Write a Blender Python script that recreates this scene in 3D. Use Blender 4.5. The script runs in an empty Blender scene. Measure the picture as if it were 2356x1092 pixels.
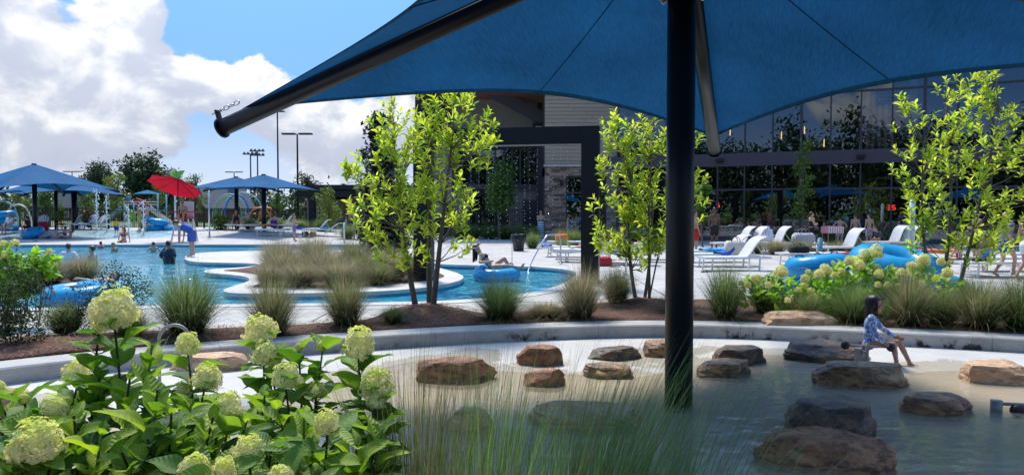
import bpy, bmesh, math, random
import numpy as np
from mathutils import Vector, Matrix, Euler
from mathutils.geometry import tessellate_polygon
R = random.Random(11)
NR = np.random.default_rng(5)
SC = bpy.context.scene
COL = SC.collection
PI = math.pi
rad = math.radians

# ------------------------------------------------------------------ camera
CAMH = 1.65
FPX = 1700.0
PITCH = math.atan(60 / FPX)
cam = bpy.data.cameras.new('camera')
cam.sensor_width = 36.0
cam.lens = 36.0 * FPX / 2356.0
cam.clip_start = 0.05
cam.clip_end = 3000
camo = bpy.data.objects.new('camera', cam)
COL.objects.link(camo)
camo.location = (0, 0, CAMH)
camo.rotation_euler = (PI / 2 - PITCH, 0, 0)
SC.camera = camo

# ------------------------------------------------------------------ sky, sun, exposure
SUN_EL, SUN_AZ = rad(57), rad(-20)          # azimuth measured from +Y towards +X
sun_dir = Vector((math.sin(SUN_AZ) * math.cos(SUN_EL), math.cos(SUN_AZ) * math.cos(SUN_EL), math.sin(SUN_EL)))
sl = bpy.data.lights.new('sun', 'SUN')
sl.energy = 1.5
sl.angle = rad(10.0)
sl.color = (1.0, 0.94, 0.83)
so = bpy.data.objects.new('sun', sl)
COL.objects.link(so)
so.location = (0, 0, 40)
so.rotation_euler = (-sun_dir).to_track_quat('-Z', 'Y').to_euler()

wd = bpy.data.worlds.new('World')
SC.world = wd
wd.use_nodes = True
wt = wd.node_tree
wt.nodes.clear()


def nd(t, kind, **kw):
    n = t.nodes.new(kind)
    for k, v in kw.items():
        if k.startswith('i_'):
            n.inputs[k[2:].replace('_', ' ')].default_value = v
        else:
            setattr(n, k, v)
    return n


def mth(t, op, a, b=None, c=None, clamp=False):
    n = t.nodes.new('ShaderNodeMath')
    n.operation = op
    n.use_clamp = clamp
    for i, x in enumerate((a, b, c)):
        if x is None:
            continue
        if isinstance(x, (int, float)):
            n.inputs[i].default_value = x
        else:
            t.links.new(x, n.inputs[i])
    return n.outputs[0]


def mrange(t, x, a, b, c=0.0, d=1.0, smooth=True):
    n = t.nodes.new('ShaderNodeMapRange')
    n.interpolation_type = 'SMOOTHSTEP' if smooth else 'LINEAR'
    t.links.new(x, n.inputs[0])
    for i, v in enumerate((a, b, c, d)):
        n.inputs[i + 1].default_value = v
    return n.outputs[0]


def mixc(t, fac, a, b, mode='MIX'):
    n = t.nodes.new('ShaderNodeMix')
    n.data_type = 'RGBA'
    n.blend_type = mode
    for s, x in ((n.inputs[0], fac), (n.inputs[6], a), (n.inputs[7], b)):
        if isinstance(x, (int, float)):
            s.default_value = x
        elif isinstance(x, (tuple, list)):
            s.default_value = tuple(x) + (1.0,) if len(x) == 3 else x
        else:
            t.links.new(x, s)
    return n.outputs[2]


SKYK = 0.11
sky = nd(wt, 'ShaderNodeTexSky', sky_type='NISHITA', sun_disc=False)
sky.sun_elevation = SUN_EL
sky.sun_rotation = SUN_AZ
sky.air_density = 1.0
sky.dust_density = 0.9
sky.ozone_density = 2.2
tc = nd(wt, 'ShaderNodeTexCoord')
sep = nd(wt, 'ShaderNodeSeparateXYZ')
wt.links.new(tc.outputs['Generated'], sep.inputs[0])


def wnoise(off, scale, detail, rough, sq=(1, 1, 1.45), dist=0.0):
    mp = nd(wt, 'ShaderNodeMapping')
    mp.inputs['Location'].default_value = off
    mp.inputs['Scale'].default_value = sq
    wt.links.new(tc.outputs['Generated'], mp.inputs[0])
    n = nd(wt, 'ShaderNodeTexNoise')
    n.inputs['Scale'].default_value = scale
    n.inputs['Detail'].default_value = detail
    n.inputs['Roughness'].default_value = rough
    n.inputs['Distortion'].default_value = dist
    wt.links.new(mp.outputs[0], n.inputs['Vector'])
    return n.outputs[0]


def pxdir(px, py):
    f = Vector((0, math.cos(PITCH), -math.sin(PITCH)))
    u = Vector((0, math.sin(PITCH), math.cos(PITCH)))
    return (f + Vector((1, 0, 0)) * ((px - 1178) / FPX) + u * ((546 - py) / FPX)).normalized()


COFF = (3.1, 1.7, 0.4)


def cover(off):
    # billowing cumulus: broad noise + heaps standing where the clouds stand
    a = wnoise(off, 6.0, 2.0, 0.5, (1, 1, 1.3))
    b = wnoise(off, 10.0, 9.0, 0.56, (1, 1, 1.35), 0.25)
    s = mth(wt, 'ADD', mth(wt, 'MULTIPLY', a, 0.42), mth(wt, 'MULTIPLY', b, 0.68))
    dv = Vector(off) - Vector(COFF)
    for (px, py, ang, w) in HEAPS:
        vm = nd(wt, 'ShaderNodeVectorMath', operation='DOT_PRODUCT')
        wt.links.new(tc.outputs['Generated'], vm.inputs[0])
        vm.inputs[1].default_value = (pxdir(px, py) - dv * 0.6).normalized()
        m = mrange(wt, vm.outputs['Value'], math.cos(rad(ang)), 1.0)
        s = mth(wt, 'ADD', s, mth(wt, 'MULTIPLY', m, w))
    return s


HEAPS = ((20, 120, 7, 0.13), (70, 290, 8, 0.08), (320, 200, 7.0, 0.15), (300, 300, 5, 0.06), (300, 40, 4, 0.10), (540, 160, 4.5, 0.16), (650, 220, 5.0, 0.14), (830, 300, 8, 0.21), (740, 30, 9, -0.30), (470, 60, 4, -0.22), (190, 70, 3.0, -0.12), (480, 370, 7, -0.07),
         (1150, 200, 12, 0.08), (-500, 150, 22, 0.06))
c0 = cover(COFF)
ls = sun_dir * 0.03
c1 = cover((COFF[0] + ls.x * 0.4 - 0.012, COFF[1] + ls.y * 0.4, COFF[2] + ls.z))
TH = 0.575
mask = mrange(wt, c0, TH, TH + 0.06)
lit = mrange(wt, mth(wt, 'SUBTRACT', c0, c1), -0.060, 0.115)
thick = mrange(wt, c0, TH + 0.05, TH + 0.24)
K = 1.0 / SKYK
ccol = mixc(wt, lit, (0.155 * K, 0.170 * K, 0.205 * K), (0.315 * K, 0.310 * K, 0.300 * K))
ccol = mixc(wt, mth(wt, 'MULTIPLY', thick, 0.30), ccol, (0.195 * K, 0.210 * K, 0.245 * K))
hz = mrange(wt, sep.outputs[2], 0.0, 0.16, 0.80, 0.0)
skyc = mixc(wt, 0.90, sky.outputs[0], (0.024 * K, 0.090 * K, 0.225 * K))
skyc = mixc(wt, hz, skyc, (0.235 * K, 0.258 * K, 0.30 * K))
final = mixc(wt, mth(wt, 'MULTIPLY', mask, mrange(wt, sep.outputs[2], 0.0, 0.07, 0.30, 0.98)), skyc, ccol)
# thin cloud and haze scatter sunlight forward: brighter round the sun
vm = nd(wt, 'ShaderNodeVectorMath', operation='DOT_PRODUCT')
wt.links.new(tc.outputs['Generated'], vm.inputs[0])
vm.inputs[1].default_value = sun_dir
glow = mth(wt, 'ADD', mth(wt, 'MULTIPLY', mth(wt, 'POWER', mth(wt, 'MAXIMUM', vm.outputs['Value'], 0.0), 6.0), 2.4), 1.0)
vs_ = nd(wt, 'ShaderNodeVectorMath', operation='SCALE')
wt.links.new(final, vs_.inputs[0]); wt.links.new(glow, vs_.inputs['Scale'])
final = vs_.outputs[0]
bg = nd(wt, 'ShaderNodeBackground')
bg.inputs['Strength'].default_value = SKYK
wo = nd(wt, 'ShaderNodeOutputWorld')
wt.links.new(final, bg.inputs['Color'])
wt.links.new(bg.outputs[0], wo.inputs['Surface'])

vs = SC.view_settings
vs.view_transform = 'Standard'
vs.look = 'None'
vs.exposure = 1.68
vs.gamma = 1.0
vs.use_curve_mapping = False
SC.render.engine = 'CYCLES'
SC.cycles.use_denoising = True
SC.cycles.max_bounces = 8
SC.cycles.transparent_max_bounces = 16
SC.cycles.caustics_reflective = False
SC.cycles.caustics_refractive = False


# ------------------------------------------------------------------ placing helpers
def ray(px, py):
    f = Vector((0, math.cos(PITCH), -math.sin(PITCH)))
    u = Vector((0, math.sin(PITCH), math.cos(PITCH)))
    return f + Vector((1, 0, 0)) * ((px - 1178) / FPX) + u * ((546 - py) / FPX)


def G(px, py, z=0.0):
    d = ray(px, py)
    t = (z - CAMH) / d.z
    return Vector((d.x * t, d.y * t, z))


def W(px, Y, z=None, py=None):
    """point standing at distance Y in line with picture column px"""
    if py is not None:
        d = ray(px, py)
        t = Y / d.y
        return Vector((d.x * t, Y, CAMH + d.z * t))
    if z is None:
        x = (px - 1178) / FPX * Y
        z = zdeck(x, Y)
    dep = Y * math.cos(PITCH) + (CAMH - z) * math.sin(PITCH)
    return Vector(((px - 1178) / FPX * dep, Y, z))


def clamp(x, a=0.0, b=1.0):
    return max(a, min(b, x))


def sm(x):
    x = clamp(x)
    return x * x * (3 - 2 * x)


def zdeck(x, y):
    """the far terrace rises gently to the left, behind the beach entry"""
    return 0.45 * sm((y - 40.5) / 6.0) * sm((-x - 5) / 13.0)


# ------------------------------------------------------------------ materials
def newmat(name):
    m = bpy.data.materials.new(name)
    m.use_nodes = True
    m.node_tree.nodes.clear()
    return m, m.node_tree


def mat(name, col, rough=0.6, metal=0.0, var=0.0, vscale=4.0, col2=None, bump=0.0, bscale=40.0, spec=0.5, tl=0.0, tlcol=None,
        attr=False, rand=0.0, coat=0.0, sss=0.0, stretch=(1, 1, 1), coords='Object', detail=5.0):
    m, t = newmat(name)
    out = nd(t, 'ShaderNodeOutputMaterial')
    b = nd(t, 'ShaderNodeBsdfPrincipled')
    b.inputs['Roughness'].default_value = rough
    b.inputs['Metallic'].default_value = metal
    b.inputs['Specular IOR Level'].default_value = spec
    b.inputs['Coat Weight'].default_value = coat
    if sss:
        b.inputs['Subsurface Weight'].default_value = sss
        b.inputs['Subsurface Radius'].default_value = (0.02, 0.008, 0.004)
    c = nd(t, 'ShaderNodeRGB').outputs[0]
    c.default_value = tuple(col) + (1,)
    tcn = None
    if var or bump or col2:
        tcn = nd(t, 'ShaderNodeTexCoord')
        mp = nd(t, 'ShaderNodeMapping')
        mp.inputs['Scale'].default_value = stretch
        t.links.new(tcn.outputs[coords], mp.inputs[0])
    if attr:
        at = nd(t, 'ShaderNodeVertexColor', layer_name='Col')
        c = mixc(t, 1.0, c, at.outputs[0], 'MULTIPLY')
    if var or col2:
        n = nd(t, 'ShaderNodeTexNoise')
        n.inputs['Scale'].default_value = vscale
        n.inputs['Detail'].default_value = detail
        n.inputs['Roughness'].default_value = 0.6
        t.links.new(mp.outputs[0], n.inputs['Vector'])
        f = mrange(t, n.outputs[0], 0.32, 0.68)
        if col2:
            c = mixc(t, f, c, tuple(col2))
        if var:
            g = mrange(t, n.outputs[0], 0.25, 0.75, 1 - var, 1 + var, False)
            hs = nd(t, 'ShaderNodeHueSaturation')
            t.links.new(c, hs.inputs['Color'])
            t.links.new(g, hs.inputs['Value'])
            c = hs.outputs[0]
    if rand:
        oi = nd(t, 'ShaderNodeObjectInfo')
        hs = nd(t, 'ShaderNodeHueSaturation')
        t.links.new(c, hs.inputs['Color'])
        t.links.new(mrange(t, oi.outputs['Random'], 0, 1, 1 - rand, 1 + rand, False), hs.inputs['Value'])
        t.links.new(mrange(t, oi.outputs['Random'], 0, 1, 0.5 + rand * 0.04, 0.5 - rand * 0.09, False), hs.inputs['Hue'])
        c = hs.outputs[0]
    t.links.new(c, b.inputs['Base Color'])
    if bump:
        n2 = nd(t, 'ShaderNodeTexNoise')
        n2.inputs['Scale'].default_value = bscale
        n2.inputs['Detail'].default_value = 4
        t.links.new(mp.outputs[0], n2.inputs['Vector'])
        bp = nd(t, 'ShaderNodeBump')
        bp.inputs['Strength'].default_value = bump
        bp.inputs['Distance'].default_value = 0.02
        t.links.new(n2.outputs[0], bp.inputs['Height'])
        t.links.new(bp.outputs[0], b.inputs['Normal'])
    sh = b.outputs[0]
    if tl:
        tr = nd(t, 'ShaderNodeBsdfTranslucent')
        if tlcol:
            if attr or rand or var:
                k = mixc(t, 1.0, c, tuple(tlcol), 'MULTIPLY')
                t.links.new(k, tr.inputs[0])
            else:
                tr.inputs[0].default_value = tuple(tlcol) + (1,)
        else:
            t.links.new(c, tr.inputs[0])
        mx = nd(t, 'ShaderNodeMixShader')
        mx.inputs[0].default_value = tl
        t.links.new(sh, mx.inputs[1])
        t.links.new(tr.outputs[0], mx.inputs[2])
        sh = mx.outputs[0]
    t.links.new(sh, out.inputs[0])
    return m


def emis(name, col, k):
    m, t = newmat(name)
    e = nd(t, 'ShaderNodeEmission')
    e.inputs[0].default_value = tuple(col) + (1,)
    e.inputs[1].default_value = k
    t.links.new(e.outputs[0], nd(t, 'ShaderNodeOutputMaterial').inputs[0])
    return m


def watermat(name, tint, bscale, strength, stretch=(1, 1, 1), rough=0.02, ior=1.33, tintf=1.0, cloud=None, cf=0.0):
    m, t = newmat(name)
    tcn = nd(t, 'ShaderNodeTexCoord')
    mp = nd(t, 'ShaderNodeMapping')
    mp.inputs['Scale'].default_value = stretch
    t.links.new(tcn.outputs['Object'], mp.inputs[0])
    hsum = None
    for sc_, w in ((bscale, 1.0), (bscale * 2.7, 0.35), (bscale * 7, 0.10)):
        n = nd(t, 'ShaderNodeTexNoise')
        n.inputs['Scale'].default_value = sc_
        n.inputs['Detail'].default_value = 2
        n.inputs['Distortion'].default_value = 0.6
        t.links.new(mp.outputs[0], n.inputs['Vector'])
        h = mth(t, 'MULTIPLY', n.outputs[0], w)
        hsum = h if hsum is None else mth(t, 'ADD', hsum, h)
    bp = nd(t, 'ShaderNodeBump')
    bp.inputs['Strength'].default_value = strength
    bp.inputs['Distance'].default_value = 0.25
    t.links.new(hsum, bp.inputs['Height'])
    fr = nd(t, 'ShaderNodeFresnel')
    fr.inputs[0].default_value = ior
    t.links.new(bp.outputs[0], fr.inputs['Normal'])
    gl = nd(t, 'ShaderNodeBsdfGlossy')
    gl.inputs['Roughness'].default_value = rough
    t.links.new(bp.outputs[0], gl.inputs['Normal'])
    tr = nd(t, 'ShaderNodeBsdfTransparent')
    tr.inputs[0].default_value = tuple(tint) + (1,)
    mx = nd(t, 'ShaderNodeMixShader')
    fr2 = nd(t, 'ShaderNodeFresnel')
    fr2.inputs[0].default_value = ior
    t.links.new(mth(t, 'ADD', mth(t, 'MULTIPLY', fr.outputs[0], 1 - tintf * 0.5), mth(t, 'MULTIPLY', fr2.outputs[0], tintf * 0.5)), mx.inputs[0])
    trs = tr.outputs[0]
    if cloud:                                   # light scattered back by the water itself
        df = nd(t, 'ShaderNodeBsdfDiffuse')
        df.inputs[0].default_value = tuple(cloud) + (1,)
        m2 = nd(t, 'ShaderNodeMixShader')
        m2.inputs[0].default_value = cf
        t.links.new(trs, m2.inputs[1]); t.links.new(df.outputs[0], m2.inputs[2])
        trs = m2.outputs[0]
    t.links.new(trs, mx.inputs[1])
    t.links.new(gl.outputs[0], mx.inputs[2])
    t.links.new(mx.outputs[0], nd(t, 'ShaderNodeOutputMaterial').inputs[0])
    return m


# ------------------------------------------------------------------ mesh helpers
class MB:
    def __init__(s):
        s.v, s.f, s.c = [], [], []

    def add(s, vs_, fs, col=None):
        o = len(s.v)
        s.v += [tuple(p) for p in vs_]
        s.f += [tuple(i + o for i in f) for f in fs]
        s.c += [col or (1, 1, 1)] * len(vs_)
        return s

    def box(s, c, size, rz=0.0, M=None, col=None):
        x, y, z = (k / 2 for k in size)
        P = [Vector((a, b, d)) for d in (-z, z) for a, b in ((-x, -y), (x, -y), (x, y), (-x, y))]
        rot = M if M is not None else Matrix.Rotation(rz, 3, 'Z')
        P = [rot @ p + Vector(c) for p in P]
        return s.add(P, [(3, 2, 1, 0), (4, 5, 6, 7), (0, 1, 5, 4), (1, 2, 6, 5), (2, 3, 7, 6), (3, 0, 4, 7)], col)

    def beam(s, a, b, w, h, up=(0, 0, 1), col=None):
        a, b = Vector(a), Vector(b)
        d = (b - a)
        L = d.length
        d.normalize()
        r = d.cross(Vector(up))
        if r.length < 1e-4:
            r = Vector((1, 0, 0))
        r.normalize()
        u = r.cross(d)
        M = Matrix((r, d, u)).transposed()
        return s.box((a + b) / 2, (w, L, h), M=M, col=col)

    def tube(s, pts, r, n=8, cap=True, col=None):
        pts = [Vector(p) for p in pts]
        if isinstance(r, (int, float)):
            r = [r] * len(pts)
        d0 = (pts[1] - pts[0]).normalized()
        ref = Vector((0, 0, 1)) if abs(d0.z) < 0.9 else Vector((1, 0, 0))
        u = d0.cross(ref).normalized()
        V, F = [], []
        for i, p in enumerate(pts):
            d = (pts[min(i + 1, len(pts) - 1)] - pts[max(i - 1, 0)]).normalized()
            u = (u - d * u.dot(d)).normalized()
            w = d.cross(u)
            for k in range(n):
                a = 2 * PI * k / n
                V.append(p + (u * math.cos(a) + w * math.sin(a)) * r[i])
        for i in range(len(pts) - 1):
            for k in range(n):
                k2 = (k + 1) % n
                F.append((i * n + k, i * n + k2, (i + 1) * n + k2, (i + 1) * n + k))
        if cap:
            F.append(tuple(range(n - 1, -1, -1)))
            F.append(tuple((len(pts) - 1) * n + k for k in range(n)))
        return s.add(V, F, col)

    def cap(s, a, b, ra, rb, n=10, col=None):
        """tapered capsule with round ends"""
        a, b = Vector(a), Vector(b)
        d = b - a
        L = max(d.length, 1e-4)
        d = d / L
        pts, rr = [], []
        for k in (0.08, 0.35, 0.7):
            q = math.sqrt(1 - (1 - k) ** 2)
            pts.append(a - d * ra * (1 - k)); rr.append(ra * q)
        pts.append(a); rr.append(ra)
        pts.append(b); rr.append(rb)
        for k in (0.7, 0.35, 0.08):
            q = math.sqrt(1 - (1 - k) ** 2)
            pts.append(b + d * rb * (1 - k)); rr.append(rb * q)
        return s.tube(pts, rr, n, True, col)

    def ell(s, c, r, M=None, n=14, m=9, col=None):
        V, F = [], []
        M = M or Matrix.Identity(3)
        c = Vector(c)
        for i in range(m + 1):
            th = PI * i / m
            for k in range(n):
                a = 2 * PI * k / n
                V.append(c + M @ Vector((r[0] * math.sin(th) * math.cos(a), r[1] * math.sin(th) * math.sin(a), r[2] * math.cos(th))))
        for i in range(m):
            for k in range(n):
                k2 = (k + 1) % n
                F.append((i * n + k, (i + 1) * n + k, (i + 1) * n + k2, i * n + k2))
        return s.add(V, F, col)

    def lathe(s, prof, n=20, loc=(0, 0, 0), M=None, col=None):
        V, F = [], []
        for r, z in prof:
            for k in range(n):
                a = 2 * PI * k / n
                p = Vector((r * math.cos(a), r * math.sin(a), z))
                V.append((M @ p if M else p) + Vector(loc))
        for i in range(len(prof) - 1):
            for k in range(n):
                k2 = (k + 1) % n
                F.append((i * n + k, i * n + k2, (i + 1) * n + k2, (i + 1) * n + k))
        return s.add(V, F, col)

    def torus(s, c, R1, r1, M=None, n=36, m=14, fn=None, col=None):
        V, F = [], []
        M = M or Matrix.Identity(3)
        for i in range(n):
            a = 2 * PI * i / n
            for k in range(m):
                b = 2 * PI * k / m
                rr = r1 * (fn(a, b) if fn else 1)
                V.append(Vector(c) + M @ Vector(((R1 + rr * math.cos(b)) * math.cos(a), (R1 + rr * math.cos(b)) * math.sin(a), rr * math.sin(b))))
        for i in range(n):
            for k in range(m):
                F.append((i * m + k, ((i + 1) % n) * m + k, ((i + 1) % n) * m + (k + 1) % m, i * m + (k + 1) % m))
        return s.add(V, F, col)

    def prism(s, poly, z0, z1, col=None, holes=(), bottom=True):
        loops = [[Vector((p[0], p[1], 0)) for p in poly]] + [[Vector((p[0], p[1], 0)) for p in h] for h in holes]
        tris = tessellate_polygon(loops)
        flat = [p for l in loops for p in l]
        N = len(flat)
        F = []
        for t in tris:
            a, b, c = (flat[i] for i in t)
            up = (b - a).cross(c - a).z > 0
            F.append(tuple(N + i for i in (t if up else t[::-1])))
            if bottom:
                F.append(tuple(t[::-1] if up else t))
        o = 0
        for l in loops:
            n = len(l)
            for i in range(n):
                j = (i + 1) % n
                F.append((o + i, o + j, N + o + j, N + o + i))
            o += n
        V = [(p.x, p.y, z0) for p in flat] + [(p.x, p.y, z1) for p in flat]
        return s.add(V, F, col)

    def sheet(s, poly, z, holes=(), col=None):
        loops = [[Vector((p[0], p[1], 0)) for p in poly]] + [[Vector((p[0], p[1], 0)) for p in h] for h in holes]
        tris = tessellate_polygon(loops)
        flat = [p for l in loops for p in l]
        F = []
        for t in tris:
            a, b, c = (flat[i] for i in t)
            F.append(tuple(t) if (b - a).cross(c - a).z > 0 else tuple(t[::-1]))
        zz = z if callable(z) else (lambda x, y: z)
        return s.add([(p.x, p.y, zz(p.x, p.y)) for p in flat], F, col)

    def mesh(s, name, smooth=False, usecol=False):
        me = bpy.data.meshes.new(name)
        me.from_pydata(s.v, [], s.f)
        if usecol:
            ca = me.color_attributes.new('Col', 'FLOAT_COLOR', 'POINT')
            ca.data.foreach_set('color', np.array([(c[0], c[1], c[2], 1.0) for c in s.c], dtype=np.float32).ravel())
        if smooth:
            me.polygons.foreach_set('use_smooth', [True] * len(me.polygons))
        me.update()
        return me

    def build(s, name, m=None, parent=None, smooth=False, usecol=False, kind=None, loc=None):
        return obj(name, s.mesh(name, smooth, usecol), m, parent, kind, loc)


def obj(name, me, m=None, parent=None, kind=None, loc=None):
    o = bpy.data.objects.new(name, me)
    COL.objects.link(o)
    if m is not None and me is not None and len(me.materials) == 0:
        for k in (m if isinstance(m, (list, tuple)) else [m]):
            me.materials.append(k)
    if parent:
        o.parent = parent
    if kind:
        o['kind'] = kind
    if loc is not None:
        o.location = loc
    return o


def tag(o, label, cat, group=None, kind=None):
    o['label'] = label
    o['category'] = cat
    if group:
        o['group'] = group
    if kind:
        o['kind'] = kind
    return o


def thing(name, label, cat, loc=(0, 0, 0), rz=0.0, group=None):
    o = bpy.data.objects.new(name, None)
    COL.objects.link(o)
    o.empty_display_size = 0.2
    o.location = loc
    o.rotation_euler = (0, 0, rz)
    return tag(o, label, cat, group)


def struct(o):
    o['kind'] = 'structure'
    return o


def copy_tree(o, parent=None):
    c = o.copy()
    COL.objects.link(c)
    c.parent = parent
    for ch in o.children:
        copy_tree(ch, c)
    return c


def npmesh(name, V, F, cols=None, smooth=True):
    """big meshes from arrays; F is (n,4) or (n,3)"""
    me = bpy.data.meshes.new(name)
    n, k = F.shape
    me.vertices.add(len(V))
    me.vertices.foreach_set('co', np.ascontiguousarray(V, dtype=np.float32).ravel())
    me.loops.add(n * k)
    me.loops.foreach_set('vertex_index', np.ascontiguousarray(F, dtype=np.int32).ravel())
    me.polygons.add(n)
    me.polygons.foreach_set('loop_start', np.arange(0, n * k, k, dtype=np.int32))
    me.polygons.foreach_set('loop_total', np.full(n, k, dtype=np.int32))
    if smooth:
        me.polygons.foreach_set('use_smooth', np.ones(n, dtype=bool))
    if cols is not None:
        ca = me.color_attributes.new('Col', 'FLOAT_COLOR', 'POINT')
        ca.data.foreach_set('color', np.concatenate([cols, np.ones((len(cols), 1))], 1).astype(np.float32).ravel())
    me.update(calc_edges=True)
    return me


def chaikin(P, it=2, closed=True):
    for _ in range(it):
        Q = []
        n = len(P)
        for i in range(n if closed else n - 1):
            a, b = Vector(P[i]), Vector(P[(i + 1) % n])
            Q += [a * 0.75 + b * 0.25, a * 0.25 + b * 0.75]
        if not closed:
            Q = [Vector(P[0])] + Q + [Vector(P[-1])]
        P = Q
    return P


def offset(P, d):
    """offset a closed polygon to its left by d"""
    n = len(P)
    out = []
    for i in range(n):
        a, b, c = P[i - 1], P[i], P[(i + 1) % n]
        t = (Vector((c[0] - a[0], c[1] - a[1], 0))).normalized()
        out.append(Vector((b[0] - t.y * d, b[1] + t.x * d, 0)))
    return out


def area2(P):
    return sum(P[i - 1][0] * P[i][1] - P[i][0] * P[i - 1][1] for i in range(len(P)))
# ================================================================== materials used all over
def concmat(name, col, stain=0.0, joint=0.0, wet=None, crack=0.3):
    m, t = newmat(name)
    out = nd(t, 'ShaderNodeOutputMaterial')
    b = nd(t, 'ShaderNodeBsdfPrincipled')
    tcn = nd(t, 'ShaderNodeTexCoord')
    V = tcn.outputs['Object']

    def noi(s, d, r=0.6):
        n = nd(t, 'ShaderNodeTexNoise')
        n.inputs['Scale'].default_value = s
        n.inputs['Detail'].default_value = d
        n.inputs['Roughness'].default_value = r
        t.links.new(V, n.inputs['Vector'])
        return n.outputs[0]
    big, mid, fine = noi(0.35, 5), noi(2.6, 6), noi(60, 3)
    f = mth(t, 'ADD', mth(t, 'MULTIPLY', mrange(t, big, 0.3, 0.7, -0.09, 0.09, False), 1.0), mrange(t, mid, 0.3, 0.7, -0.10, 0.09, False))
    f = mth(t, 'ADD', f, mrange(t, fine, 0.3, 0.7, -0.05, 0.05, False))
    hs = nd(t, 'ShaderNodeHueSaturation')
    hs.inputs['Color'].default_value = tuple(col) + (1,)
    t.links.new(mth(t, 'ADD', f, 1.0), hs.inputs['Value'])
    c = hs.outputs[0]
    if joint:
        dm = mth(t, 'MULTIPLY', mrange(t, noi(0.8, 6, 0.7), 0.53, 0.60), mrange(t, noi(0.13, 2), 0.42, 0.60))
        c = mixc(t, mth(t, 'MULTIPLY', dm, joint), c, mixc(t, 1.0, c, (0.55, 0.52, 0.48), 'MULTIPLY'))
        c = mixc(t, mrange(t, noi(22, 6, 0.75), 0.62, 0.72, 0.0, 0.25), c, (0.12, 0.11, 0.10))
    rough = None
    sp = nd(t, 'ShaderNodeSeparateXYZ')
    t.links.new(V, sp.inputs[0])
    if stain:
        st = mrange(t, noi(5.5, 9, 0.75), 0.50, 0.60)
        run = mrange(t, noi(1.6, 5, 0.7), 0.42, 0.66)
        c = mixc(t, mth(t, 'MULTIPLY', run, 0.38), c, (0.20, 0.185, 0.165))
        low = mrange(t, sp.outputs[2], -0.15, 0.02, 1.0, 0.10)
        pat = mrange(t, noi(0.9, 3), 0.44, 0.62)
        c = mixc(t, mth(t, 'MULTIPLY', mth(t, 'MULTIPLY', st, low), mth(t, 'ADD', mth(t, 'MULTIPLY', pat, stain), 0.22), clamp=True), c, (0.035, 0.032, 0.03))
    if wet is not None:
        zz = mth(t, 'ADD', sp.outputs[2], mrange(t, noi(1.2, 5), 0.3, 0.7, -0.020, 0.020, False))
        w = mrange(t, zz, wet, wet + 0.008, 1.0, 0.0)
        c = mixc(t, mth(t, 'MULTIPLY', w, 0.86), c, mixc(t, 1.0, c, (1.0, 0.90, 0.74), 'MULTIPLY'))
        rough = mrange(t, w, 0, 1, 0.75, 0.22)
    t.links.new(c, b.inputs['Base Color'])
    b.inputs['Roughness'].default_value = 0.8
    if rough is not None:
        t.links.new(rough, b.inputs['Roughness'])
    bp = nd(t, 'ShaderNodeBump')
    bp.inputs['Strength'].default_value = 0.25
    bp.inputs['Distance'].default_value = 0.01
    h = mth(t, 'ADD', fine, mth(t, 'MULTIPLY', mid, 0.6))
    t.links.new(h, bp.inputs['Height'])
    t.links.new(bp.outputs[0], b.inputs['Normal'])
    t.links.new(b.outputs[0], out.inputs[0])
    return m


M_deck = concmat('deck_concrete', (0.455, 0.428, 0.392), joint=0.55)
M_cope = concmat('coping_concrete', (0.53, 0.50, 0.46), joint=0.4)
M_wall = concmat('wall_concrete', (0.43, 0.415, 0.385), stain=1.6)
M_basin = concmat('basin_concrete', (0.50, 0.48, 0.44), wet=-0.176)
M_pool = mat('pool_plaster', (0.30, 0.70, 0.80), 0.5, var=0.08, vscale=1.2)
M_tile = mat('pool_tile', (0.02, 0.30, 0.52), 0.35, var=0.1, vscale=3)
M_beach = mat('beach_plaster', (0.50, 0.66, 0.72), 0.5, var=0.06, vscale=1.2)
M_water = watermat('pool_water', (0.50, 0.86, 0.94), 1.3, 0.8, (1.0, 0.6, 1), cloud=(0.07, 0.46, 0.61), cf=0.65)
M_beachw = watermat('beach_water', (0.88, 0.96, 0.98), 1.6, 0.4)
M_stream = watermat('stream_water', (0.985, 0.965, 0.92), 1.4, 0.05, (1, 1.6, 1), 0.03, 1.18, cloud=(0.66, 0.56, 0.42), cf=0.3)
M_mulch = mat('mulch', (0.085, 0.036, 0.020), 0.95, var=0.55, vscale=26, col2=(0.16, 0.075, 0.045), bump=1.0, bscale=60)
M_straw = mat('straw', (0.20, 0.095, 0.055), 0.9, attr=True)
M_lawn = mat('lawn', (0.07, 0.13, 0.03), 0.9, var=0.35, vscale=0.6, col2=(0.10, 0.15, 0.04), bump=0.6, bscale=30)
M_black = mat('black_powdercoat', (0.006, 0.007, 0.012), 0.38, spec=0.32, var=0.15, vscale=2)
M_blackm = mat('black_satin', (0.008, 0.008, 0.012), 0.45, spec=0.4)
M_steel = mat('stainless', (0.62, 0.62, 0.62), 0.28, metal=1.0, var=0.1, vscale=12)
M_white = mat('white_powdercoat', (0.72, 0.72, 0.72), 0.4)
M_sling = mat('white_sling', (0.70, 0.70, 0.69), 0.7, tl=0.15, bump=0.2, bscale=150)
M_bark = mat('grey_bark', (0.13, 0.11, 0.085), 0.9, var=0.4, vscale=14, bump=0.7, bscale=30, stretch=(1, 1, 0.25))

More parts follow.
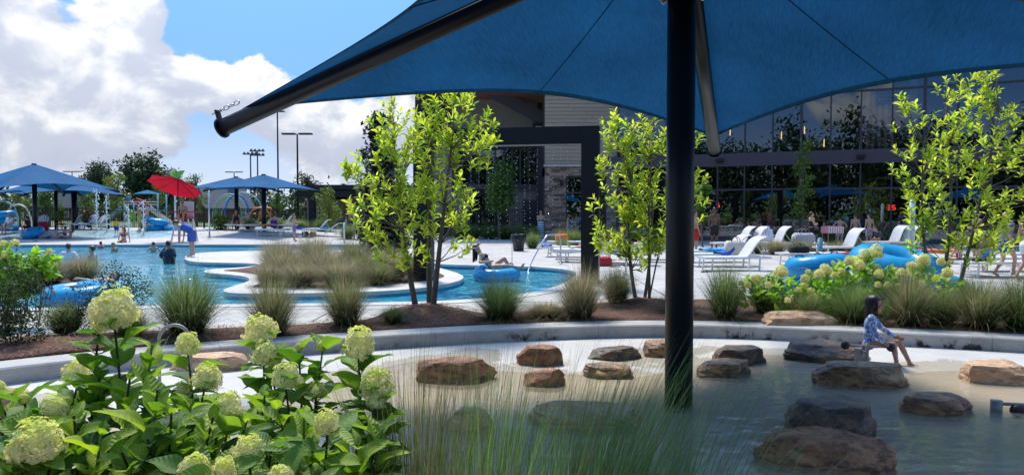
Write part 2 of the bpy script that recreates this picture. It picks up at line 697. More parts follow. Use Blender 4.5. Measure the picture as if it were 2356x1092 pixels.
# ================================================================== ground plan
pool_px = [(-520, 562), (300, 562), (700, 562), (820, 562), (880, 564), (915, 572), (940, 586), (975, 602), (1020, 608), (1100, 610), (1205, 612), (1265, 615),
           (1318, 621), (1332, 628), (1322, 639), (1302, 651), (1275, 662), (1220, 674), (1150, 684), (1070, 690), (1000, 694), (850, 697), (700, 699),
           (500, 701), (330, 704), (200, 708), (0, 711), (-420, 714)]
pool = chaikin([G(x, y) for x, y in pool_px], 2)
if area2(pool) < 0:
    pool = pool[::-1]
isl_px = [(422, 593), (440, 583), (500, 579), (590, 577), (700, 575), (800, 575), (865, 579), (945, 597), (1005, 615), (1048, 627), (1068, 637), (1050, 648), (985, 661),
          (860, 671), (700, 674), (590, 675), (535, 674), (512, 669), (535, 659), (580, 646), (572, 636), (530, 631), (478, 628), (468, 622), (500, 618), (575, 614),
          (605, 608), (570, 605), (500, 604), (440, 602)]
isl = chaikin([G(x, y) for x, y in isl_px], 2)
if area2(isl) < 0:
    isl = isl[::-1]
mul_px = [(500, 622), (575, 617), (612, 603), (650, 594), (760, 590), (860, 592), (935, 604), (980, 618), (1015, 630), (1026, 636), (1003, 643), (950, 650), (860, 659),
          (700, 662), (610, 662), (575, 661), (600, 651), (610, 642), (595, 632), (550, 626)]
mul = chaikin([G(x, y) for x, y in mul_px], 2)
is2 = chaikin([G(x, y) for x, y in [(-160, 640), (40, 630), (180, 630), (238, 640), (232, 652), (130, 661), (-160, 668)]], 2)
if area2(is2) < 0:
    is2 = is2[::-1]
ZW = -0.13                                   # pool water level
m_ = MB(); m_.prism(pool, -1.35, -1.12)
struct(m_.build('pool_floor', M_pool))
m_ = MB()
n_ = len(pool)
V = [(p.x, p.y, z) for z in (-1.15, -0.03) for p in pool]
m_.add(V, [(i, (i + 1) % n_, n_ + (i + 1) % n_, n_ + i) for i in range(n_)])
struct(m_.build('pool_wall', M_tile))
struct(MB().sheet(offset(pool, -0.01), ZW).build('pool_water', M_water))
# coping ring round the pool: rounded stone lip, a touch proud of the deck
def ring(P, w_in, w_out, z0, z1, name, m, bull=0.02):
    a, b = offset(P, w_in), offset(P, -w_out)
    a2 = offset(P, w_in - bull)
    n = len(P)
    V = [(p.x, p.y, z0) for p in a] + [(p.x, p.y, z1 - bull) for p in a] + [(p.x, p.y, z1) for p in a2] + [(p.x, p.y, z1) for p in b] + [(p.x, p.y, z0) for p in b]
    F = []
    for k in range(4):
        for i in range(n):
            j = (i + 1) % n
            F.append((k * n + i, k * n + j, (k + 1) * n + j, (k + 1) * n + i))
    return struct(MB().add(V, F).build(name, m))
ring(pool, 0.04, 0.38, -0.07, 0.012, 'pool_coping', M_cope)

# retaining seat wall that bounds the stream basin (front top edge in plan)
wl_px = [(-420, 905), (-200, 872), (0, 846), (240, 820), (476, 799), (700, 783), (940, 768), (1100, 759), (1270, 752), (1440, 747), (1594, 747), (1720, 750), (1837, 755), (1980, 761), (2114, 767),
         (2240, 773), (2356, 779), (2560, 792), (2900, 822)]
ZT = 0.03
wl = chaikin([G(x, y, ZT) for x, y in wl_px], 2, False)
nrm = []
for i in range(len(wl)):
    t_ = wl[min(i + 1, len(wl) - 1)] - wl[max(i - 1, 0)]
    nrm.append(Vector((-t_.y, t_.x, 0)).normalized())
wb = [p + q * 0.46 for p, q in zip(wl, nrm)]
def wall_piece(i0, i1, name):
    V, F = [], []
    for i in range(i0, i1 + 1):
        p, q = wl[i].copy(), wb[i].copy()
        if i == i0: p, q = p + (wl[i + 1] - p).normalized() * 0.004, q + (wb[i + 1] - q).normalized() * 0.004
        d = (q - p).normalized()
        V += [(p.x, p.y, -0.32), (p.x, p.y, ZT - 0.018), (p.x + d.x * 0.018, p.y + d.y * 0.018, ZT), (q.x - d.x * 0.018, q.y - d.y * 0.018, ZT), (q.x, q.y, ZT - 0.018), (q.x, q.y, -0.32)]
    n = i1 - i0 + 1
    for i in range(n - 1):
        for k in range(5):
            F.append((i * 6 + k, (i + 1) * 6 + k, (i + 1) * 6 + k + 1, i * 6 + k + 1))
    F += [(0, 1, 2, 3, 4, 5), tuple((n - 1) * 6 + k for k in (5, 4, 3, 2, 1, 0))]
    return MB().add(V, F), name
seatwall = thing('seat_wall', 'low curved pale concrete seat wall along the stone stream', 'wall', (0, 0, 0))
st_ = list(range(0, len(wl) - 1, 9)) + [len(wl) - 1]
for a, b in zip(st_[:-1], st_[1:]):
    w_, nm = wall_piece(a, b, 'wall_section')
    w_.build(nm, M_wall, seatwall)

# planting bed behind the wall and deck behind the bed
bed_px = [(-420, 800), (-150, 790), (0, 780), (140, 770), (260, 765), (470, 757), (640, 750), (760, 744), (850, 738), (890, 722), (960, 708), (1050, 712), (1110, 722), (1180, 720), (1260, 712),
          (1340, 703), (1400, 694), (1480, 688), (1560, 689), (1680, 690), (1800, 688), (1950, 680), (2100, 680), (2240, 684), (2356, 690), (2600, 700), (2900, 715)]
bed = chaikin([G(x, y) for x, y in bed_px], 1, False)
def bedz(x, y):
    z = 0.0
    for (cx, cy, r, h) in MOUNDS:
        z = max(z, h * sm(1 - math.hypot(x - cx, y - cy) / r))
    return 0.006 + z
m1, m2, m3 = G(975, 728), G(1480, 705), G(2165, 700)
MOUNDS = [(m1.x, m1.y + 0.1, 1.15, 0.16), (m2.x, m2.y, 1.2, 0.12), (m3.x, m3.y, 1.5, 0.12), (G(150, 800).x, G(150, 800).y, 1.3, 0.06), (G(800, 750).x, G(800, 750).y, 0.9, 0.05), (G(430, 775).x, G(430, 775).y, 1.0, 0.05)]
poly = [p for p in wb] + [p for p in bed[::-1]]
# grid the bed finely so that the mounds have shape
def inpoly(x, y, P):
    c = False
    n = len(P)
    for i in range(n):
        a, b = P[i], P[i - 1]
        if (a[1] > y) != (b[1] > y) and x < (b[0] - a[0]) * (y - a[1]) / (b[1] - a[1]) + a[0]:
            c = not c
    return c
bm_ = MB()
V, F = [], []
NB = 9
cols_ = 150
def along(P, s):
    s = s * (len(P) - 1)
    i = min(int(s), len(P) - 2)
    return P[i].lerp(P[i + 1], s - i)
# match both rails by x
def rail(P, xs):
    px = np.array([p.x for p in P]); py = np.array([p.y for p in P])
    return np.interp(xs, px, py)
xs = np.linspace(max(wb[0].x, bed[0].x), min(wb[-1].x, bed[-1].x), cols_)
y0 = rail(wb, xs); y1 = rail(bed, xs)
for i in range(cols_):
    for k in range(NB):
        y = y0[i] + (y1[i] - y0[i]) * max(0, k - 1) / (NB - 2)
        e = min(1, min(k, NB - 1 - k) / 1.5)
        V.append((xs[i], y, -0.05 if k == 0 else 0.012 + (bedz(xs[i], y) + 0.018 * R.random()) * (e if k > NB - 3 else 1)))
for i in range(cols_ - 1):
    for k in range(NB - 1):
        F.append((i * NB + k, (i + 1) * NB + k, (i + 1) * NB + k + 1, i * NB + k + 1))
struct(MB().add(V, F).build('planting_bed', M_mulch, smooth=True))
def yb0(x): return float(np.interp(x, xs, y0))
def yb1(x): return float(np.interp(x, xs, y1))
# loose pine straw on the bed
sv, sf, scl = [], [], []
k_ = 0
for j in range(9000):
    x = R.uniform(xs[0], xs[-1])
    u = R.random()
    y = yb0(x) + (yb1(x) - yb0(x)) * u
    if y > 18: continue
    z = 0.012 + bedz(x, y) + 0.012 + R.random() * 0.02
    a = R.random() * PI
    L = R.uniform(0.04, 0.13)
    dx, dy, dz = math.cos(a) * L / 2, math.sin(a) * L / 2, R.uniform(-0.012, 0.02)
    wx, wy = -math.sin(a) * 0.0035, math.cos(a) * 0.0035
    sv += [(x - dx - wx, y - dy - wy, z - dz), (x - dx + wx, y - dy + wy, z - dz), (x + dx + wx, y + dy + wy, z + dz), (x + dx - wx, y + dy - wy, z + dz)]
    g = R.uniform(0.35, 1.5)
    scl += [(g, g * R.uniform(0.85, 1.1), g * 0.95)] * 4
    sf.append((k_, k_ + 1, k_ + 2, k_ + 3)); k_ += 4
o = obj('pine_straw', npmesh('pine_straw', np.array(sv), np.array(sf), np.array(scl), False), M_straw)
tag(o, 'reddish brown pine straw scattered over the bed behind the seat wall', 'straw', kind='stuff')

# deck: one sheet with the pools cut out; far terrace rises a little to the left
bp_px = [(-520, 549), (0, 549.5), (150, 549), (290, 548), (360, 546), (392, 542), (400, 536), (372, 530.5), (300, 528), (150, 527), (0, 527), (-520, 527)]
DY = 56.0
near = [Vector((p.x, p.y, 0)) for p in bed]
deck_out = [Vector((-60, near[0].y, 0))] + near + [Vector((60, near[-1].y, 0)), Vector((60, 41, 0)), Vector((-60, 41, 0))]
def pip(P, xs_):
    return P
struct(MB().sheet(deck_out, 0.0, [offset(pool, -0.3)]).build('pool_deck', M_deck))
# beach-entry basin lies just behind the far coping (built into the rising terrace)
V, F = [], []
nx, ny = 60, 16
for i in range(nx + 1):
    for k in range(ny + 1):
        x = -60 + 120 * i / nx
        y = 41 + (DY - 41) * k / ny
        V.append((x, y, zdeck(x, y) + 0.0))
for i in range(nx):
    for k in range(ny):
        F.append((i * (ny + 1) + k, (i + 1) * (ny + 1) + k, (i + 1) * (ny + 1) + k + 1, i * (ny + 1) + k + 1))
struct(MB().add(V, F).build('far_terrace', M_deck, smooth=True))
bch = []
for (px, y) in [(-700, 42.2), (0, 42.0), (200, 42.0), (330, 42.2), (392, 43.0), (405, 44.6), (370, 46.2), (290, 46.8), (100, 47.0), (-700, 47.0)]:
    x = (px - 1178) / FPX * y
    bch.append(Vector((x, y, 0)))
bch = chaikin(bch, 2)
def subgrid_sheet(P, dz, name, m):
    # sheet that follows the terrace: cut into strips in y
    ys = [p.y for p in P]
    a, b = min(ys), max(ys)
    V, F = [], []
    N = 26
    rows = []
    for k in range(N + 1):
        y = a + 1e-4 + (b - a - 2e-4) * k / N
        xi = []
        for i in range(len(P)):
            p, q = P[i - 1], P[i]
            if (p.y > y) != (q.y > y):
                xi.append(p.x + (q.x - p.x) * (y - p.y) / (q.y - p.y))
        rows.append((min(xi), max(xi), y))
    C = 24
    for (x0, x1, y) in rows:
        for c in range(C + 1):
            x = x0 + (x1 - x0) * (c / C)
            V.append((x, y, zdeck(x, y) + dz))
    for k in range(N):
        for c in range(C):
            F.append((k * (C + 1) + c, k * (C + 1) + c + 1, (k + 1) * (C + 1) + c + 1, (k + 1) * (C + 1) + c))
    return struct(MB().add(V, F).build(name, m, smooth=True))
subgrid_sheet(bch, 0.006, 'beach_entry_floor', M_beach)
subgrid_sheet(bch, 0.014, 'beach_entry_water', M_beachw)

# islands
for P, Q, nm in ((isl, mul, 'island'), (is2, offset(is2, 0.45), 'side_island')):
    o = struct(MB().prism(P, -1.15, -0.06, bottom=False).build(nm + '_wall', M_tile))
    a = offset(P, -0.03)
    struct(MB().prism(a, -0.07, 0.005).build(nm + '_coping', M_cope))
    struct(MB().sheet(Q, 0.011).build(nm + '_mulch', M_mulch))

# joints sawn into the deck: thin dark grooves
jm = mat('joint_grime', (0.13, 0.12, 0.105), 0.9)
jb = MB()
def clear(x, y, r=0.45):
    return not inpoly(x, y, pool) and y > yb1(x) + 0.1
def joint(ax, ay, bx, by, step=0.5):
    L = math.hypot(bx - ax, by - ay)
    n = int(L / step)
    t = Vector((bx - ax, by - ay, 0)) / L
    w = Vector((-t.y, t.x, 0)) * 0.014
    for i in range(n):
        p = Vector((ax, ay, 0)) + t * (i * step)
        q = p + t * step
        if clear(p.x, p.y) and clear(q.x, q.y) and not any(inpoly(c.x, c.y, PO2) for c in (p, q)):
            jb.add([(p.x - w.x, p.y - w.y, 0.004), (q.x - w.x, q.y - w.y, 0.004), (q.x + w.x, q.y + w.y, 0.004), (p.x + w.x, p.y + w.y, 0.004)], [(0, 1, 2, 3)])
PO2 = offset(pool, -0.42)
for y in (12.4, 13.4, 18.0, 20.5, 23, 26, 29, 32, 35, 38):
    joint(-40, y, 40, y)
for x in range(-36, 40, 3):
    joint(x, 9, x, 41)
struct(jb.build('deck_joints', jm))

# lawn to the horizon, with the site cut out of it
hole = [Vector((-60, -12, 0)), Vector((60, -12, 0)), Vector((60, DY, 0)), Vector((-60, DY, 0))]
big = [Vector((-1500, -1500, 0)), Vector((1500, -1500, 0)), Vector((1500, 1800, 0)), Vector((-1500, 1800, 0))]
struct(MB().sheet(big, lambda x, y: 0.30 if False else (-0.02 if y < 0 or x > 0 else 0.42), [hole]).build('lawn', M_lawn))
# ------------------------------------------------------------------ stream basin
wx = np.array([p.x for p in wl]); wy = np.array([p.y for p in wl])
def ywall(x): return float(np.interp(x, wx, wy))
def zbasin(x, y):
    d = ywall(x) - y
    n = 0.018 * math.sin(x * 1.3 + y * 0.7) + 0.014 * math.sin(x * 2.9 - y * 2.1 + 1)
    dry = 1.15 + 0.35 * math.sin(x * 0.8 + 0.5) + 0.35 * math.sin(x * 1.9)
    if x > 3: dry += 0.35 * (x - 3)
    if x < 0: dry += 0.30 * min(-x, 4)
    z = -0.148 - 0.032 * sm(d / max(dry, 0.4)) - 0.05 * sm((d - dry) / 1.6)
    near = sm((4.3 - y) / 1.2)
    return z + n * 0.5 * sm(d / 0.6) + near * 0.16
V, F = [], []
nx, ny = 110, 60
for i in range(nx + 1):
    x = -10.5 + 21 * i / nx
    yt = ywall(x) + 0.1
    for k in range(ny + 1):
        y = 2.8 + (yt - 2.8) * k / ny
        V.append((x, y, zbasin(x, y)))
for i in range(nx):
    for k in range(ny):
        F.append((i * (ny + 1) + k, (i + 1) * (ny + 1) + k, (i + 1) * (ny + 1) + k + 1, i * (ny + 1) + k + 1))
struct(MB().add(V, F).build('stream_basin', M_basin, smooth=True))
ZS = -0.186
wpoly = [Vector((x, 3.2, 0)) for x in np.linspace(-10.4, 10.4, 60)] + [Vector((x, ywall(x) - 0.02, 0)) for x in np.linspace(10.4, -10.4, 60)]
struct(MB().sheet(wpoly, ZS).build('stream_water', M_stream))
# near soil on the camera's side
nb = [Vector((-60, -12, 0)), Vector((60, -12, 0)), Vector((60, 2.95, 0))] + [Vector((x, 2.95, 0)) for x in (20, 10.5, 0, -10.5, -20)] + [Vector((-60, 2.95, 0))]
struct(MB().sheet(nb, -0.03).build('near_bed', M_mulch))
for sx in (-1, 1):
    q = [Vector((sx * 10.5, 2.95, 0)), Vector((sx * 60, 2.95, 0)), Vector((sx * 60, ywall(sx * 60), 0)), Vector((sx * 10.5, ywall(sx * 10.5), 0))]
    struct(MB().sheet(q, -0.04).build('side_ground', M_lawn))
# ================================================================== shade umbrellas
def fabmat(name, col, tl):
    m, t = newmat(name)
    out = nd(t, 'ShaderNodeOutputMaterial')
    tcn = nd(t, 'ShaderNodeTexCoord')
    mp = nd(t, 'ShaderNodeMapping')
    mp.inputs['Scale'].default_value = (1, 9, 1)
    mp.inputs['Rotation'].default_value = (0, 0, 0.5)
    t.links.new(tcn.outputs['Object'], mp.inputs[0])
    n = nd(t, 'ShaderNodeTexNoise')
    n.inputs['Scale'].default_value = 7
    n.inputs['Detail'].default_value = 6
    n.inputs['Roughness'].default_value = 0.65
    t.links.new(mp.outputs[0], n.inputs['Vector'])
    n2 = nd(t, 'ShaderNodeTexNoise')
    n2.inputs['Scale'].default_value = 0.8
    n2.inputs['Detail'].default_value = 3
    t.links.new(tcn.outputs['Object'], n2.inputs['Vector'])
    v = mth(t, 'ADD', mrange(t, n.outputs[0], 0.3, 0.7, 0.70, 1.22, False), mrange(t, n2.outputs[0], 0.3, 0.7, -0.18, 0.18, False))
    hs = nd(t, 'ShaderNodeHueSaturation')
    hs.inputs['Color'].default_value = tuple(col) + (1,)
    t.links.new(v, hs.inputs['Value'])
    b = nd(t, 'ShaderNodeBsdfPrincipled')
    b.inputs['Roughness'].default_value = 0.75
    b.inputs['Specular IOR Level'].default_value = 0.08
    t.links.new(hs.outputs[0], b.inputs['Base Color'])
    bp = nd(t, 'ShaderNodeBump')
    bp.inputs['Strength'].default_value = 0.15
    t.links.new(n.outputs[0], bp.inputs['Height'])
    t.links.new(bp.outputs[0], b.inputs['Normal'])
    sh = b.outputs[0]
    if tl:
        tr = nd(t, 'ShaderNodeBsdfTranslucent')
        t.links.new(hs.outputs[0], tr.inputs[0])
        mx = nd(t, 'ShaderNodeMixShader')
        mx.inputs[0].default_value = tl
        t.links.new(sh, mx.inputs[1]); t.links.new(tr.outputs[0], mx.inputs[2])
        sh = mx.outputs[0]
    t.links.new(sh, out.inputs[0])
    return m
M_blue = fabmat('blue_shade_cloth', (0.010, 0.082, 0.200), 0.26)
M_bluef = fabmat('blue_shade_cloth_sunlit', (0.008, 0.115, 0.27), 0.15)  # same fabric as above, sunlit brightness put into the colour
M_blued = fabmat('blue_hem', (0.006, 0.07, 0.16), 0.0)

def shade(label, loc, Rr, zt, za, rot, mr=0.13, ar=0.09, k=0.27, detail=True, group='blue shade umbrellas', z0=None, short=0.32, flange=None):
    """single-post pyramid umbrella: post, four sloping arms, cloth with scalloped edges"""
    t = thing('shade_umbrella', label, 'umbrella', loc, rot, group)
    zt, za = zt - loc[2], za - loc[2]
    C = Vector((0, 0, za + ar + 0.03))
    fl = flange - loc[2] if flange else za - 0.7
    b = MB(); b.tube([(0, 0, -0.25), (0, 0, fl)], mr, 28)
    b.build('post', M_black, t, True)
    if detail:
        b = MB(); b.tube([(0, 0, fl), (0, 0, fl + 0.035)], mr + 0.105, 28); b.tube([(0, 0, fl + 0.037), (0, 0, fl + 0.072)], mr + 0.105, 28)
        b.build('flange', M_blackm, t)
        for i in range(8):
            a = i * PI / 4 + 0.35
            q = Vector((math.cos(a), math.sin(a), 0)) * (mr + 0.065)
            b = MB(); b.tube([q + Vector((0, 0, fl - 0.045)), q + Vector((0, 0, fl + 0.1))], 0.014, 8); b.tube([q + Vector((0, 0, fl - 0.03)), q + Vector((0, 0, fl - 0.002))], 0.027, 6)
            b.build('bolt', M_steel, t)
    b = MB(); b.tube([(0, 0, fl + 0.07), (0, 0, za + 0.12)], mr * 0.95, 24)
    b.build('mast_head', M_black, t, True)
    tips = []
    for i in range(4):
        a = i * PI / 2
        d = Vector((math.cos(a), math.sin(a), 0))
        tip = d * Rr + Vector((0, 0, zt))
        tips.append(tip)
        b = MB(); b.tube([Vector((0, 0, za)) + d * 0.05, tip], ar, 20)
        arm = b.build('arm', M_black, t, True)
        ax = (tip - Vector((0, 0, za))).normalized()
        up = Vector((0, 0, 1)); up = (up - ax * up.dot(ax)).normalized()
        if detail:
            b = MB(); b.tube([tip - ax * 0.002, tip + ax * 0.02], ar * 1.22, 20)
            b.beam(tip + ax * 0.009 + up * 0.02, tip + ax * 0.009 + up * (ar + 0.12), ar * 0.8, 0.02, ax)
            b.build('end_plate', M_black, t)
            b = MB()
            s0 = tip + up * (ar + 0.10)
            for j in range(4):
                cc = s0 - ax * (0.05 + j * 0.075)
                Mx = Matrix((ax, up if j % 2 else ax.cross(up), ax.cross(up) if j % 2 else up)).transposed()
                b.torus(cc, 0.032, 0.008, Mx @ Matrix.Diagonal((1.3, 0.75, 1)), 14, 6)
            b.tube([s0 + ax * 0.09, s0 - ax * 0.06], 0.010, 8)
            b.build('chain', M_steel, t, True)
    cor = []
    for tp in tips:
        ax = (tp - Vector((0, 0, za))).normalized()
        up = Vector((0, 0, 1)); up = (up - ax * up.dot(ax)).normalized()
        cor.append(tp - ax * short + up * (ar + 0.012))
    NS, NT = (30, 14) if detail else (14, 6)
    cb, hb, sb = MB(), MB(), MB()
    def pt(A, B, s, u):
        E = A + (B - A) * s
        q = 4 * s * (1 - s)
        E = E + (C - E) * kk * q
        p = C + (E - C) * u
        p = p + Vector((0, 0, -0.05 * q * 4 * u * (1 - u)))
        return p
    for i in range(4):
        A, B = cor[i], cor[(i + 1) % 4]
        kk = k[i] if isinstance(k, tuple) else k
        V = [pt(A, B, s / NS, u / NT) for u in range(NT + 1) for s in range(NS + 1)]
        cb.add(V, [(u * (NS + 1) + s, u * (NS + 1) + s + 1, (u + 1) * (NS + 1) + s + 1, (u + 1) * (NS + 1) + s) for u in range(NT) for s in range(NS)])
        o_ = Vector((0, 0, -0.006))
        V = []
        for s in range(NS + 1):
            e = pt(A, B, s / NS, 1.0)
            f = (C - e); f = f / f.length
            V += [e + o_ - f * 0.004, e + f * 0.085 + o_ - Vector((0, 0, 0.004))]
        hb.add(V, [(s * 2, s * 2 + 2, s * 2 + 3, s * 2 + 1) for s in range(NS)])
        sb.tube([pt(A, B, 0.5, u / 8) + Vector((0, 0, -0.006)) for u in range(9)], 0.007, 5)
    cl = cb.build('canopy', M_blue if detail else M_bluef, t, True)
    hb.build('hem', M_blued, cl, True)
    if detail:
        sb.build('seam', M_blued, cl, True)
    return t
mp_ = G(1561, 931, ZS)
MX, MY = mp_.x, mp_.y
shade('large blue shade umbrella on a thick black post standing in the stone stream', (MX, MY, -0.2), 5.22, 2.62, 4.36, math.atan2(4.933, 1.668), 0.131, 0.098, k=(0.195, 0.24, 0.20, 0.155), flange=3.66)
# ================================================================== vegetation
M_leafb = mat('bright_leaf', (0.215, 0.305, 0.06), 0.55, attr=True, rand=0.18, tl=0.66, tlcol=(2.5, 2.4, 1.0), spec=0.3)
M_leafd = mat('dark_leaf', (0.012, 0.028, 0.010), 0.35, attr=True, tl=0.15, spec=0.5)
M_hyd = mat('hydrangea_leaf', (0.105, 0.215, 0.034), 0.62, attr=True, rand=0.42, tl=0.36, tlcol=(2.0, 2.2, 0.8), spec=0.4, bump=0.35, bscale=55)
def veins(m):
    t = m.node_tree
    b = next(n for n in t.nodes if n.type == 'BSDF_PRINCIPLED')
    src = b.inputs['Base Color'].links[0].from_socket
    tcn = nd(t, 'ShaderNodeTexCoord'); sp = nd(t, 'ShaderNodeSeparateXYZ'); t.links.new(tcn.outputs['Object'], sp.inputs[0])
    ax = mth(t, 'ABSOLUTE', sp.outputs[0])
    q = mth(t, 'FRACT', mth(t, 'MULTIPLY', mth(t, 'SUBTRACT', sp.outputs[1], mth(t, 'MULTIPLY', ax, 1.0)), 8.5))
    tri = mth(t, 'ABSOLUTE', mth(t, 'SUBTRACT', q, 0.5))
    ln = mrange(t, tri, 0.44, 0.5)
    nz_ = nd(t, 'ShaderNodeTexNoise'); nz_.inputs['Scale'].default_value = 5; nz_.inputs['Detail'].default_value = 4; t.links.new(tcn.outputs['Object'], nz_.inputs['Vector'])
    c = mixc(t, mth(t, 'MULTIPLY', ln, 0.22), src, mixc(t, 1.0, src, (1.7, 1.5, 1.3), 'MULTIPLY'))
    c = mixc(t, mrange(t, nz_.outputs[0], 0.45, 0.75, 0.0, 0.5), c, mixc(t, 1.0, c, (1.5, 1.25, 0.8), 'MULTIPLY'))
    t.links.new(c, b.inputs['Base Color'])
    bp = nd(t, 'ShaderNodeBump'); bp.inputs['Strength'].default_value = 0.30; bp.inputs['Distance'].default_value = 0.02
    t.links.new(mth(t, 'SUBTRACT', 0.5, tri), bp.inputs['Height']); t.links.new(bp.outputs[0], b.inputs['Normal'])
M_hydi = M_hyd.copy()
veins(M_hyd)
M_bloom = mat('hydrangea_bloom', (1.0, 0.93, 0.74), 0.8, attr=True, tl=0.35, rand=0.05, spec=0.2)
M_stem = mat('brown_stem', (0.045, 0.022, 0.012), 0.7, var=0.3, vscale=20)
M_gstem = mat('green_stem', (0.10, 0.16, 0.03), 0.6)
M_grass = mat('grass_blade', (1, 1, 1), 0.6, attr=True, tl=0.45, spec=0.2)
M_foli = mat('foliage', (1, 1, 1), 0.55, attr=True, tl=0.35, spec=0.35)

def leaf_geo(L, Wd, fold=0.25, curl=0.25, nseg=5, wav=0.0, tipw=0.15, peak=0.45):
    """leaf along +Y, face up, folded along the midrib; returns verts, faces"""
    V, F = [], []
    for i in range(nseg + 1):
        t = i / nseg
        w = Wd * (math.sin(PI * t ** (math.log(0.5) / math.log(peak))) ** 0.8 * (1 - 0.0) + 0.02) if 0 < t < 1 else 0.004
        y = L * t
        z = -curl * L * t * t
        zz = fold * w
        wv = wav * math.sin(t * 9) * w
        V += [(-w, y, z + zz + wv), (0, y, z), (w, y, z + zz - wv)]
    for i in range(nseg):
        a = i * 3
        F += [(a, a + 1, a + 4, a + 3), (a + 1, a + 2, a + 5, a + 4)]
    return V, F

def add_leaf(mb, M4, geo, col):
    mb.add([M4 @ Vector(v) for v in geo[0]], geo[1], col)

def rosette(name, n, L, Wd, m, seed, droop=0.35, spread=(25, 80), cv=0.25):
    r = random.Random(seed)
    b = MB()
    for i in range(n):
        a = i * 2.399 + r.uniform(-0.3, 0.3)
        el = rad(r.uniform(*spread)) * (0.55 + 0.45 * i / n)
        l = L * r.uniform(0.65, 1.1)
        g = leaf_geo(l, Wd * r.uniform(0.8, 1.15) * l / L, r.uniform(0.1, 0.5), r.uniform(0.1, droop), 4, 0, peak=0.58)
        M4 = Matrix.Translation((0, 0, -0.24 * i / n + 0.05)) @ Matrix.Rotation(a, 4, 'Z') @ Matrix.Rotation(PI / 2 - el, 4, 'X') @ Matrix.Rotation(r.uniform(-0.5, 0.5), 4, 'Y')
        k = r.uniform(1 - cv, 1 + cv)
        yl = r.uniform(0.9, 1.25)
        add_leaf(b, M4, g, (k * yl, k, k * r.uniform(0.6, 1.1)))
    return b.mesh(name, True, True)

ROS = [rosette('leaf_cluster', n, 0.16, 0.029, None, 20 + i) for i, n in enumerate((9, 10, 11, 13, 9))]
for me in ROS:
    me.materials.append(M_leafb)

def curve(a, b, bend, n=7, seed=0):
    r = random.Random(seed)
    a, b = Vector(a), Vector(b)
    off = Vector((r.uniform(-1, 1), r.uniform(-1, 1), r.uniform(-0.3, 0.3))) * bend
    return [a.lerp(b, i / n) + off * math.sin(PI * i / n) for i in range(n + 1)]

def sapling(name, label, base, stems, blobs, ncl, seed, lean=0.0, group='young multi-stem trees'):
    """young multi-stem tree; blobs are (x,y,z,r,w) lumps of its crown in local coordinates"""
    r = random.Random(seed)
    t = thing(name, label, 'tree', base, 0, group)
    tops = []
    for i, (bx, by, tx, ty, tz, rr) in enumerate(stems):
        P = curve((bx, by, -0.15), (tx, ty, tz), 0.12, 10, seed * 7 + i)
        b = MB(); b.tube(P, [rr * (1 - 0.78 * j / 10) for j in range(11)], 10)
        b.build('trunk', M_bark, t, True)
        tops.append(P)
    br = MB()
    tot = sum(b[4] for b in blobs)
    cl = []
    for (x, y, z, rr, w) in blobs:
        for _ in range(max(1, int(ncl * w / tot))):
            while True:
                q = Vector((r.uniform(-1, 1), r.uniform(-1, 1), r.uniform(-1, 1)))
                if 0.18 < q.length < 1: break
            q = q * (q.length ** -0.25)
            cl.append(Vector((x, y, z)) + q * rr)
    for i, p in enumerate(cl):
        # a twig from the nearest stem, rising to the cluster
        best, bd = None, 1e9
        for P in tops:
            for q in P[3:]:
                d = (Vector((q.x, q.y, q.z + 0.35)) - p).length
                if q.z < p.z + 0.05 and d < bd:
                    best, bd = q, d
        if best is None: best = tops[0][4]
        if i % 2 == 0:
            mid = best.lerp(p, 0.55) + Vector((0, 0, -0.04))
            br.tube([best, mid, p], [0.012, 0.007, 0.0035], 5, False)
        o = obj('leaf_cluster', r.choice(ROS), None, t)
        o.location = p
        dirv = (p - best).normalized() * 0.6 + Vector((0, 0, 0.75)) + Vector((r.uniform(-.4, .4), r.uniform(-.4, .4), 0))
        o.rotation_euler = (dirv.to_track_quat('Z', 'Y').to_matrix() @ Matrix.Rotation(r.uniform(0, 6.28), 3, 'Z')).to_euler()
        s = r.uniform(0.68, 1.05)
        o.scale = (s, s, s)
    br.build('branches', M_bark, t, True)
    return t

def px2l(base, Y, px, py):
    return W(px, Y, py=py) - Vector(base)
# tree in front of the pool (three stems on the straw mound)
b1 = Vector((G(975, 722).x, G(975, 722).y, 0.12)); Y1 = b1.y
L1 = lambda px, py, dy=0: W(px, Y1 + dy, py=py) - b1
def blobset(L, items):
    out = []
    for (px, py, rpx, w, dy) in items:
        c = L(px, py, dy)
        out.append((c.x, c.y, c.z, rpx / FPX * Y1, w))
    return out
st1 = []
for (bpx, tpx, tpy, rr, dy) in ((958, 905, 330, 0.052, 0.1), (985, 1000, 240, 0.055, 0.25), (996, 1045, 300, 0.052, -0.1)):
    a, c = L1(bpx, 715), L1(tpx, tpy)
    st1.append((a.x, dy, c.x, c.y + dy, c.z, rr))
sapling('sapling', 'leafy bright green three-stem young tree on the round straw mound', b1, st1,
        blobset(L1, [(950, 285, 78, 20, 0), (1060, 290, 80, 22, 0.1), (1010, 225, 75, 12, 0.2), (880, 330, 68, 14, 0), (905, 400, 85, 22, 0), (1000, 380, 85, 20, -0.1), (1080, 340, 55, 9, 0), (850, 480, 65, 13, 0.2),
                     (950, 480, 85, 20, 0), (1035, 470, 65, 13, 0.1), (820, 390, 28, 4, 0), (795, 388, 20, 2, 0), (860, 560, 40, 4, 0), (930, 560, 50, 7, -0.1), (1050, 540, 48, 7, 0), (975, 590, 24, 2, 0), (880, 600, 14, 1, -0.2), (1130, 300, 40, 5, 0)]), 298, 1)
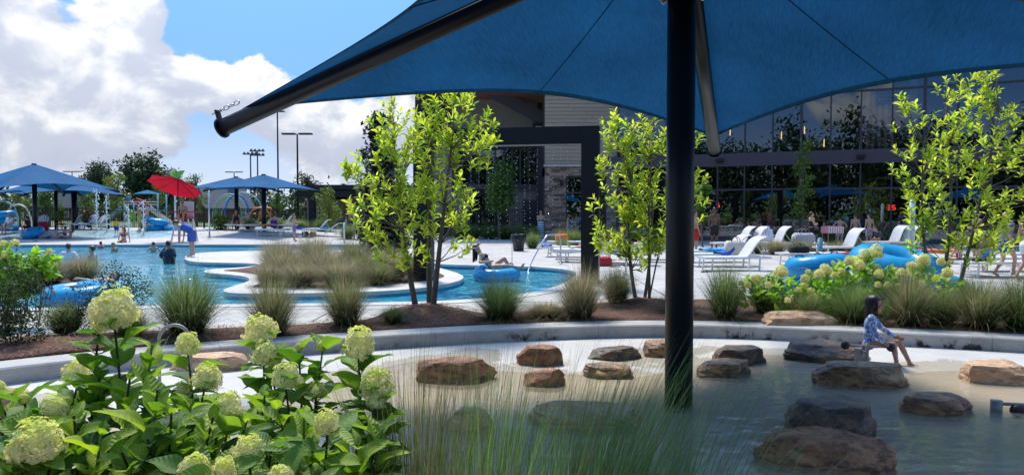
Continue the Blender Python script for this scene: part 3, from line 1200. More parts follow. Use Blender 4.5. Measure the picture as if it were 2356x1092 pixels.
# second one, behind the big post
b2 = Vector((G(1485, 700).x, G(1485, 700).y, 0.08)); Y1 = b2.y
L2 = lambda px, py, dy=0: W(px, b2.y + dy, py=py) - b2
st2 = []
for (bpx, tpx, tpy, rr, dy) in ((1466, 1455, 420, 0.040, 0.0), (1484, 1490, 300, 0.032, 0.15), (1492, 1500, 280, 0.030, -0.1), (1492, 1560, 400, 0.018, 0.1)):
    a, c = L2(bpx, 698), L2(tpx, tpy)
    st2.append((a.x, dy, c.x, c.y + dy, c.z, rr))
sapling('sapling', 'slender bright green young tree directly left of the big black post', b2, st2,
        blobset(L2, [(1420, 300, 45, 9, 0), (1490, 310, 55, 10, 0), (1560, 330, 60, 8, 0), (1410, 370, 45, 8, 0), (1480, 390, 60, 10, 0), (1430, 450, 60, 12, 0), (1500, 460, 60, 10, 0), (1560, 450, 55, 7, 0), (1600, 470, 35, 4, 0),
                     (1400, 540, 40, 6, 0), (1460, 540, 60, 10, 0), (1530, 540, 50, 8, 0), (1365, 468, 14, 1.2, 0), (1420, 590, 35, 3, 0), (1480, 590, 30, 3, 0), (1610, 400, 25, 2, 0), (1540, 280, 40, 4, 0)]), 235, 2)
# third, at the right edge
b3 = Vector((G(2165, 696).x, G(2165, 696).y, 0.08)); Y1 = b3.y
L3 = lambda px, py, dy=0: W(px, b3.y + dy, py=py) - b3
st3 = []
for (bpx, tpx, tpy, rr, dy) in ((2148, 2125, 330, 0.034, 0.0), (2172, 2185, 230, 0.042, 0.15), (2188, 2290, 260, 0.040, -0.1)):
    a, c = L3(bpx, 695), L3(tpx, tpy)
    st3.append((a.x, dy, c.x, c.y + dy, c.z, rr))
sapling('sapling', 'bright green three-stem young tree above the yellow hydrangea at the right edge', b3, st3,
        blobset(L3, [(2200, 240, 75, 14, 0), (2290, 230, 80, 15, 0), (2090, 240, 32, 4, 0), (2150, 320, 60, 10, 0), (2240, 330, 80, 16, 0), (2330, 330, 70, 12, 0), (2070, 370, 35, 4, 0), (2130, 400, 60, 10, 0), (2220, 420, 80, 15, 0),
                     (2310, 440, 75, 13, 0), (2110, 480, 40, 6, 0), (2170, 500, 65, 11, 0), (2250, 520, 70, 12, 0), (2340, 540, 50, 6, 0), (2120, 560, 30, 3, 0), (2200, 575, 40, 4, 0), (2270, 570, 40, 4, 0), (2400, 300, 80, 10, 0), (2400, 440, 80, 10, 0), (2060, 300, 14, 1, 0)]), 298, 3)

# ------------------------------------------------------------------ ornamental grasses
def blades(n, h, spread, w, seed, cols, arch=1.0, lean=(0, 0), r0=0.10, seg=5):
    """fountain of blades: spread = typical starting slant in radians, arch = how far they bend over"""
    g = np.random.default_rng(seed)
    a = g.uniform(0, 2 * PI, n)
    rr = r0 * np.sqrt(g.uniform(0, 1, n))
    bx, by = rr * np.cos(a), rr * np.sin(a)
    a2 = a + g.normal(0, 0.45, n)
    th0 = np.abs(g.normal(0, spread, n)) * (0.4 + 0.6 * rr / r0)
    bend = arch * g.uniform(0.15, 1.0, n) * (0.5 + th0 / (spread + 1e-6) * 0.5)
    L = h * g.uniform(0.6, 1.0, n)
    px, py = -np.sin(a2), np.cos(a2)
    ci = g.integers(0, len(cols), n)
    cb = np.array([c[0] for c in cols])[ci] * g.uniform(0.65, 1.3, (n, 1))
    ct = np.array([c[1] for c in cols])[ci] * g.uniform(0.7, 1.3, (n, 1))
    tw = 1 - 0.5 * np.abs(g.uniform(-1, 1, n))
    V = np.zeros((n, seg + 1, 2, 3)); C = np.zeros((n, seg + 1, 2, 3))
    rad_, z = np.zeros(n), np.zeros(n)
    for i in range(seg + 1):
        t = i / seg
        if i:
            th = th0 + bend * ((i - 0.5) / seg) ** 1.6
            rad_ = rad_ + np.sin(th) * L / seg; z = z + np.cos(th) * L / seg
        x = bx + np.cos(a2) * rad_ + lean[0] * L * t * t; y = by + np.sin(a2) * rad_ + lean[1] * L * t * t
        ww = w * (1 - t ** 2 * 0.85)
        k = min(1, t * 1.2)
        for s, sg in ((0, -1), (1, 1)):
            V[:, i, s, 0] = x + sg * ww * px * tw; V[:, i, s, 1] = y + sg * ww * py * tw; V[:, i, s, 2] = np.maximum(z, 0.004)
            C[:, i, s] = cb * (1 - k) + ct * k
    base = (np.arange(n) * (seg + 1) * 2)[:, None]
    F = [base + np.array([i * 2, i * 2 + 1, i * 2 + 3, i * 2 + 2])[None] for i in range(seg)]
    return V.reshape(-1, 3), np.concatenate(F), C.reshape(-1, 3)

GREEN = [((0.09, 0.076, 0.031), (0.138, 0.243, 0.057)), ((0.063, 0.081, 0.027), (0.195, 0.308, 0.081)), ((0.151, 0.116, 0.054), (0.26, 0.308, 0.114))]  # blade bases in these lists darkened to paint in the clumps' shaded interior
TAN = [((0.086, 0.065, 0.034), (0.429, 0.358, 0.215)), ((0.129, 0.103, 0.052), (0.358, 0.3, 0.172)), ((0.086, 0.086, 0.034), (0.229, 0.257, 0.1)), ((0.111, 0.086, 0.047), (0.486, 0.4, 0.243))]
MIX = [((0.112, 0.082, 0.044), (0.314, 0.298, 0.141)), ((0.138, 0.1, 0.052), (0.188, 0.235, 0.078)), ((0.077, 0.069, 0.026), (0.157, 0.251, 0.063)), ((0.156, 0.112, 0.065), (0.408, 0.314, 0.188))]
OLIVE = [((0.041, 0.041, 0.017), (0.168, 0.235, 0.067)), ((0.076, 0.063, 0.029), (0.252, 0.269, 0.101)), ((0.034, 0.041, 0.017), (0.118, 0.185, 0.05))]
GME = {}
def gmesh(kind, v):
    key = (kind, v)
    if key not in GME:
        cols = {'green': GREEN, 'tan': TAN, 'mix': MIX, 'olive': OLIVE}[kind]
        n = {'green': 900, 'tan': 1100, 'mix': 950, 'olive': 900}[kind]
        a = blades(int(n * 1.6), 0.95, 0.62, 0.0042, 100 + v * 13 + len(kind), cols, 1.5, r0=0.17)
        b = blades(320, 1.12, 0.34, 0.0026, 500 + v * 7 + len(kind), cols[1:], 0.5, r0=0.12)
        Vv = np.concatenate([a[0], b[0]]); Ff = np.concatenate([a[1], b[1] + len(a[0])]); Cc = np.concatenate([a[2], b[2]])
        rr = np.hypot(Vv[:, 0], Vv[:, 1]); Vv[:, :2] *= 0.62 / np.percentile(rr, 96); Vv[:, 2] *= 0.95 / np.percentile(Vv[:, 2], 99)
        me = npmesh('blades', Vv, Ff, Cc)
        me.materials.append(M_grass)
        GME[key] = me
    return GME[key]
GI = [0]
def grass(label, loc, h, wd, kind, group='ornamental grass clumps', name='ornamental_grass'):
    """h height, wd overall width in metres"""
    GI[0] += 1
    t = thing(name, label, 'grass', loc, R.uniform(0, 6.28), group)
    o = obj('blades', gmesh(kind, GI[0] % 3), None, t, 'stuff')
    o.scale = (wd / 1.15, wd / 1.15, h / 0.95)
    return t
def gp(px, py, dz=0.02):
    p = G(px, py)
    return (p.x, p.y, dz + (bedz(p.x, p.y) if yb0(p.x) < p.y < yb1(p.x) else 0))
for (px, py, top, wpx, kind, lab) in (
        (432, 778, 632, 200, 'green', 'widest green grass clump behind the seat wall, left of centre'),
        (628, 774, 640, 150, 'mix', 'green and tan grass clump behind the pair of hydrangea blooms'),
        (795, 756, 632, 125, 'mix', 'grass clump with brown stalks left of the straw mound'),
        (1150, 738, 632, 170, 'green', 'rounded green grass clump right of the straw mound'),
        (1335, 735, 618, 140, 'tan', 'straw-coloured grass clump in front of the black arch leg'),
        (1418, 708, 628, 95, 'mix', 'smaller green-brown grass clump right of the black arch leg'),
        (1668, 735, 612, 130, 'green', 'grass clump directly right of the big black post'),
        (1760, 722, 640, 110, 'olive', 'dark green grass clump under the left end of the yellow hydrangea'),
        (1962, 745, 640, 120, 'green', 'deep green grass clump behind the sitting child'),
        (2090, 752, 628, 150, 'mix', 'big grass clump just right of the child'),
        (2165, 748, 660, 110, 'olive', 'grass clump at the foot of the right edge tree'),
        (2255, 758, 636, 150, 'mix', 'second grass clump from the right edge along the wall'),
        (2345, 764, 630, 150, 'olive', 'grass clump cut by the right edge of the picture'),
        (2215, 720, 650, 110, 'green', 'grass clump right behind the right edge tree'),
        (1258, 732, 700, 120, 'tan', 'low flattened straw-coloured tuft between two clumps left of the arch leg'),
        (905, 748, 706, 80, 'olive', 'small dark tuft on the left flank of the straw mound'),
        (1560, 722, 660, 90, 'mix', 'grass clump half hidden behind the big black post'),
        (1850, 742, 672, 100, 'olive', 'low dark grass behind the pale flat boulder'),
        (300, 782, 712, 120, 'olive', 'low grass tuft under the open twiggy shrub'),
        (150, 770, 690, 120, 'olive', 'low olive grass clump between the small-leaved shrubs')):
    p = gp(px, py)
    h = (py - top) / FPX * p[1]
    grass(lab, p, h * R.uniform(.95, 1.1), wpx / FPX * p[1] * R.uniform(1.15, 1.4), kind, 'grass clumps along the seat wall')
isl_g = [(640, 622, 552, 130), (720, 618, 545, 130), (810, 622, 552, 120), (890, 628, 570, 110), (655, 640, 575, 130), (740, 640, 570, 140), (830, 644, 580, 130), (905, 646, 580, 110),
         (690, 658, 600, 130), (780, 659, 596, 130), (870, 655, 600, 100), (620, 656, 606, 90)]
for i, (px, py, top, wpx) in enumerate(isl_g):
    p = G(px, py, 0.01)
    row = ('back row', 'middle row', 'front row')[0 if i < 4 else 1 if i < 8 else 2]
    pos = ('first', 'second', 'third', 'fourth')[i % 4]
    side = 'from the left'
    grass('dry tan grass clump on the pool island, %s %s in the %s' % (pos if not (row == 'front row') else ('second', 'third', 'fourth', 'first')[i - 8], side, row), p, (py - top) / FPX * p.y * 1.08, wpx / FPX * p.y * 1.15,
          ('tan', 'tan', 'mix', 'tan')[i % 4], 'tan grasses on the pool island')
p = G(955, 640, 0.01)
grass('green spiky grass clump beside the left black arch leg', p, 0.62, 0.9, 'olive', 'tan grasses on the pool island')
for (px, py, top, wpx, k, lab) in ((110, 654, 590, 130, 'tan', 'brown grass clump on the small island at far left, the left one'), (190, 650, 582, 110, 'tan', 'darker brown grass clump on the small left island, the right one')):
    p = G(px, py, 0.012)
    grass(lab, p, (py - top) / FPX * p.y, wpx / FPX * p.y * 1.2, k, 'grasses on the small left island')

# ------------------------------------------------------------------ hydrangeas
def floret(r, s):
    """four-sepalled floret facing +Z"""
    V, F = [], []
    for k in range(4):
        a = k * PI / 2 + r.uniform(-0.2, 0.2)
        c, sn = math.cos(a), math.sin(a)
        def P(x, y, z): return Vector((x * c - y * sn, x * sn + y * c, z))
        l = s * r.uniform(0.85, 1.15)
        o = len(V)
        V += [P(0, 0, 0), P(0.55 * l, -0.42 * l, 0.20 * l), P(1.0 * l, 0, r.uniform(-0.05, 0.25) * l), P(0.55 * l, 0.42 * l, 0.20 * l)]
        F.append((o, o + 1, o + 2, o + 3))
    return V, F
def d_z(th): return math.cos(th)
def bloom_mesh(seed, n=190, s=0.0165, bud=False):
    """conical panicle about 0.2 m wide, base at the origin"""
    r = random.Random(seed)
    b = MB()
    for i in range(n):
        t = (i + 0.5) / n
        th = math.acos(1 - 1.72 * t)           # dome, open below
        ph = i * 2.39996
        rr = 0.100 * (1 + 0.14 * r.uniform(-1, 1) + 0.16 * math.sin(2.1 * d_z(th) * 3 + 2 * math.cos(ph * 1.0) + seed) * math.sin(ph + seed)) * (1 - 0.22 * max(0, d_z(th)))
        d = Vector((math.sin(th) * math.cos(ph), math.sin(th) * math.sin(ph), math.cos(th)))
        p = Vector((d.x * rr, d.y * rr, 0.075 + d.z * rr * (1.45 if d.z > 0 else 0.80)))
        nrmv = (d + Vector((r.uniform(-.35, .35), r.uniform(-.35, .35), r.uniform(-.2, .4)))).normalized()
        q = nrmv.to_track_quat('Z', 'Y').to_matrix() @ Matrix.Rotation(r.uniform(0, 6.28), 3, 'Z')
        fv, ff = floret(r, s * (r.uniform(0.55, 0.8) if bud else r.uniform(1.0, 1.6)) * (0.75 if d.z > 0.8 else 1))
        g = sm((d.z - 0.25) / 0.75) * 0.85 + r.uniform(-0.15, 0.15)
        g = clamp(g + (0.6 if bud else 0))
        k = r.uniform(0.85, 1.08)
        col = (k * (1.0 - 0.24 * g), k * (0.99 - 0.10 * g), k * (0.62 - 0.50 * g))
        b.add([q @ v + p for v in fv], ff, col)
    b.ell((0, 0, 0.075), (0.07, 0.07, 0.075), None, 10, 7, (0.7, 0.75, 0.3))
    me = b.mesh('flower_head', False, True)
    me.materials.append(M_bloom)
    return me
BLOOM = [bloom_mesh(i) for i in range(4)]
BUD = [bloom_mesh(10 + i, 110, 0.012, True) for i in range(2)]
def hleaf_mesh(seed):
    r = random.Random(seed)
    g = leaf_geo(1.0, 0.27 + r.uniform(-0.03, 0.03), r.uniform(0.2, 0.55), r.uniform(0.15, 0.6), 9, r.uniform(0.15, 0.4), peak=0.42)
    b = MB()
    V = []
    # widen into five columns for a smooth blade with a pale midrib
    nseg = 9
    for i in range(nseg + 1):
        l, c, rr = (Vector(g[0][i * 3 + k]) for k in range(3))
        ml, mr = l.lerp(c, 0.45), rr.lerp(c, 0.45)
        ml.z += 0.02 * abs(l.x); mr.z += 0.02 * abs(l.x)
        c = c + Vector((0, 0, -0.008))
        V += [l, ml, c, mr, rr]
    F = []
    for i in range(nseg):
        for k in range(4):
            a = i * 5 + k
            F.append((a, a + 1, a + 6, a + 5))
    b.add(V, F)
    for i in range(len(V)):
        c = i % 5
        b.c[i] = (1.35, 1.25, 1.1) if c == 2 else (1, 1, 1)
    b.tube([(0, -0.16, 0.02), (0, 0.02, 0)], 0.016, 5, False, (1.5, 1.3, 1.0))
    me = b.mesh('leaf', True, True)
    me.materials.append(M_hyd)
    return me
HLEAF = [hleaf_mesh(i) for i in range(5)]
M_hydy = M_hyd.copy(); M_hydy.name = 'hydrangea_young_leaf'
for n_ in M_hydy.node_tree.nodes:
    if n_.type == 'RGB':
        n_.outputs[0].default_value = (0.16, 0.27, 0.03, 1)
HYOUNG = []
for me in HLEAF[:3]:
    c = me.copy(); c.materials.clear(); c.materials.append(M_hydy); HYOUNG.append(c)

def hydrangea(label, base, stems, seed, group='hydrangea bushes in the foreground'):
    """stems: (tip, kind, size) in world coordinates; kind bloom / bud / leafy"""
    r = random.Random(seed)
    base = Vector(base)
    t = thing('hydrangea', label, 'hydrangea', base, 0, group)
    nl = 0
    inner = MB()
    for si, (tip, kind, size) in enumerate(stems):
        tip = Vector(tip) - base
        root = Vector((r.uniform(-0.18, 0.18) + tip.x * 0.35, r.uniform(-0.12, 0.12) + tip.y * 0.3, -0.05))
        mid = root.lerp(tip, 0.55) + Vector((tip.x * -0.03, 0, 0.06)) + Vector((r.uniform(-.05, .05), r.uniform(-.05, .05), 0))
        P = []
        N = 12
        for i in range(N + 1):
            u = i / N
            P.append(root * (1 - u) ** 2 + mid * 2 * u * (1 - u) + tip * u * u)
        b = MB(); b.tube(P, [0.0075 - 0.0035 * i / N for i in range(N + 1)], 6)
        b.build('stem', M_stem if r.random() < 0.75 else M_gstem, t, True)
        L = sum((P[i + 1] - P[i]).length for i in range(N))
        sp = 0.085
        nn = min(8, int(L * 0.62 / sp))
        for k in range(nn):
            u = 1 - (0.035 + k * sp) / L
            p = root * (1 - u) ** 2 + mid * 2 * u * (1 - u) + tip * u * u
            d = ((mid - root) * 2 * (1 - u) + (tip - mid) * 2 * u).normalized()
            top = k == 0
            wh = 2
            for j in range(wh):
                if nl >= 298: break
                a = k * (PI / 2) + j * PI + r.uniform(-0.35, 0.35) + si
                ll = r.uniform(0.115, 0.18) * (0.75 if k == 0 else 1.0)
                young = kind == 'leafy' and k < 3
                if young: ll *= (0.55, 0.8, 0.95)[k]
                tilt = rad(r.uniform(40, 75)) if not young else rad(r.uniform(22, 45))
                q = d.to_track_quat('Z', 'Y').to_matrix() @ Matrix.Rotation(a, 3, 'Z') @ Matrix.Rotation(PI / 2 - tilt, 3, 'X')
                q = q @ Matrix.Rotation(r.uniform(-0.35, 0.35), 3, 'Y')
                o = obj('leaf', r.choice(HYOUNG if young else HLEAF), None, t)
                o.location = p + q @ Vector((0, 0.13 * ll, 0))
                o.rotation_euler = q.to_euler()
                o.scale = (ll, ll, ll)
                nl += 1
        for k in range(11):
            u = r.uniform(0.25, 0.86)
            p = root * (1 - u) ** 2 + mid * 2 * u * (1 - u) + tip * u * u
            d = ((mid - root) * 2 * (1 - u) + (tip - mid) * 2 * u).normalized()
            q = d.to_track_quat('Z', 'Y').to_matrix() @ Matrix.Rotation(r.uniform(0, 6.28), 3, 'Z') @ Matrix.Rotation(PI / 2 - rad(r.uniform(40, 85)), 3, 'X')
            ll = r.uniform(0.09, 0.16)
            g = leaf_geo(ll, 0.26 * ll, r.uniform(.2, .5), r.uniform(.2, .6), 6, .2, peak=.42)
            add_leaf(inner, Matrix.Translation(p) @ q.to_4x4(), g, (lambda z: (z, z, z))(r.uniform(.6, 1.15)))
        d = (tip - mid).normalized()
        if kind in ('bloom', 'bud'):
            o = obj('flower_head', r.choice(BLOOM if kind == 'bloom' else BUD), None, t)
            o.location = tip - d * 0.02
            dd = d * 0.6 + Vector((0, 0, 0.6)) + Vector((r.uniform(-.25, .25), r.uniform(-.3, .1), 0))
            o.rotation_euler = (dd.to_track_quat('Z', 'Y').to_matrix() @ Matrix.Rotation(r.uniform(0, 6), 3, 'Z')).to_euler()
            s = size / 0.138
            o.scale = (s * r.uniform(.86, 1.08), s * r.uniform(.86, 1.08), s * r.uniform(0.82, 1.05))
    inner.build('inner_leaves', M_hydi, t, True, True, 'stuff')
    return t
def bl(px, py, rpx, Y):
    """bloom centred at picture point with radius rpx -> stem tip (a bloom's width below its centre) and size"""
    c = W(px, Y, py=py)
    s = rpx / FPX * Y
    return (c - Vector((0, 0, 0.8 * s)), 'bloom', s)
def tipb(px, py, rpx, Y):
    c = W(px, Y, py=py); s = rpx / FPX * Y
    return (c - Vector((0, 0, 0.8 * s)), 'bud', s)
def lf(px, py, Y):
    return (W(px, Y, py=py), 'leafy', 0)
hydrangea('front hydrangea at the left edge with the big low cream bloom', (-1.62, 2.6, -0.03),
          [bl(88, 988, 70, 2.2), bl(38, 1015, 38, 2.2), bl(122, 915, 44, 2.55), bl(-8, 885, 30, 2.8), tipb(52, 898, 22, 2.6), bl(262, 692, 66, 2.75), bl(178, 838, 40, 3.05), tipb(228, 735, 26, 2.8), tipb(150, 905, 18, 2.75),
           lf(170, 955, 2.35), lf(60, 960, 2.3), lf(0, 960, 2.4), lf(235, 985, 2.3), lf(-60, 930, 2.5), lf(120, 1060, 2.2), lf(40, 1080, 2.2), lf(200, 1075, 2.25), lf(180, 880, 2.8), lf(230, 860, 2.7)], 4)
hydrangea('front hydrangea with the tallest bloom on a bare brown stem', (-1.22, 2.6, -0.03),
          [bl(430, 775, 36, 3.1), bl(472, 852, 42, 2.95), bl(420, 880, 26, 3.0), bl(532, 913, 40, 2.5), bl(445, 1055, 42, 2.15), bl(515, 1052, 40, 2.15),
           lf(350, 790, 2.6), lf(362, 895, 2.35), lf(300, 860, 2.6), lf(440, 925, 2.6), lf(395, 940, 2.3), lf(300, 940, 2.45), lf(490, 960, 2.45), lf(340, 1010, 2.25), lf(420, 1010, 2.3), lf(280, 1040, 2.25), lf(500, 1000, 2.5), lf(570, 960, 2.7), lf(380, 1075, 2.2), lf(550, 1075, 2.3)], 5)
hydrangea('front hydrangea on the right with two stacked cream blooms', (-0.80, 2.9, -0.03),
          [bl(604, 738, 47, 3.3), bl(606, 795, 42, 3.2), bl(824, 772, 52, 3.2), bl(656, 845, 46, 3.0), bl(872, 862, 50, 3.05), bl(866, 902, 34, 3.0), bl(727, 880, 30, 3.1), bl(755, 946, 42, 2.5), bl(566, 1006, 42, 2.25), bl(646, 1070, 38, 2.15),
           tipb(686, 782, 20, 3.2), tipb(743, 778, 24, 3.2), tipb(862, 965, 20, 2.85), tipb(626, 1008, 18, 2.6), lf(700, 950, 2.75), lf(800, 940, 2.9), lf(640, 930, 2.8), lf(880, 985, 2.75), lf(720, 1020, 2.55), lf(820, 1020, 2.65),
           lf(610, 900, 2.9), lf(770, 1060, 2.5), lf(860, 1060, 2.6), lf(690, 1060, 2.45)], 6)
# hydrangea hedge behind the wall at right, and one behind the shrubs at far left
HROS = []
for i in range(4):
    b = MB(); r = random.Random(60 + i)
    for k in range(9):
        a = k * 2.4 + r.uniform(-.3, .3); el = rad(r.uniform(5, 70)); l = r.uniform(0.07, 0.12)
        g = leaf_geo(l, 0.27 * l, 0.3, 0.3, 4, 0.1)
        add_leaf(b, Matrix.Translation((0, 0, -0.016 * k)) @ Matrix.Rotation(a, 4, 'Z') @ Matrix.Rotation(PI / 2 - el, 4, 'X'), g, (lambda q: (q * 1.5, q * 1.45, q))(r.uniform(0.8, 1.5)))
    me = b.mesh('leaf_cluster', True, True); me.materials.append(M_hyd); HROS.append(me)
def hbush(label, base, lumps, blooms, n, seed):
    r = random.Random(seed)
    base = Vector(base)
    t = thing('hydrangea', label, 'hydrangea', base, 0, 'hydrangeas behind the seat wall')
    tot = sum(l[3] ** 2 for l in lumps)
    sb = MB()
    for (c, _, __, rr) in [(l[0], 0, 0, l[3]) for l in lumps]:
        c = Vector(c) - base
        for k in range(max(3, int(n * rr * rr / tot))):
            while True:
                q = Vector((r.uniform(-1, 1), r.uniform(-1, 1), r.uniform(-1, 1)))
                if 0.3 < q.length < 1: break
            p = c + q * rr * (q.length ** -0.4)
            p.z = max(p.z, 0.06)
            o = obj('leaf_cluster', r.choice(HROS), None, t)
            o.location = p
            o.rotation_euler = ((q + Vector((0, 0, 0.7))).to_track_quat('Z', 'Y').to_matrix() @ Matrix.Rotation(r.uniform(0, 6), 3, 'Z')).to_euler()
            s = r.uniform(0.85, 1.3); o.scale = (s, s, s)
            if k % 4 == 0:
                sb.tube([(c.x * 0.8, c.y * 0.8, -0.02), p * 0.6 + Vector((c.x, c.y, 0)) * 0.3, p], [0.008, 0.006, 0.003], 4, False)
    sb.build('stems', M_stem, t)
    for (p, s) in blooms:
        o = obj('flower_head', r.choice(BLOOM), None, t)
        o.location = Vector(p) - base - Vector((0, 0, 0.07 * s / 0.1))
        o.rotation_euler = (r.uniform(-.4, .2), r.uniform(-.4, .4), r.uniform(0, 6))
        o.scale = (s / 0.128,) * 3
    return t
YH = 11.6
pb = [(1720, 655, 9), (1707, 650, 6), (1800, 625, 16), (1788, 628, 10), (1770, 655, 9), (1742, 642, 11), (1812, 645, 9), (1852, 640, 11), (1862, 625, 7), (1900, 622, 17), (1885, 630, 12), (1920, 632, 9), (1935, 612, 12), (1937, 624, 10),
      (1945, 633, 12), (1953, 600, 13), (1970, 598, 7), (1976, 610, 15), (1988, 588, 18), (2000, 585, 12), (2012, 578, 18), (2022, 622, 16), (2020, 630, 12), (2058, 626, 14), (2072, 628, 13), (2085, 632, 14), (2100, 612, 12), (2112, 610, 10), (2121, 597, 16),
      (2020, 655, 9), (2043, 655, 9), (2122, 652, 9), (1870, 685, 13), (1888, 680, 12), (1836, 667, 8), (1943, 700, 13), (1808, 700, 8), (1813, 690, 8), (1978, 668, 9), (1867, 668, 8), (2165, 602, 11), (2180, 628, 14), (2150, 640, 10), (1735, 640, 8), (1850, 655, 7)]
blooms = []
rr_ = random.Random(9)
for (px, py, s) in pb:
    Yb = YH + rr_.uniform(-0.5, 0.35) - (py - 620) * 0.006
    blooms.append((W(px, Yb, py=py), max(0.055, s / FPX * Yb * 1.08)))
lum = [(W(px, YH + dy, py=py), 0, 0, rp / FPX * YH) for (px, py, rp, dy) in ((1725, 675, 35, 0), (1765, 668, 40, .2), (1810, 675, 45, -.1), (1860, 670, 50, 0), (1900, 665, 50, 0.2), (1950, 655, 50, 0), (1985, 640, 50, .1), (1990, 612, 28, 0), (2040, 655, 45, 0), (2090, 660, 42, 0), (2130, 645, 40, .1), (1880, 700, 40, -.3), (1950, 700, 45, -.2), (1820, 705, 36, -.3), (2040, 690, 40, -.2), (2120, 620, 22, 0), (2185, 660, 26, .2))]
p0 = W(1930, YH, 0.03)
hbush('wide yellow-green hydrangea bush dotted with cream blooms, in front of the blue tubes', p0, lum, blooms, 285, 21)
YL = 10.6
p0 = W(50, YL, 0.03)
hbush('hydrangea with a few cream blooms at the far left edge behind the dark shrub', p0, [(W(px, YL + dy, py=py), 0, 0, rp / FPX * YL) for (px, py, rp, dy) in ((0, 610, 50, 0), (50, 605, 45, 0), (95, 610, 35, .1), (30, 650, 50, 0), (120, 590, 14, .2))],
      [(W(8, YL, py=562), 0.07), (W(36, YL, py=560), 0.075), (W(8, YL - .2, py=588), 0.08), (W(-15, YL, py=575), 0.09), (W(115, YL, py=578), 0.05)], 150, 22)

# ------------------------------------------------------------------ small-leaved shrubs and far trees: crowns made of many leaf-sized faces
def leafcloud(n, blobs, size, cols, seed, flat=0.5, up=0.4):
    """blobs (x,y,z,rx,ry,rz,weight)"""
    g = np.random.default_rng(seed)
    B = np.array([b[:6] for b in blobs], float); w = np.array([b[6] for b in blobs], float); w /= w.sum()
    bi = g.choice(len(B), n, p=w)
    d = g.normal(size=(n, 3)); d /= np.linalg.norm(d, axis=1)[:, None]
    rr = g.uniform(0.25, 1.0, n) ** 0.45
    # clump the leaves: jitter about a limited number of twig ends
    nt = max(8, n // 14)
    tb = g.choice(len(B), nt, p=w); td = g.normal(size=(nt, 3)); td /= np.linalg.norm(td, axis=1)[:, None]
    tr = g.uniform(0.2, 1.0, nt) ** 0.4
    TW = B[tb, :3] + td * tr[:, None] * B[tb, 3:6]
    ti = g.integers(0, nt, n)
    sc = B[tb[ti], 3:6].mean(1)
    P = TW[ti] + g.normal(size=(n, 3)) * (sc * 0.16 + size * 0.7)[:, None]
    nrm = g.normal(size=(n, 3)) + np.array([0, 0, up]) + td[ti] * 0.5
    nrm /= np.linalg.norm(nrm, axis=1)[:, None]
    t = np.cross(nrm, g.normal(size=(n, 3))); t /= np.linalg.norm(t, axis=1)[:, None]
    b = np.cross(nrm, t)
    s = size * g.uniform(0.6, 1.3, n)[:, None]
    V = np.stack([P - t * s, P - b * s * flat + nrm * s * 0.15, P + t * s, P + b * s * flat + nrm * s * 0.15], 1)
    C = np.array(cols)[g.integers(0, len(cols), n)] * g.uniform(0.65, 1.35, (n, 1))
    C = np.repeat(C[:, None], 4, 1)
    F = np.arange(n * 4).reshape(n, 4)
    return V.reshape(-1, 3), F, C.reshape(-1, 3), TW
DK = [(0.029, 0.058, 0.018), (0.046, 0.085, 0.023), (0.065, 0.104, 0.026)]
YG = [(0.189, 0.257, 0.034), (0.243, 0.297, 0.041), (0.135, 0.216, 0.034)]
MG = [(0.068, 0.149, 0.027), (0.101, 0.189, 0.034), (0.135, 0.23, 0.041)]
FG = [(0.045, 0.083, 0.033), (0.068, 0.112, 0.042), (0.033, 0.063, 0.027)]
def tree(name, label, loc, h, blobs, n, size, cols, seed, trunk=0.1, group=None, bark=None, cat='tree', nb=10):
    t = thing(name, label, cat, loc, 0, group)
    V, F, C, TW = leafcloud(n, blobs, size, cols, seed)
    obj('crown', npmesh('crown', V, F, C, False), M_foli, t)
    b = MB()
    cz = sum(q[2] for q in blobs) / len(blobs)
    P = curve((0, 0, -0.2), (blobs[0][0] * 0.5, blobs[0][1] * 0.5, max(q[2] for q in blobs)), 0.05 * h, 6, seed)
    b.tube(P, [trunk * (1 - 0.8 * i / 6) for i in range(7)], 8)
    r = random.Random(seed)
    for i in range(min(nb, len(TW))):
        q = Vector(TW[i])
        s = P[r.randint(2, 5)]
        b.tube([s, s.lerp(q, 0.5) + Vector((0, 0, 0.03 * h)), q], [trunk * 0.4, trunk * 0.25, trunk * 0.08], 5, False)
    b.build('trunk', bark or M_bark, t, True)
    return t
def shrub(label, px, Y, tops, n, size, cols, seed, group='small-leaved shrubs behind the seat wall'):
    p = W(px, Y, 0.03)
    bl_ = []
    for (x, y, rp) in tops:
        c = W(x, Y, py=y) - p
        rr = rp / FPX * Y
        bl_.append((c.x, c.y, c.z, rr, rr * 0.8, rr, rp))
    return tree('shrub', label, p, 0.9, bl_, n, size, cols, seed, 0.012, group, M_stem, 'shrub', 26)
shrub('dense dark green shrub at the left edge behind the seat wall', 35, 8.9, [(20, 630, 55), (50, 700, 60), (10, 720, 60), (60, 760, 50), (20, 780, 45), (75, 650, 25), (-40, 700, 70)], 5200, 0.019, DK + [(0.06, 0.09, 0.03)], 31)
shrub('airy upright shrub in front of the blue tube at left', 185, 9.6, [(185, 690, 38), (215, 700, 30), (165, 730, 25), (200, 740, 32), (150, 745, 22)], 1500, 0.018, DK, 32)
shrub('open twiggy shrub behind the tallest bloom', 275, 9.9, [(270, 650, 42), (310, 640, 34), (245, 640, 30), (300, 690, 38), (260, 700, 34), (330, 670, 22), (300, 730, 28)], 1900, 0.018, DK, 33)
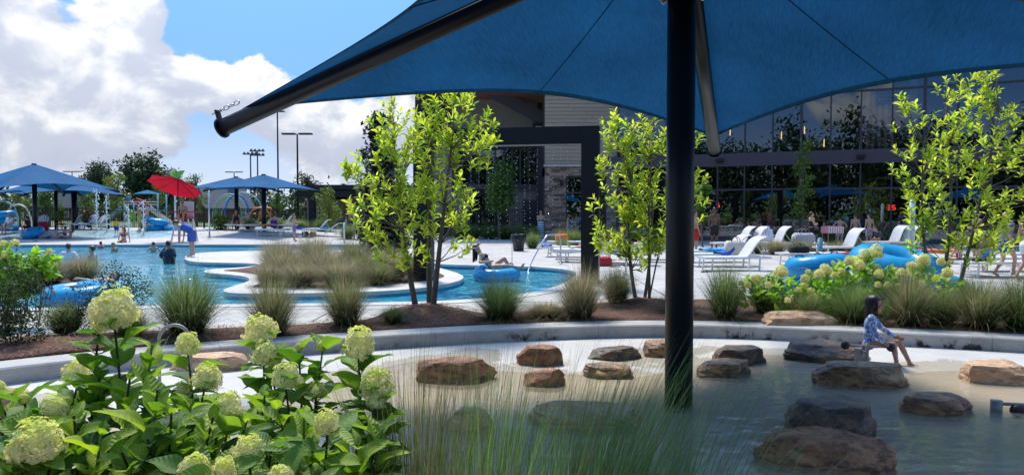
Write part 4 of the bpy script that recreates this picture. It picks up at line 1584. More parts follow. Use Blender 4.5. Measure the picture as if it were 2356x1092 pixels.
# ------------------------------------------------------------------ reeds in the foreground
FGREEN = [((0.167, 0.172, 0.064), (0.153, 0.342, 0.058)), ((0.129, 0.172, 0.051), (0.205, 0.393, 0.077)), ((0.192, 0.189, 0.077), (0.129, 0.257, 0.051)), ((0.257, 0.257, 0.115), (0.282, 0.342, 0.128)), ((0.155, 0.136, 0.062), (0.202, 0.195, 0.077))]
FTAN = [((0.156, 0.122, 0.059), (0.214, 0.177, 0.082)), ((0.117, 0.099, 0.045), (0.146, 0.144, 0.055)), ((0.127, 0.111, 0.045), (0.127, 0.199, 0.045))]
for i, (x, y, h, sp, n, lean, cols, lab) in enumerate((
        (-0.40, 3.05, 1.03, 0.34, 620, (0.02, 0), FTAN, 'brownish reed clump right beside the hydrangea blooms in the foreground'),
        (-0.08, 3.15, 1.05, 0.50, 420, (0.05, 0), FGREEN, 'thin green reed clump second from the hydrangeas in the foreground'),
        (0.32, 3.05, 1.06, 0.42, 620, (0.22, 0), FGREEN, 'densest green reed clump in the bottom centre, leaning right'),
        (0.16, 2.75, 0.90, 0.40, 480, (0.10, 0), FGREEN, 'lower green reed clump at the bottom edge in front of the leaning one'),
        (0.66, 2.95, 0.90, 0.45, 380, (0.22, 0), FGREEN, 'loose reed clump in front of the foot of the big black post'),
        (0.48, 2.55, 0.86, 0.50, 420, (0.18, 0), FGREEN, 'reed clump at the bottom edge between the leaning and the sparse one'),
        (-0.14, 2.62, 0.92, 0.42, 420, (0.08, 0), FGREEN, 'green reed clump at the bottom edge left of the densest one'),
        (0.95, 2.75, 0.72, 0.60, 260, (0.15, 0), FGREEN, 'sparse low reed clump farthest right at the bottom edge'))):
    t = thing('reed_clump', lab, 'reeds', (x, y, -0.04), 0, 'reeds in the foreground')
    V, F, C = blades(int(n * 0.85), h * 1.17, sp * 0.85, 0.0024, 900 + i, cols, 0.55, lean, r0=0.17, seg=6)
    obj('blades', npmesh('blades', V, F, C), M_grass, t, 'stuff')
# single long blades hanging across the hydrangeas
for i, (x, y, h, lean, lab) in enumerate(((-1.18, 2.05, 1.04, (0.28, 0.05), 'a few long pale grass blades crossing the hydrangea leaves at lower left'), (-0.78, 2.15, 0.98, (0.22, 0.05), 'long pale grass blades crossing the right hydrangea at the bottom'))):
    t = thing('reed_clump', lab, 'reeds', (x, y, -0.04), 0, 'reeds in the foreground')
    V, F, C = blades(34, h * 1.05, 0.45, 0.0026, 950 + i, [((0.2, 0.25, 0.06), (0.30, 0.36, 0.10))], 0.3, lean, r0=0.2, seg=6)
    obj('blades', npmesh('blades', V, F, C), M_grass, t, 'stuff')

# ================================================================== boulders
def rockmat(name, base, tan, dark, wet):
    m, t = newmat(name)
    out = nd(t, 'ShaderNodeOutputMaterial')
    b = nd(t, 'ShaderNodeBsdfPrincipled')
    tcn = nd(t, 'ShaderNodeTexCoord')
    V = tcn.outputs['Object']
    def noi(s, d, st=(1, 1, 1), r=0.6, dist=0.0):
        mp = nd(t, 'ShaderNodeMapping'); mp.inputs['Scale'].default_value = st
        t.links.new(V, mp.inputs[0])
        n = nd(t, 'ShaderNodeTexNoise')
        n.inputs['Scale'].default_value = s; n.inputs['Detail'].default_value = d; n.inputs['Roughness'].default_value = r; n.inputs['Distortion'].default_value = dist
        t.links.new(mp.outputs[0], n.inputs['Vector'])
        return n.outputs[0]
    a = noi(2.6, 7, (1, 1, 1.8), 0.66, 0.6)
    s = noi(6, 6, (0.8, 0.8, 2.6), 0.66, 0.5)
    f = noi(38, 4)
    c = mixc(t, mrange(t, a, 0.40, 0.60), tuple(base), tuple(tan))
    c = mixc(t, mth(t, 'MULTIPLY', mrange(t, s, 0.46, 0.62), 0.75), c, tuple(dark))
    c = mixc(t, mth(t, 'MULTIPLY', mrange(t, f, 0.45, 0.75), 0.35), c, tuple(dark))
    hs = nd(t, 'ShaderNodeHueSaturation'); t.links.new(c, hs.inputs['Color'])
    oi = nd(t, 'ShaderNodeObjectInfo')
    t.links.new(mrange(t, oi.outputs['Random'], 0, 1, 0.85, 1.15, False), hs.inputs['Value'])
    t.links.new(mixc(t, 1.0, hs.outputs[0], (1.35, 1.10, 0.90), 'MULTIPLY'), b.inputs['Base Color'])
    b.inputs['Roughness'].default_value = 0.42 if wet else 0.75
    bp = nd(t, 'ShaderNodeBump'); bp.inputs['Strength'].default_value = 0.9; bp.inputs['Distance'].default_value = 0.035
    t.links.new(mth(t, 'ADD', mth(t, 'MULTIPLY', a, 0.8), mth(t, 'ADD', mth(t, 'MULTIPLY', s, 0.9), mth(t, 'MULTIPLY', f, 0.35))), bp.inputs['Height'])
    t.links.new(bp.outputs[0], b.inputs['Normal'])
    t.links.new(b.outputs[0], out.inputs[0])
    return m
RM = {'brown': rockmat('brown_sandstone', (0.17, 0.085, 0.040), (0.38, 0.22, 0.10), (0.035, 0.022, 0.014), True),
      'red': rockmat('reddish_sandstone', (0.21, 0.105, 0.060), (0.37, 0.215, 0.13), (0.05, 0.028, 0.018), False),
      'dark': rockmat('dark_wet_stone', (0.060, 0.040, 0.028), (0.17, 0.105, 0.055), (0.010, 0.008, 0.008), True),
      'tan': rockmat('tan_sandstone', (0.42, 0.32, 0.22), (0.52, 0.43, 0.32), (0.20, 0.13, 0.08), False),
      'mid': rockmat('ochre_brown_stone', (0.17, 0.10, 0.045), (0.40, 0.27, 0.12), (0.030, 0.020, 0.013), True)}
def boulder(label, px0, px1, ptop, pbase, kind, seed, depth=0.75, rz=0.0, hk=1.0, zb=None, flat=0.55, tilt=0.0, slab=2.8):
    zb = ZS if zb is None else zb
    c = G((px0 + px1) / 2, pbase, zb)
    w = (px1 - px0) / FPX * c.y
    h = (pbase - ptop) / FPX * c.y
    dpt = w * depth
    h = max(0.12, h - dpt * 0.80 * (CAMH - zb - h) / c.y) * hk
    r = random.Random(seed)
    from mathutils import noise as nz
    so = Vector((seed * 3.1, seed * 1.7, 0))
    bm = bmesh.new()
    bmesh.ops.create_cube(bm, size=2.0)
    bmesh.ops.subdivide_edges(bm, edges=bm.edges[:], cuts=17, use_grid_fill=True)
    # broken slab: irregular polygon outline, split faces, chipped edges
    nv = r.randint(5, 7)
    pol = []
    for i in range(nv):
        a_ = 2 * PI * (i + r.uniform(-.28, .28)) / nv
        q = max(abs(math.cos(a_)), abs(math.sin(a_))) ** 0.75
        pol.append(Vector((math.cos(a_), math.sin(a_))) * r.uniform(0.88, 1.06) / q)
    def rpoly(x, y):
        d = Vector((x, y))
        best = 9
        for i in range(nv):
            p, q = pol[i - 1], pol[i]
            e = q - p
            den = d.x * e.y - d.y * e.x
            if abs(den) < 1e-6: continue
            t = (p.x * e.y - p.y * e.x) / den
            u = (p.x * d.y - p.y * d.x) / den
            if t > 0 and -1e-6 <= u <= 1 + 1e-6: best = min(best, t)
        return best
    planes = []
    for i in range(8):
        a_ = i * 2.4 + r.uniform(-.5, .5); e = r.uniform(0.15, 0.75)
        planes.append((Vector((math.cos(a_) * math.cos(e), math.sin(a_) * math.cos(e), math.sin(e))), r.uniform(0.92, 1.15)))
    tx, ty = r.uniform(-.10, .10), r.uniform(-.08, .12)
    for v in bm.verts:
        p = v.co.copy()
        m_ = max(abs(p.x), abs(p.y))
        if m_ > 1e-5:
            l = math.hypot(p.x, p.y)
            k = m_ * min(rpoly(p.x / l, p.y / l), 1.5) / l
            p.x *= k; p.y *= k
        tp = 1.0 - 0.09 * max(0, p.z) ** 2 + 0.05 * max(0, -p.z)
        p.x *= tp; p.y *= tp
        for q, dd in planes:
            k = p.dot(q) - dd
            if k > 0: p = p - q * k * 0.9
        # worn edges
        e = (abs(p.x) ** 5 + abs(p.y) ** 5 + abs(p.z) ** 5) ** 0.2
        p = p.lerp(p / max(e, 1e-3), 0.10) if e > 1 else p
        n1 = nz.fractal(p * 1.1 + so, 0.9, 2.1, 4) * 0.060
        n2 = nz.fractal(Vector((p.x * 2.2, p.y * 2.2, p.z * 6)) + so, 0.7, 2.1, 4) * 0.040
        lay = 0.030 * math.tanh(4 * nz.noise(Vector((p.x * .7, p.y * .7, p.z * 3.2)) + so))
        d = Vector((p.x, p.y, p.z * .8)).normalized()
        p = p + d * (n1 + n2) + Vector((p.x, p.y, 0)) * lay
        p.z += (tx * p.x + ty * p.y) * (1 if p.z > 0 else 0)
        v.co = p
    mx = max(v.co.z for v in bm.verts)
    wx_ = max(abs(v.co.x) for v in bm.verts); wy_ = max(abs(v.co.y) for v in bm.verts)
    for v in bm.verts:
        v.co = Vector((v.co.x / wx_ * w * 0.5, v.co.y / wy_ * dpt * 0.5, v.co.z / mx * (h if v.co.z > 0 else 0.25) + tilt * v.co.x * w * 0.5))
    me = bpy.data.meshes.new('boulder')
    bm.to_mesh(me); bm.free()
    me.polygons.foreach_set('use_smooth', [True] * len(me.polygons))
    me.set_sharp_from_angle(angle=rad(24))
    o = obj('boulder', me, RM[kind])
    o.location = (c.x, c.y + dpt * 0.45, zb)
    o.rotation_euler = (0, 0, rz)
    tag(o, label, 'boulder', 'boulders in the stone stream')
    return o
B = boulder
B('broad brown boulder at the left of the stream, dry top', 938, 1146, 812, 882, 'red', 1, 0.62, 0.08, flat=0.5)
B('squat reddish boulder near the wall, left of centre', 1186, 1300, 789, 842, 'red', 2, 0.7, zb=-0.17)
B('grey-brown rounded stone in front of the reddish boulder', 1197, 1310, 842, 890, 'red', 3, 0.75, -0.1, tilt=0.12)
B('black wet flat stone behind the brown one, left of the post', 1352, 1486, 790, 832, 'dark', 4, 0.7)
B('flat brown stone just in front of the black wet one', 1340, 1472, 832, 872, 'mid', 5, 0.55)
B('tan stone half hidden behind the big black post', 1480, 1600, 778, 824, 'mid', 6, 0.6)
B('ochre flat stone directly right of the big post', 1600, 1746, 822, 868, 'mid', 7, 0.55)
B('dark rounded stone behind the ochre one, right of the post', 1648, 1780, 790, 840, 'dark', 8, 0.7, flat=0.4)
B('long dark layered boulder the child sits on', 1812, 2040, 778, 836, 'dark', 9, 0.6, 0.05, flat=0.45)
B('long banded brown boulder in front of the child', 1878, 2112, 826, 892, 'mid', 10, 0.42, -0.08, slab=3.6)
B('flat brown boulder near the right edge beside the steel pump', 2082, 2276, 898, 956, 'brown', 11, 0.5, -0.05)
B('big dark rectangular slab in the lower right of the stream', 1846, 2062, 918, 1018, 'dark', 12, 0.95, -0.12, 1.35, slab=4.5, flat=0.45)
B('long reddish boulder at the bottom edge, lower right', 1745, 2090, 992, 1085, 'red', 13, 0.5, -0.22, 1.3, slab=3.2)
B('pale tan boulder cut by the right edge', 2245, 2420, 822, 884, 'tan', 14, 0.7, zb=-0.17)
B('pale flat boulder lying on the bed above the wall', 1748, 1946, 709, 748, 'tan', 15, 0.5, zb=0.035)
B('wide boulder with pale top behind the leaning reeds', 1212, 1500, 930, 985, 'tan', 16, 0.6, 0.05)  # paler stone colour stands in for the white reflection on its top
B('small boulder behind the thin reeds', 1020, 1142, 930, 990, 'tan', 17, 0.7)
B('tan boulder behind the left hydrangea blooms', 372, 572, 806, 858, 'tan', 18, 0.5, zb=-0.16)
B('pale boulder behind the leaves at the left edge', -60, 62, 885, 965, 'tan', 19, 0.7, zb=-0.17)
# ================================================================== recreation building
M_stone = mat('ledge_stone', (0.30, 0.225, 0.165), 0.85, rand=0.7, var=0.25, vscale=9, bump=0.6, bscale=25)
M_mortar = mat('dark_joint', (0.05, 0.047, 0.044), 0.9)
M_plank = mat('taupe_siding', (0.36, 0.30, 0.235), 0.65, rand=0.06, var=0.06, vscale=6, stretch=(0.2, 1, 4))
M_plankd = mat('grey_siding', (0.22, 0.20, 0.18), 0.7, rand=0.05, var=0.06, vscale=4)
M_frame = mat('bronze_frame', (0.040, 0.038, 0.055), 0.45, spec=0.5)
M_band = mat('bronze_band', (0.060, 0.052, 0.070), 0.55, var=0.08, vscale=1)
M_wood = mat('cedar_soffit', (0.15, 0.068, 0.04), 0.6, var=0.25, vscale=3, stretch=(1, 9, 1))
M_dark = mat('dark_interior', (0.030, 0.029, 0.032), 0.85)
M_darkc = mat('interior_ceiling', (0.30, 0.20, 0.07), 0.8)
M_indoor = mat('interior_floor', (0.16, 0.15, 0.14), 0.7)
def glassmat(name, tint, refl=1.0):
    m, t = newmat(name)
    gl = nd(t, 'ShaderNodeBsdfGlossy'); gl.inputs['Roughness'].default_value = 0.0
    gl.inputs['Color'].default_value = (0.72, 0.80, 0.88, 1)
    tcn = nd(t, 'ShaderNodeTexCoord'); n = nd(t, 'ShaderNodeTexNoise'); n.inputs['Scale'].default_value = 0.7; n.inputs['Detail'].default_value = 1
    t.links.new(tcn.outputs['Object'], n.inputs['Vector'])
    bp = nd(t, 'ShaderNodeBump'); bp.inputs['Strength'].default_value = 0.012; bp.inputs['Distance'].default_value = 0.2
    t.links.new(n.outputs[0], bp.inputs['Height']); t.links.new(bp.outputs[0], gl.inputs['Normal'])
    tr = nd(t, 'ShaderNodeBsdfTransparent'); tr.inputs[0].default_value = tuple(tint) + (1,)
    fr = nd(t, 'ShaderNodeFresnel'); fr.inputs[0].default_value = 1.5
    f = mth(t, 'ADD', mth(t, 'MULTIPLY', fr.outputs[0], 1.2 * refl), 0.07 * refl, clamp=True)
    mx = nd(t, 'ShaderNodeMixShader')
    t.links.new(f, mx.inputs[0]); t.links.new(tr.outputs[0], mx.inputs[1]); t.links.new(gl.outputs[0], mx.inputs[2])
    t.links.new(mx.outputs[0], nd(t, 'ShaderNodeOutputMaterial').inputs[0])
    return m
M_glass = glassmat('tinted_glass', (0.62, 0.66, 0.70), 1.0)

# --- glass hall. local x runs along the facade, local y goes into the building
gA, gB = Vector((W(1590, 42.2, 0).x, 42.2, 0)), Vector((W(2050, 38.0, 0).x, 38.0, 0))
gd = (gB - gA).normalized()
hall = thing('glass_hall', 'two-storey dark glass natatorium facade with bronze mullions behind the loungers', 'building', gA, math.atan2(gd.y, gd.x))
HL = 30.0
ZB0, ZB1, ZTOP = 4.15, 4.85, 10.2
PW = 1.45
b = MB(); b.box((HL / 2 - 3, 7.0, -0.06), (HL + 6, 14, 0.1)); b.build('interior_floor', M_indoor, hall)
b = MB(); b.box((HL / 2 - 3, 14.0, 5.1), (HL + 6, 0.2, 10.3)); b.box((-6.0, 7, 5.1), (0.2, 14, 10.3)); b.box((HL, 7, 5.1), (0.2, 14, 10.3))
b.build('interior_wall', M_dark, hall)
b = MB(); b.box((HL / 2 - 3, 6.0, 10.35), (HL + 6.8, 16.5, 0.3)); b.build('roof', M_band, hall)
b = MB()
for i in range(7):
    x = -4 + i * 4.6
    b.beam((x, 0.6, 9.2), (x + 3, 13.6, 9.9), 0.5, 0.8)
b.build('ceiling_beams', M_darkc, hall)
b = MB(); b.box((HL / 2 - 3, -0.12, (ZB0 + ZB1) / 2), (HL + 6, 0.34, ZB1 - ZB0)); b.build('floor_band', M_band, hall)
b = MB(); b.box((HL / 2 - 3, -0.03, 0.12), (HL + 6, 0.2, 0.24)); b.build('base_curb', M_band, hall)
for i in range(-3, 21):
    x = i * PW
    for (z0, z1) in ((0.24, ZB0), (ZB1, ZTOP)):
        b = MB(); b.box((x, 0, (z0 + z1) / 2), (0.075 if i % 4 else 0.13, 0.16, z1 - z0 - 0.004)); b.build('mullion', M_frame, hall)
for (z) in (2.85,):
    b = MB(); b.box((HL / 2 - 3, 0.002, z), (HL + 6, 0.13, 0.09)); b.build('transom', M_frame, hall)
b = MB(); b.box((HL / 2 - 3, 0.002, 7.9), (HL + 6, 0.13, 0.09)); b.build('transom', M_frame, hall)
PANE = {}
for i in range(-3, 20):
    for (z0, z1) in ((0.24, 2.805), (2.895, ZB0), (ZB1, 7.855), (7.945, ZTOP)):
        h = z1 - z0
        k = round(h, 3)
        if k not in PANE:
            q = MB(); q.box((0, 0, 0), (PW - 0.08, 0.012, h)); PANE[k] = q.mesh('window_pane'); PANE[k].materials.append(M_glass)
        o = obj('window_pane', PANE[k], None, hall)
        o.location = (i * PW + PW / 2, 0.03, (z0 + z1) / 2)
        o.rotation_euler = (R.uniform(-.0035, .0035), 0, R.uniform(-.006, .006))
for x in (1.6, 8.7, 15.5):
    b = MB(); b.box((x, -0.42, ZB0 + 0.33), (0.42, 0.3, 0.13)); b.box((x, -0.33, ZB0 + 0.22), (0.3, 0.12, 0.12)); b.build('wall_light', M_blackm, hall)
b = MB(); b.box((11.1, 0.55, 4.6), (0.32, 0.32, 9.2)); b.build('column', mat('white_column', (0.55, 0.56, 0.57), 0.6), hall)
# red clock digits seen behind the glass
M_led = emis('red_led', (1.0, 0.03, 0.02), 1.6)
SEG = {'3': 'abgcd', '5': 'afgcd', '1': 'bc', '0': 'abcdef'}
SP = {'a': (0, 1, 1, 0), 'g': (0, 0, 1, 0), 'd': (0, -1, 1, 0), 'f': (-1, .5, 0, 1), 'b': (1, .5, 0, 1), 'e': (-1, -.5, 0, 1), 'c': (1, -.5, 0, 1)}
def hp(px, py, dy):
    """local hall point seen at a picture point, dy behind the glass plane"""
    d = ray(px, py)
    n = Vector((-gd.y, gd.x, 0))
    o = gA + n * dy
    t = (o - Vector((0, 0, CAMH))).dot(n) / d.dot(n)
    p = Vector((0, 0, CAMH)) + d * t - gA
    return Vector((p.dot(gd), dy, p.z))
for (px, py, txt, lab) in ((2051, 477, '35', 'red digital clock behind the glass near the right'), (1652, 472, '5', 'red digital clock behind the glass right of the big post')):
    c = hp(px, py, 0.5)
    wpos = gA + gd * c.x + Vector((-gd.y, gd.x, 0)) * 0.5
    t = thing('digital_clock', lab, 'clock', (wpos.x, wpos.y, c.z), math.atan2(gd.y, gd.x), 'red digital clocks')
    b = MB(); b.box((0, 0.05, 0), (0.62, 0.06, 0.42)); b.box((0, 0.2, 0), (0.06, 0.3, 0.06)); b.build('housing', M_blackm, t)
    b = MB()
    for i, ch in enumerate(txt):
        ox = (i - (len(txt) - 1) / 2) * 0.22
        for s_ in SEG[ch]:
            x, z, hx, hz_ = SP[s_]
            b.box((ox + x * 0.07, 0, z * 0.11), (0.12 if hx else 0.035, 0.02, 0.035 if hx else 0.10))
    b.build('digits', M_led, t)
# warm pendant lamps inside the upper storey
M_pend = emis('warm_lamp', (1.0, 0.62, 0.15), 0.9)
for i, (px, py) in enumerate(((1798, 312), (1851, 300), (1896, 330), (1680, 304))):
    c = hp(px, py, 2.0)
    wpos = gA + gd * c.x + Vector((-gd.y, gd.x, 0)) * 2.0
    t = thing('pendant_lamp', 'glowing pendant lamp inside the upper glass, %s from the big post' % ('second', 'third', 'fourth', 'first')[i], 'lamp', (wpos.x, wpos.y, c.z), 0, 'pendant lamps inside the hall')
    b = MB(); b.tube([(0, 0, 0.25), (0, 0, 10.1 - c.z)], 0.012, 5); b.build('cord', M_blackm, t)
    b = MB(); b.lathe([(0.02, -0.20), (0.032, -0.18), (0.03, 0.18), (0.015, 0.22)], 10); b.build('shade', M_pend, t, True)
# flag hanging inside: stripes vertical, canton at the upper right seen from outside
fl0, fl1 = hp(1972, 210, 0.3), hp(2062, 350, 0.3)
fw, fh = fl1.x - fl0.x, 4.1
c0f = gA + gd * fl0.x + Vector((-gd.y, gd.x, 0)) * 0.3
flag = thing('flag', 'striped flag with a starred blue corner hanging inside the upper windows', 'flag', (c0f.x, c0f.y, 0), math.atan2(gd.y, gd.x))
zb_, zt_ = fl1.z, fl1.z + fh
M_fr, M_fw, M_fb = mat('flag_red', (0.50, 0.02, 0.03), 0.8), mat('flag_white', (0.80, 0.78, 0.76), 0.8), mat('flag_blue', (0.02, 0.035, 0.16), 0.8)
def wave(x): return 0.05 * math.sin(x * 7)
for i in range(13):
    x0, x1 = fw * i / 13, fw * (i + 1) / 13
    if i >= 6: z1 = zt_ - fh * 0.40
    else: z1 = zt_
    b = MB(); b.add([(x0, wave(x0), zb_), (x1, wave(x1), zb_), (x1, wave(x1), z1), (x0, wave(x0), z1), (x0, wave(x0) + .01, zb_), (x1, wave(x1) + .01, zb_), (x1, wave(x1) + .01, z1), (x0, wave(x0) + .01, z1)],
                    [(0, 1, 2, 3), (7, 6, 5, 4), (0, 4, 5, 1), (3, 2, 6, 7)])
    b.build('stripe', (M_fr, M_fw)[i % 2], flag)
xa = fw * 6 / 13
b = MB(); b.box(((xa + fw) / 2, 0.0, zt_ - fh * 0.2), (fw - xa, 0.02, fh * 0.4)); b.build('canton', M_fb, flag)
b = MB()
for r_ in range(9):
    for c_ in range(6 if r_ % 2 == 0 else 5):
        x = xa + (fw - xa) * ((c_ + (0.5 if r_ % 2 == 0 else 1.0)) / 6)
        z = zt_ - fh * 0.4 * ((r_ + 0.5) / 9)
        V = []
        for k in range(10):
            a = PI / 2 + k * PI / 5
            q = 0.058 if k % 2 == 0 else 0.024
            V.append((x + q * math.cos(a), -0.014, z + q * math.sin(a)))
        b.add(V, [tuple(range(10))])
b.build('stars', M_fw, flag)
b = MB(); b.tube([(-0.1, 0.0, zt_ + 0.03), (fw + 0.1, 0.0, zt_ + 0.03)], 0.02, 6); b.build('rod', M_steel, flag)

# --- stone and siding block left of the hall
SY = 44.0
sx0, sx1 = W(1253, SY, 2).x, W(1440, SY, 2).x
blk = thing('stone_block', 'ledgestone and taupe siding block of the building with a tall dark window', 'building', (sx0, SY, 0))
wI = sx1 - sx0
ZS1 = CAMH + (486 - 384) / FPX * SY
ZR = 10.6
dx0 = W(1302, SY, 2).x - sx0
b = MB(); b.box((dx0 / 2, 2.0, ZS1 / 2), (dx0 - 0.02, 3.9, ZS1)); b.box(((dx0 + 2.4 + wI) / 2, 2.0, ZS1 / 2), (wI - dx0 - 2.4, 3.9, ZS1)); b.box((wI / 2, 2.02, ZS1 - 0.25), (wI - 0.02, 3.9, 0.5))
b.box((wI / 2, 2.05, (ZS1 + ZR) / 2), (wI - 0.04, 3.9, ZR - ZS1))
b.build('core', M_mortar, blk)
zdo = CAMH + (486 - 405) / FPX * SY
cnt = 0
extra = MB()
z = 0.0
rs = random.Random(3)
while z < ZS1 - 0.05:
    hcourse = rs.choice((0.07, 0.09, 0.11, 0.13, 0.15))
    hcourse = min(hcourse, ZS1 - z)
    x = rs.uniform(-0.3, 0)
    while x < wI:
        L = rs.uniform(0.22, 0.62)
        xa_, xb_ = max(x, 0.0), min(x + L, wI)
        segs = [(xa_, xb_)]
        if z + hcourse / 2 < zdo:
            segs = []
            if xa_ < dx0: segs.append((xa_, min(xb_, dx0)))
            if xb_ > dx0 + 2.4: segs.append((max(xa_, dx0 + 2.4), xb_))
        for (p, q) in segs:
            if q - p < 0.05: continue
            pr = rs.uniform(0.03, 0.095)
            bx = ((p + q) / 2, 0.05 - pr / 2, z + hcourse / 2)
            if p < dx0 + 0.3 and cnt < 290 and z > 0.4:
                m_ = MB(); m_.box(bx, (q - p - 0.012, pr, hcourse - 0.012), M=Euler((rs.uniform(-.04, .04), rs.uniform(-.012, .012), rs.uniform(-.03, .03))).to_matrix()); m_.build('stone', M_stone, blk); cnt += 1
            else:
                g = rs.uniform(0.5, 1.5)
                extra.box(bx, (q - p - 0.012, pr, hcourse - 0.012), col=(g, g * 0.97, g * 0.93))
        x += L
    z += hcourse
M_stone2 = mat('ledge_stone_far', (0.30, 0.26, 0.225), 0.85, attr=True, var=0.25, vscale=9, bump=0.6, bscale=25)
extra.build('ledgestones', M_stone2, blk, usecol=True, kind='stuff')
b = MB(); b.box((wI / 2, -0.07, ZS1 + 0.06), (wI + 0.12, 0.3, 0.11)); b.build('stone_sill', M_cope, blk)
z = ZS1 + 0.125
while z < ZR:
    x = -rs.uniform(0.2, 2.6)
    while x < wI:
        L = rs.choice((2.2, 2.8, 3.4))
        p, q = max(0, x), min(wI, x + L)
        if q - p > 0.05:
            m_ = MB(); m_.box(((p + q) / 2, 0.055, z + 0.11), (q - p - 0.014, 0.06, 0.206)); m_.build('siding_plank', M_plank, blk)
        x += L
    z += 0.225
b = MB(); b.box((dx0 + 1.2, 0.35, zdo / 2), (2.36, 0.02, zdo)); b.build('window_pane', M_glass, blk)
b = MB(); b.box((dx0 + 1.2, 1.3, zdo / 2), (2.4, 0.02, zdo)); b.build('inner_wall', M_dark, blk)
for x in (dx0 + 0.05, dx0 + 1.2, dx0 + 2.35):
    b = MB(); b.box((x, 0.3, zdo / 2), (0.09, 0.14, zdo - 0.01)); b.build('window_frame', M_frame, blk)
b = MB(); b.box((dx0 + 1.2, 0.3, 2.75), (2.3, 0.12, 0.09)); b.box((dx0 + 1.2, 0.3, zdo - 0.05), (2.3, 0.12, 0.09)); b.build('window_rail', M_frame, blk)
c = W(1291, SY, py=420) - Vector((sx0, SY, 0)); b = MB(); b.box((c.x, -0.1, c.z), (0.18, 0.2, 0.34)); b.build('wall_light', M_blackm, blk)
b = MB(); b.box((wI + 2.0, 0.9, 5.2), (4.2, 0.2, 10.4)); b.build('side_wall', M_dark, blk)

# --- left wing under a wood soffit
LY = 49.0
lx0, lx1 = W(955, LY, 2).x, W(1252, LY, 2).x
wing = thing('building_wing', 'dark two-storey building wing with grey siding and wood soffit behind the arch', 'building', (lx0, LY, 0))
wW = lx1 - lx0
zf = lambda py: CAMH + (486 - py) / FPX * LY
b = MB(); b.box((wW / 2, 1.2, 5.0), (wW, 2.0, 10.0)); b.build('core', M_dark, wing)
def clap(x0, x1, z0, z1, name='siding'):
    b = MB()
    z = z0
    while z < z1 - 0.02:
        h = min(0.2, z1 - z)
        b.add([(x0, 0.16, z), (x1, 0.16, z), (x1, 0.19, z + h), (x0, 0.19, z + h), (x0, 0.2, z), (x1, 0.2, z)], [(0, 1, 2, 3), (4, 5, 1, 0)])
        z += 0.2
    b.build(name, M_plankd, wing)
X = lambda px: (px - 1178) / FPX * LY - lx0
clap(X(1040), X(1236), zf(305), zf(240) + 1)
clap(X(960), X(1040), zf(500), zf(335))
clap(X(1170), X(1236), 0.2, zf(435))
clap(X(1042), X(1085), 0.2, zf(435))
b = MB(); b.box((X(1140), 0.05, zf(430)), (X(1236) - X(1040), 0.35, 0.32)); b.build('floor_band', M_band, wing)
for i, px in enumerate(range(1045, 1240, 19)):
    b = MB(); b.box((X(px), 0.13, (zf(345) + zf(428)) / 2), (0.1, 0.12, zf(345) - zf(428))); b.build('mullion', M_frame, wing)
for i, px in enumerate(range(1045, 1226, 19)):
    b = MB(); b.box((X(px + 9.5), 0.17, (zf(345) + zf(428)) / 2), (19 / FPX * LY - 0.11, 0.01, zf(345) - zf(428))); b.build('window_pane', M_glass, wing)
b = MB(); b.box((X(1110), 0.14, 1.35), (X(1150) - X(1090), 0.02, 2.7)); b.build('window_pane', M_glass, wing)
b = MB(); b.box((X(1220), 0.1, 1.2), (1.0, 0.12, 2.4)); b.build('door', M_frame, wing)
b = MB(); b.box((X(1241), -1.0, 4.0), (0.45, 0.4, 8.0)); b.build('column', M_frame, wing)
b = MB(); b.beam((X(1100), -1.3, zf(235) + 0.9), (X(1256), -1.3, zf(285)), 0.5, 0.75); b.build('fascia', M_band, wing)
b = MB(); b.box((X(1120), -2.2, zf(228)), (X(1256) - X(960), 6.0, 0.12), M=Euler((0, 0.06, 0)).to_matrix()); b.build('soffit', M_wood, wing)
b = MB(); b.box((X(1120), -2.2, zf(228) + 0.26), (X(1256) - X(960) + 0.3, 6.3, 0.34), M=Euler((0, 0.06, 0)).to_matrix()); b.build('roof', M_band, wing)
for (px, py) in ((1241, 300), (1238, 306)):
    pass
b = MB(); b.box((X(1236), -1.35, zf(295)), (0.7, 0.5, 0.3)); b.build('floodlight', M_blackm, wing)
b = MB(); b.box((X(1238), -1.62, zf(302)), (0.42, 0.06, 0.22)); b.build('flood_lens', M_white, wing)

# --- low pavilion with flat dark roof at mid-left
PY = 57.0
q0 = W(690, PY, 0.2)
pav = thing('pavilion', 'low pavilion with flat black roof and tan stone panel behind the fence', 'building', q0)
PX = lambda px: (px - 690) / FPX * PY
pz = lambda py: CAMH + (486 - py) / FPX * PY - q0.z
b = MB(); b.box((PX(810), 2.5, pz(431)), (PX(950) - PX(680), 6, 0.36)); b.build('roof', M_blackm, pav)
b = MB(); b.box((PX(719), 0.0, pz(435) / 2 - 0.2), (0.46, 0.46, pz(435) + 0.4)); b.build('column', M_blackm, pav)
b = MB(); b.box((PX(760), 0.0, pz(446)), (PX(870) - PX(712), 0.3, 0.5)); b.build('beam', M_blackm, pav)
M_panel = mat('tan_panel', (0.42, 0.30, 0.20), 0.8, rand=0.2, var=0.15, vscale=5)
for i in range(8):
    for j in range(4):
        b = MB(); b.box((PX(782) + 0.42 + j * 0.85, 2.6, 0.2 + i * 0.34), (0.83, 0.1, 0.32)); b.build('stone_panel', M_panel, pav)
b = MB(); b.box((PX(705), 3.0, 1.2), (1.6, 0.1, 2.4)); b.box((PX(765), 3.2, 1.2), (1.9, 0.1, 2.4)); b.build('wall', M_plank, pav)
b = MB(); b.box((PX(830), 4.5, 1.4), (PX(940) - PX(690), 0.2, 3.0)); b.build('rear_wall', M_dark, pav)

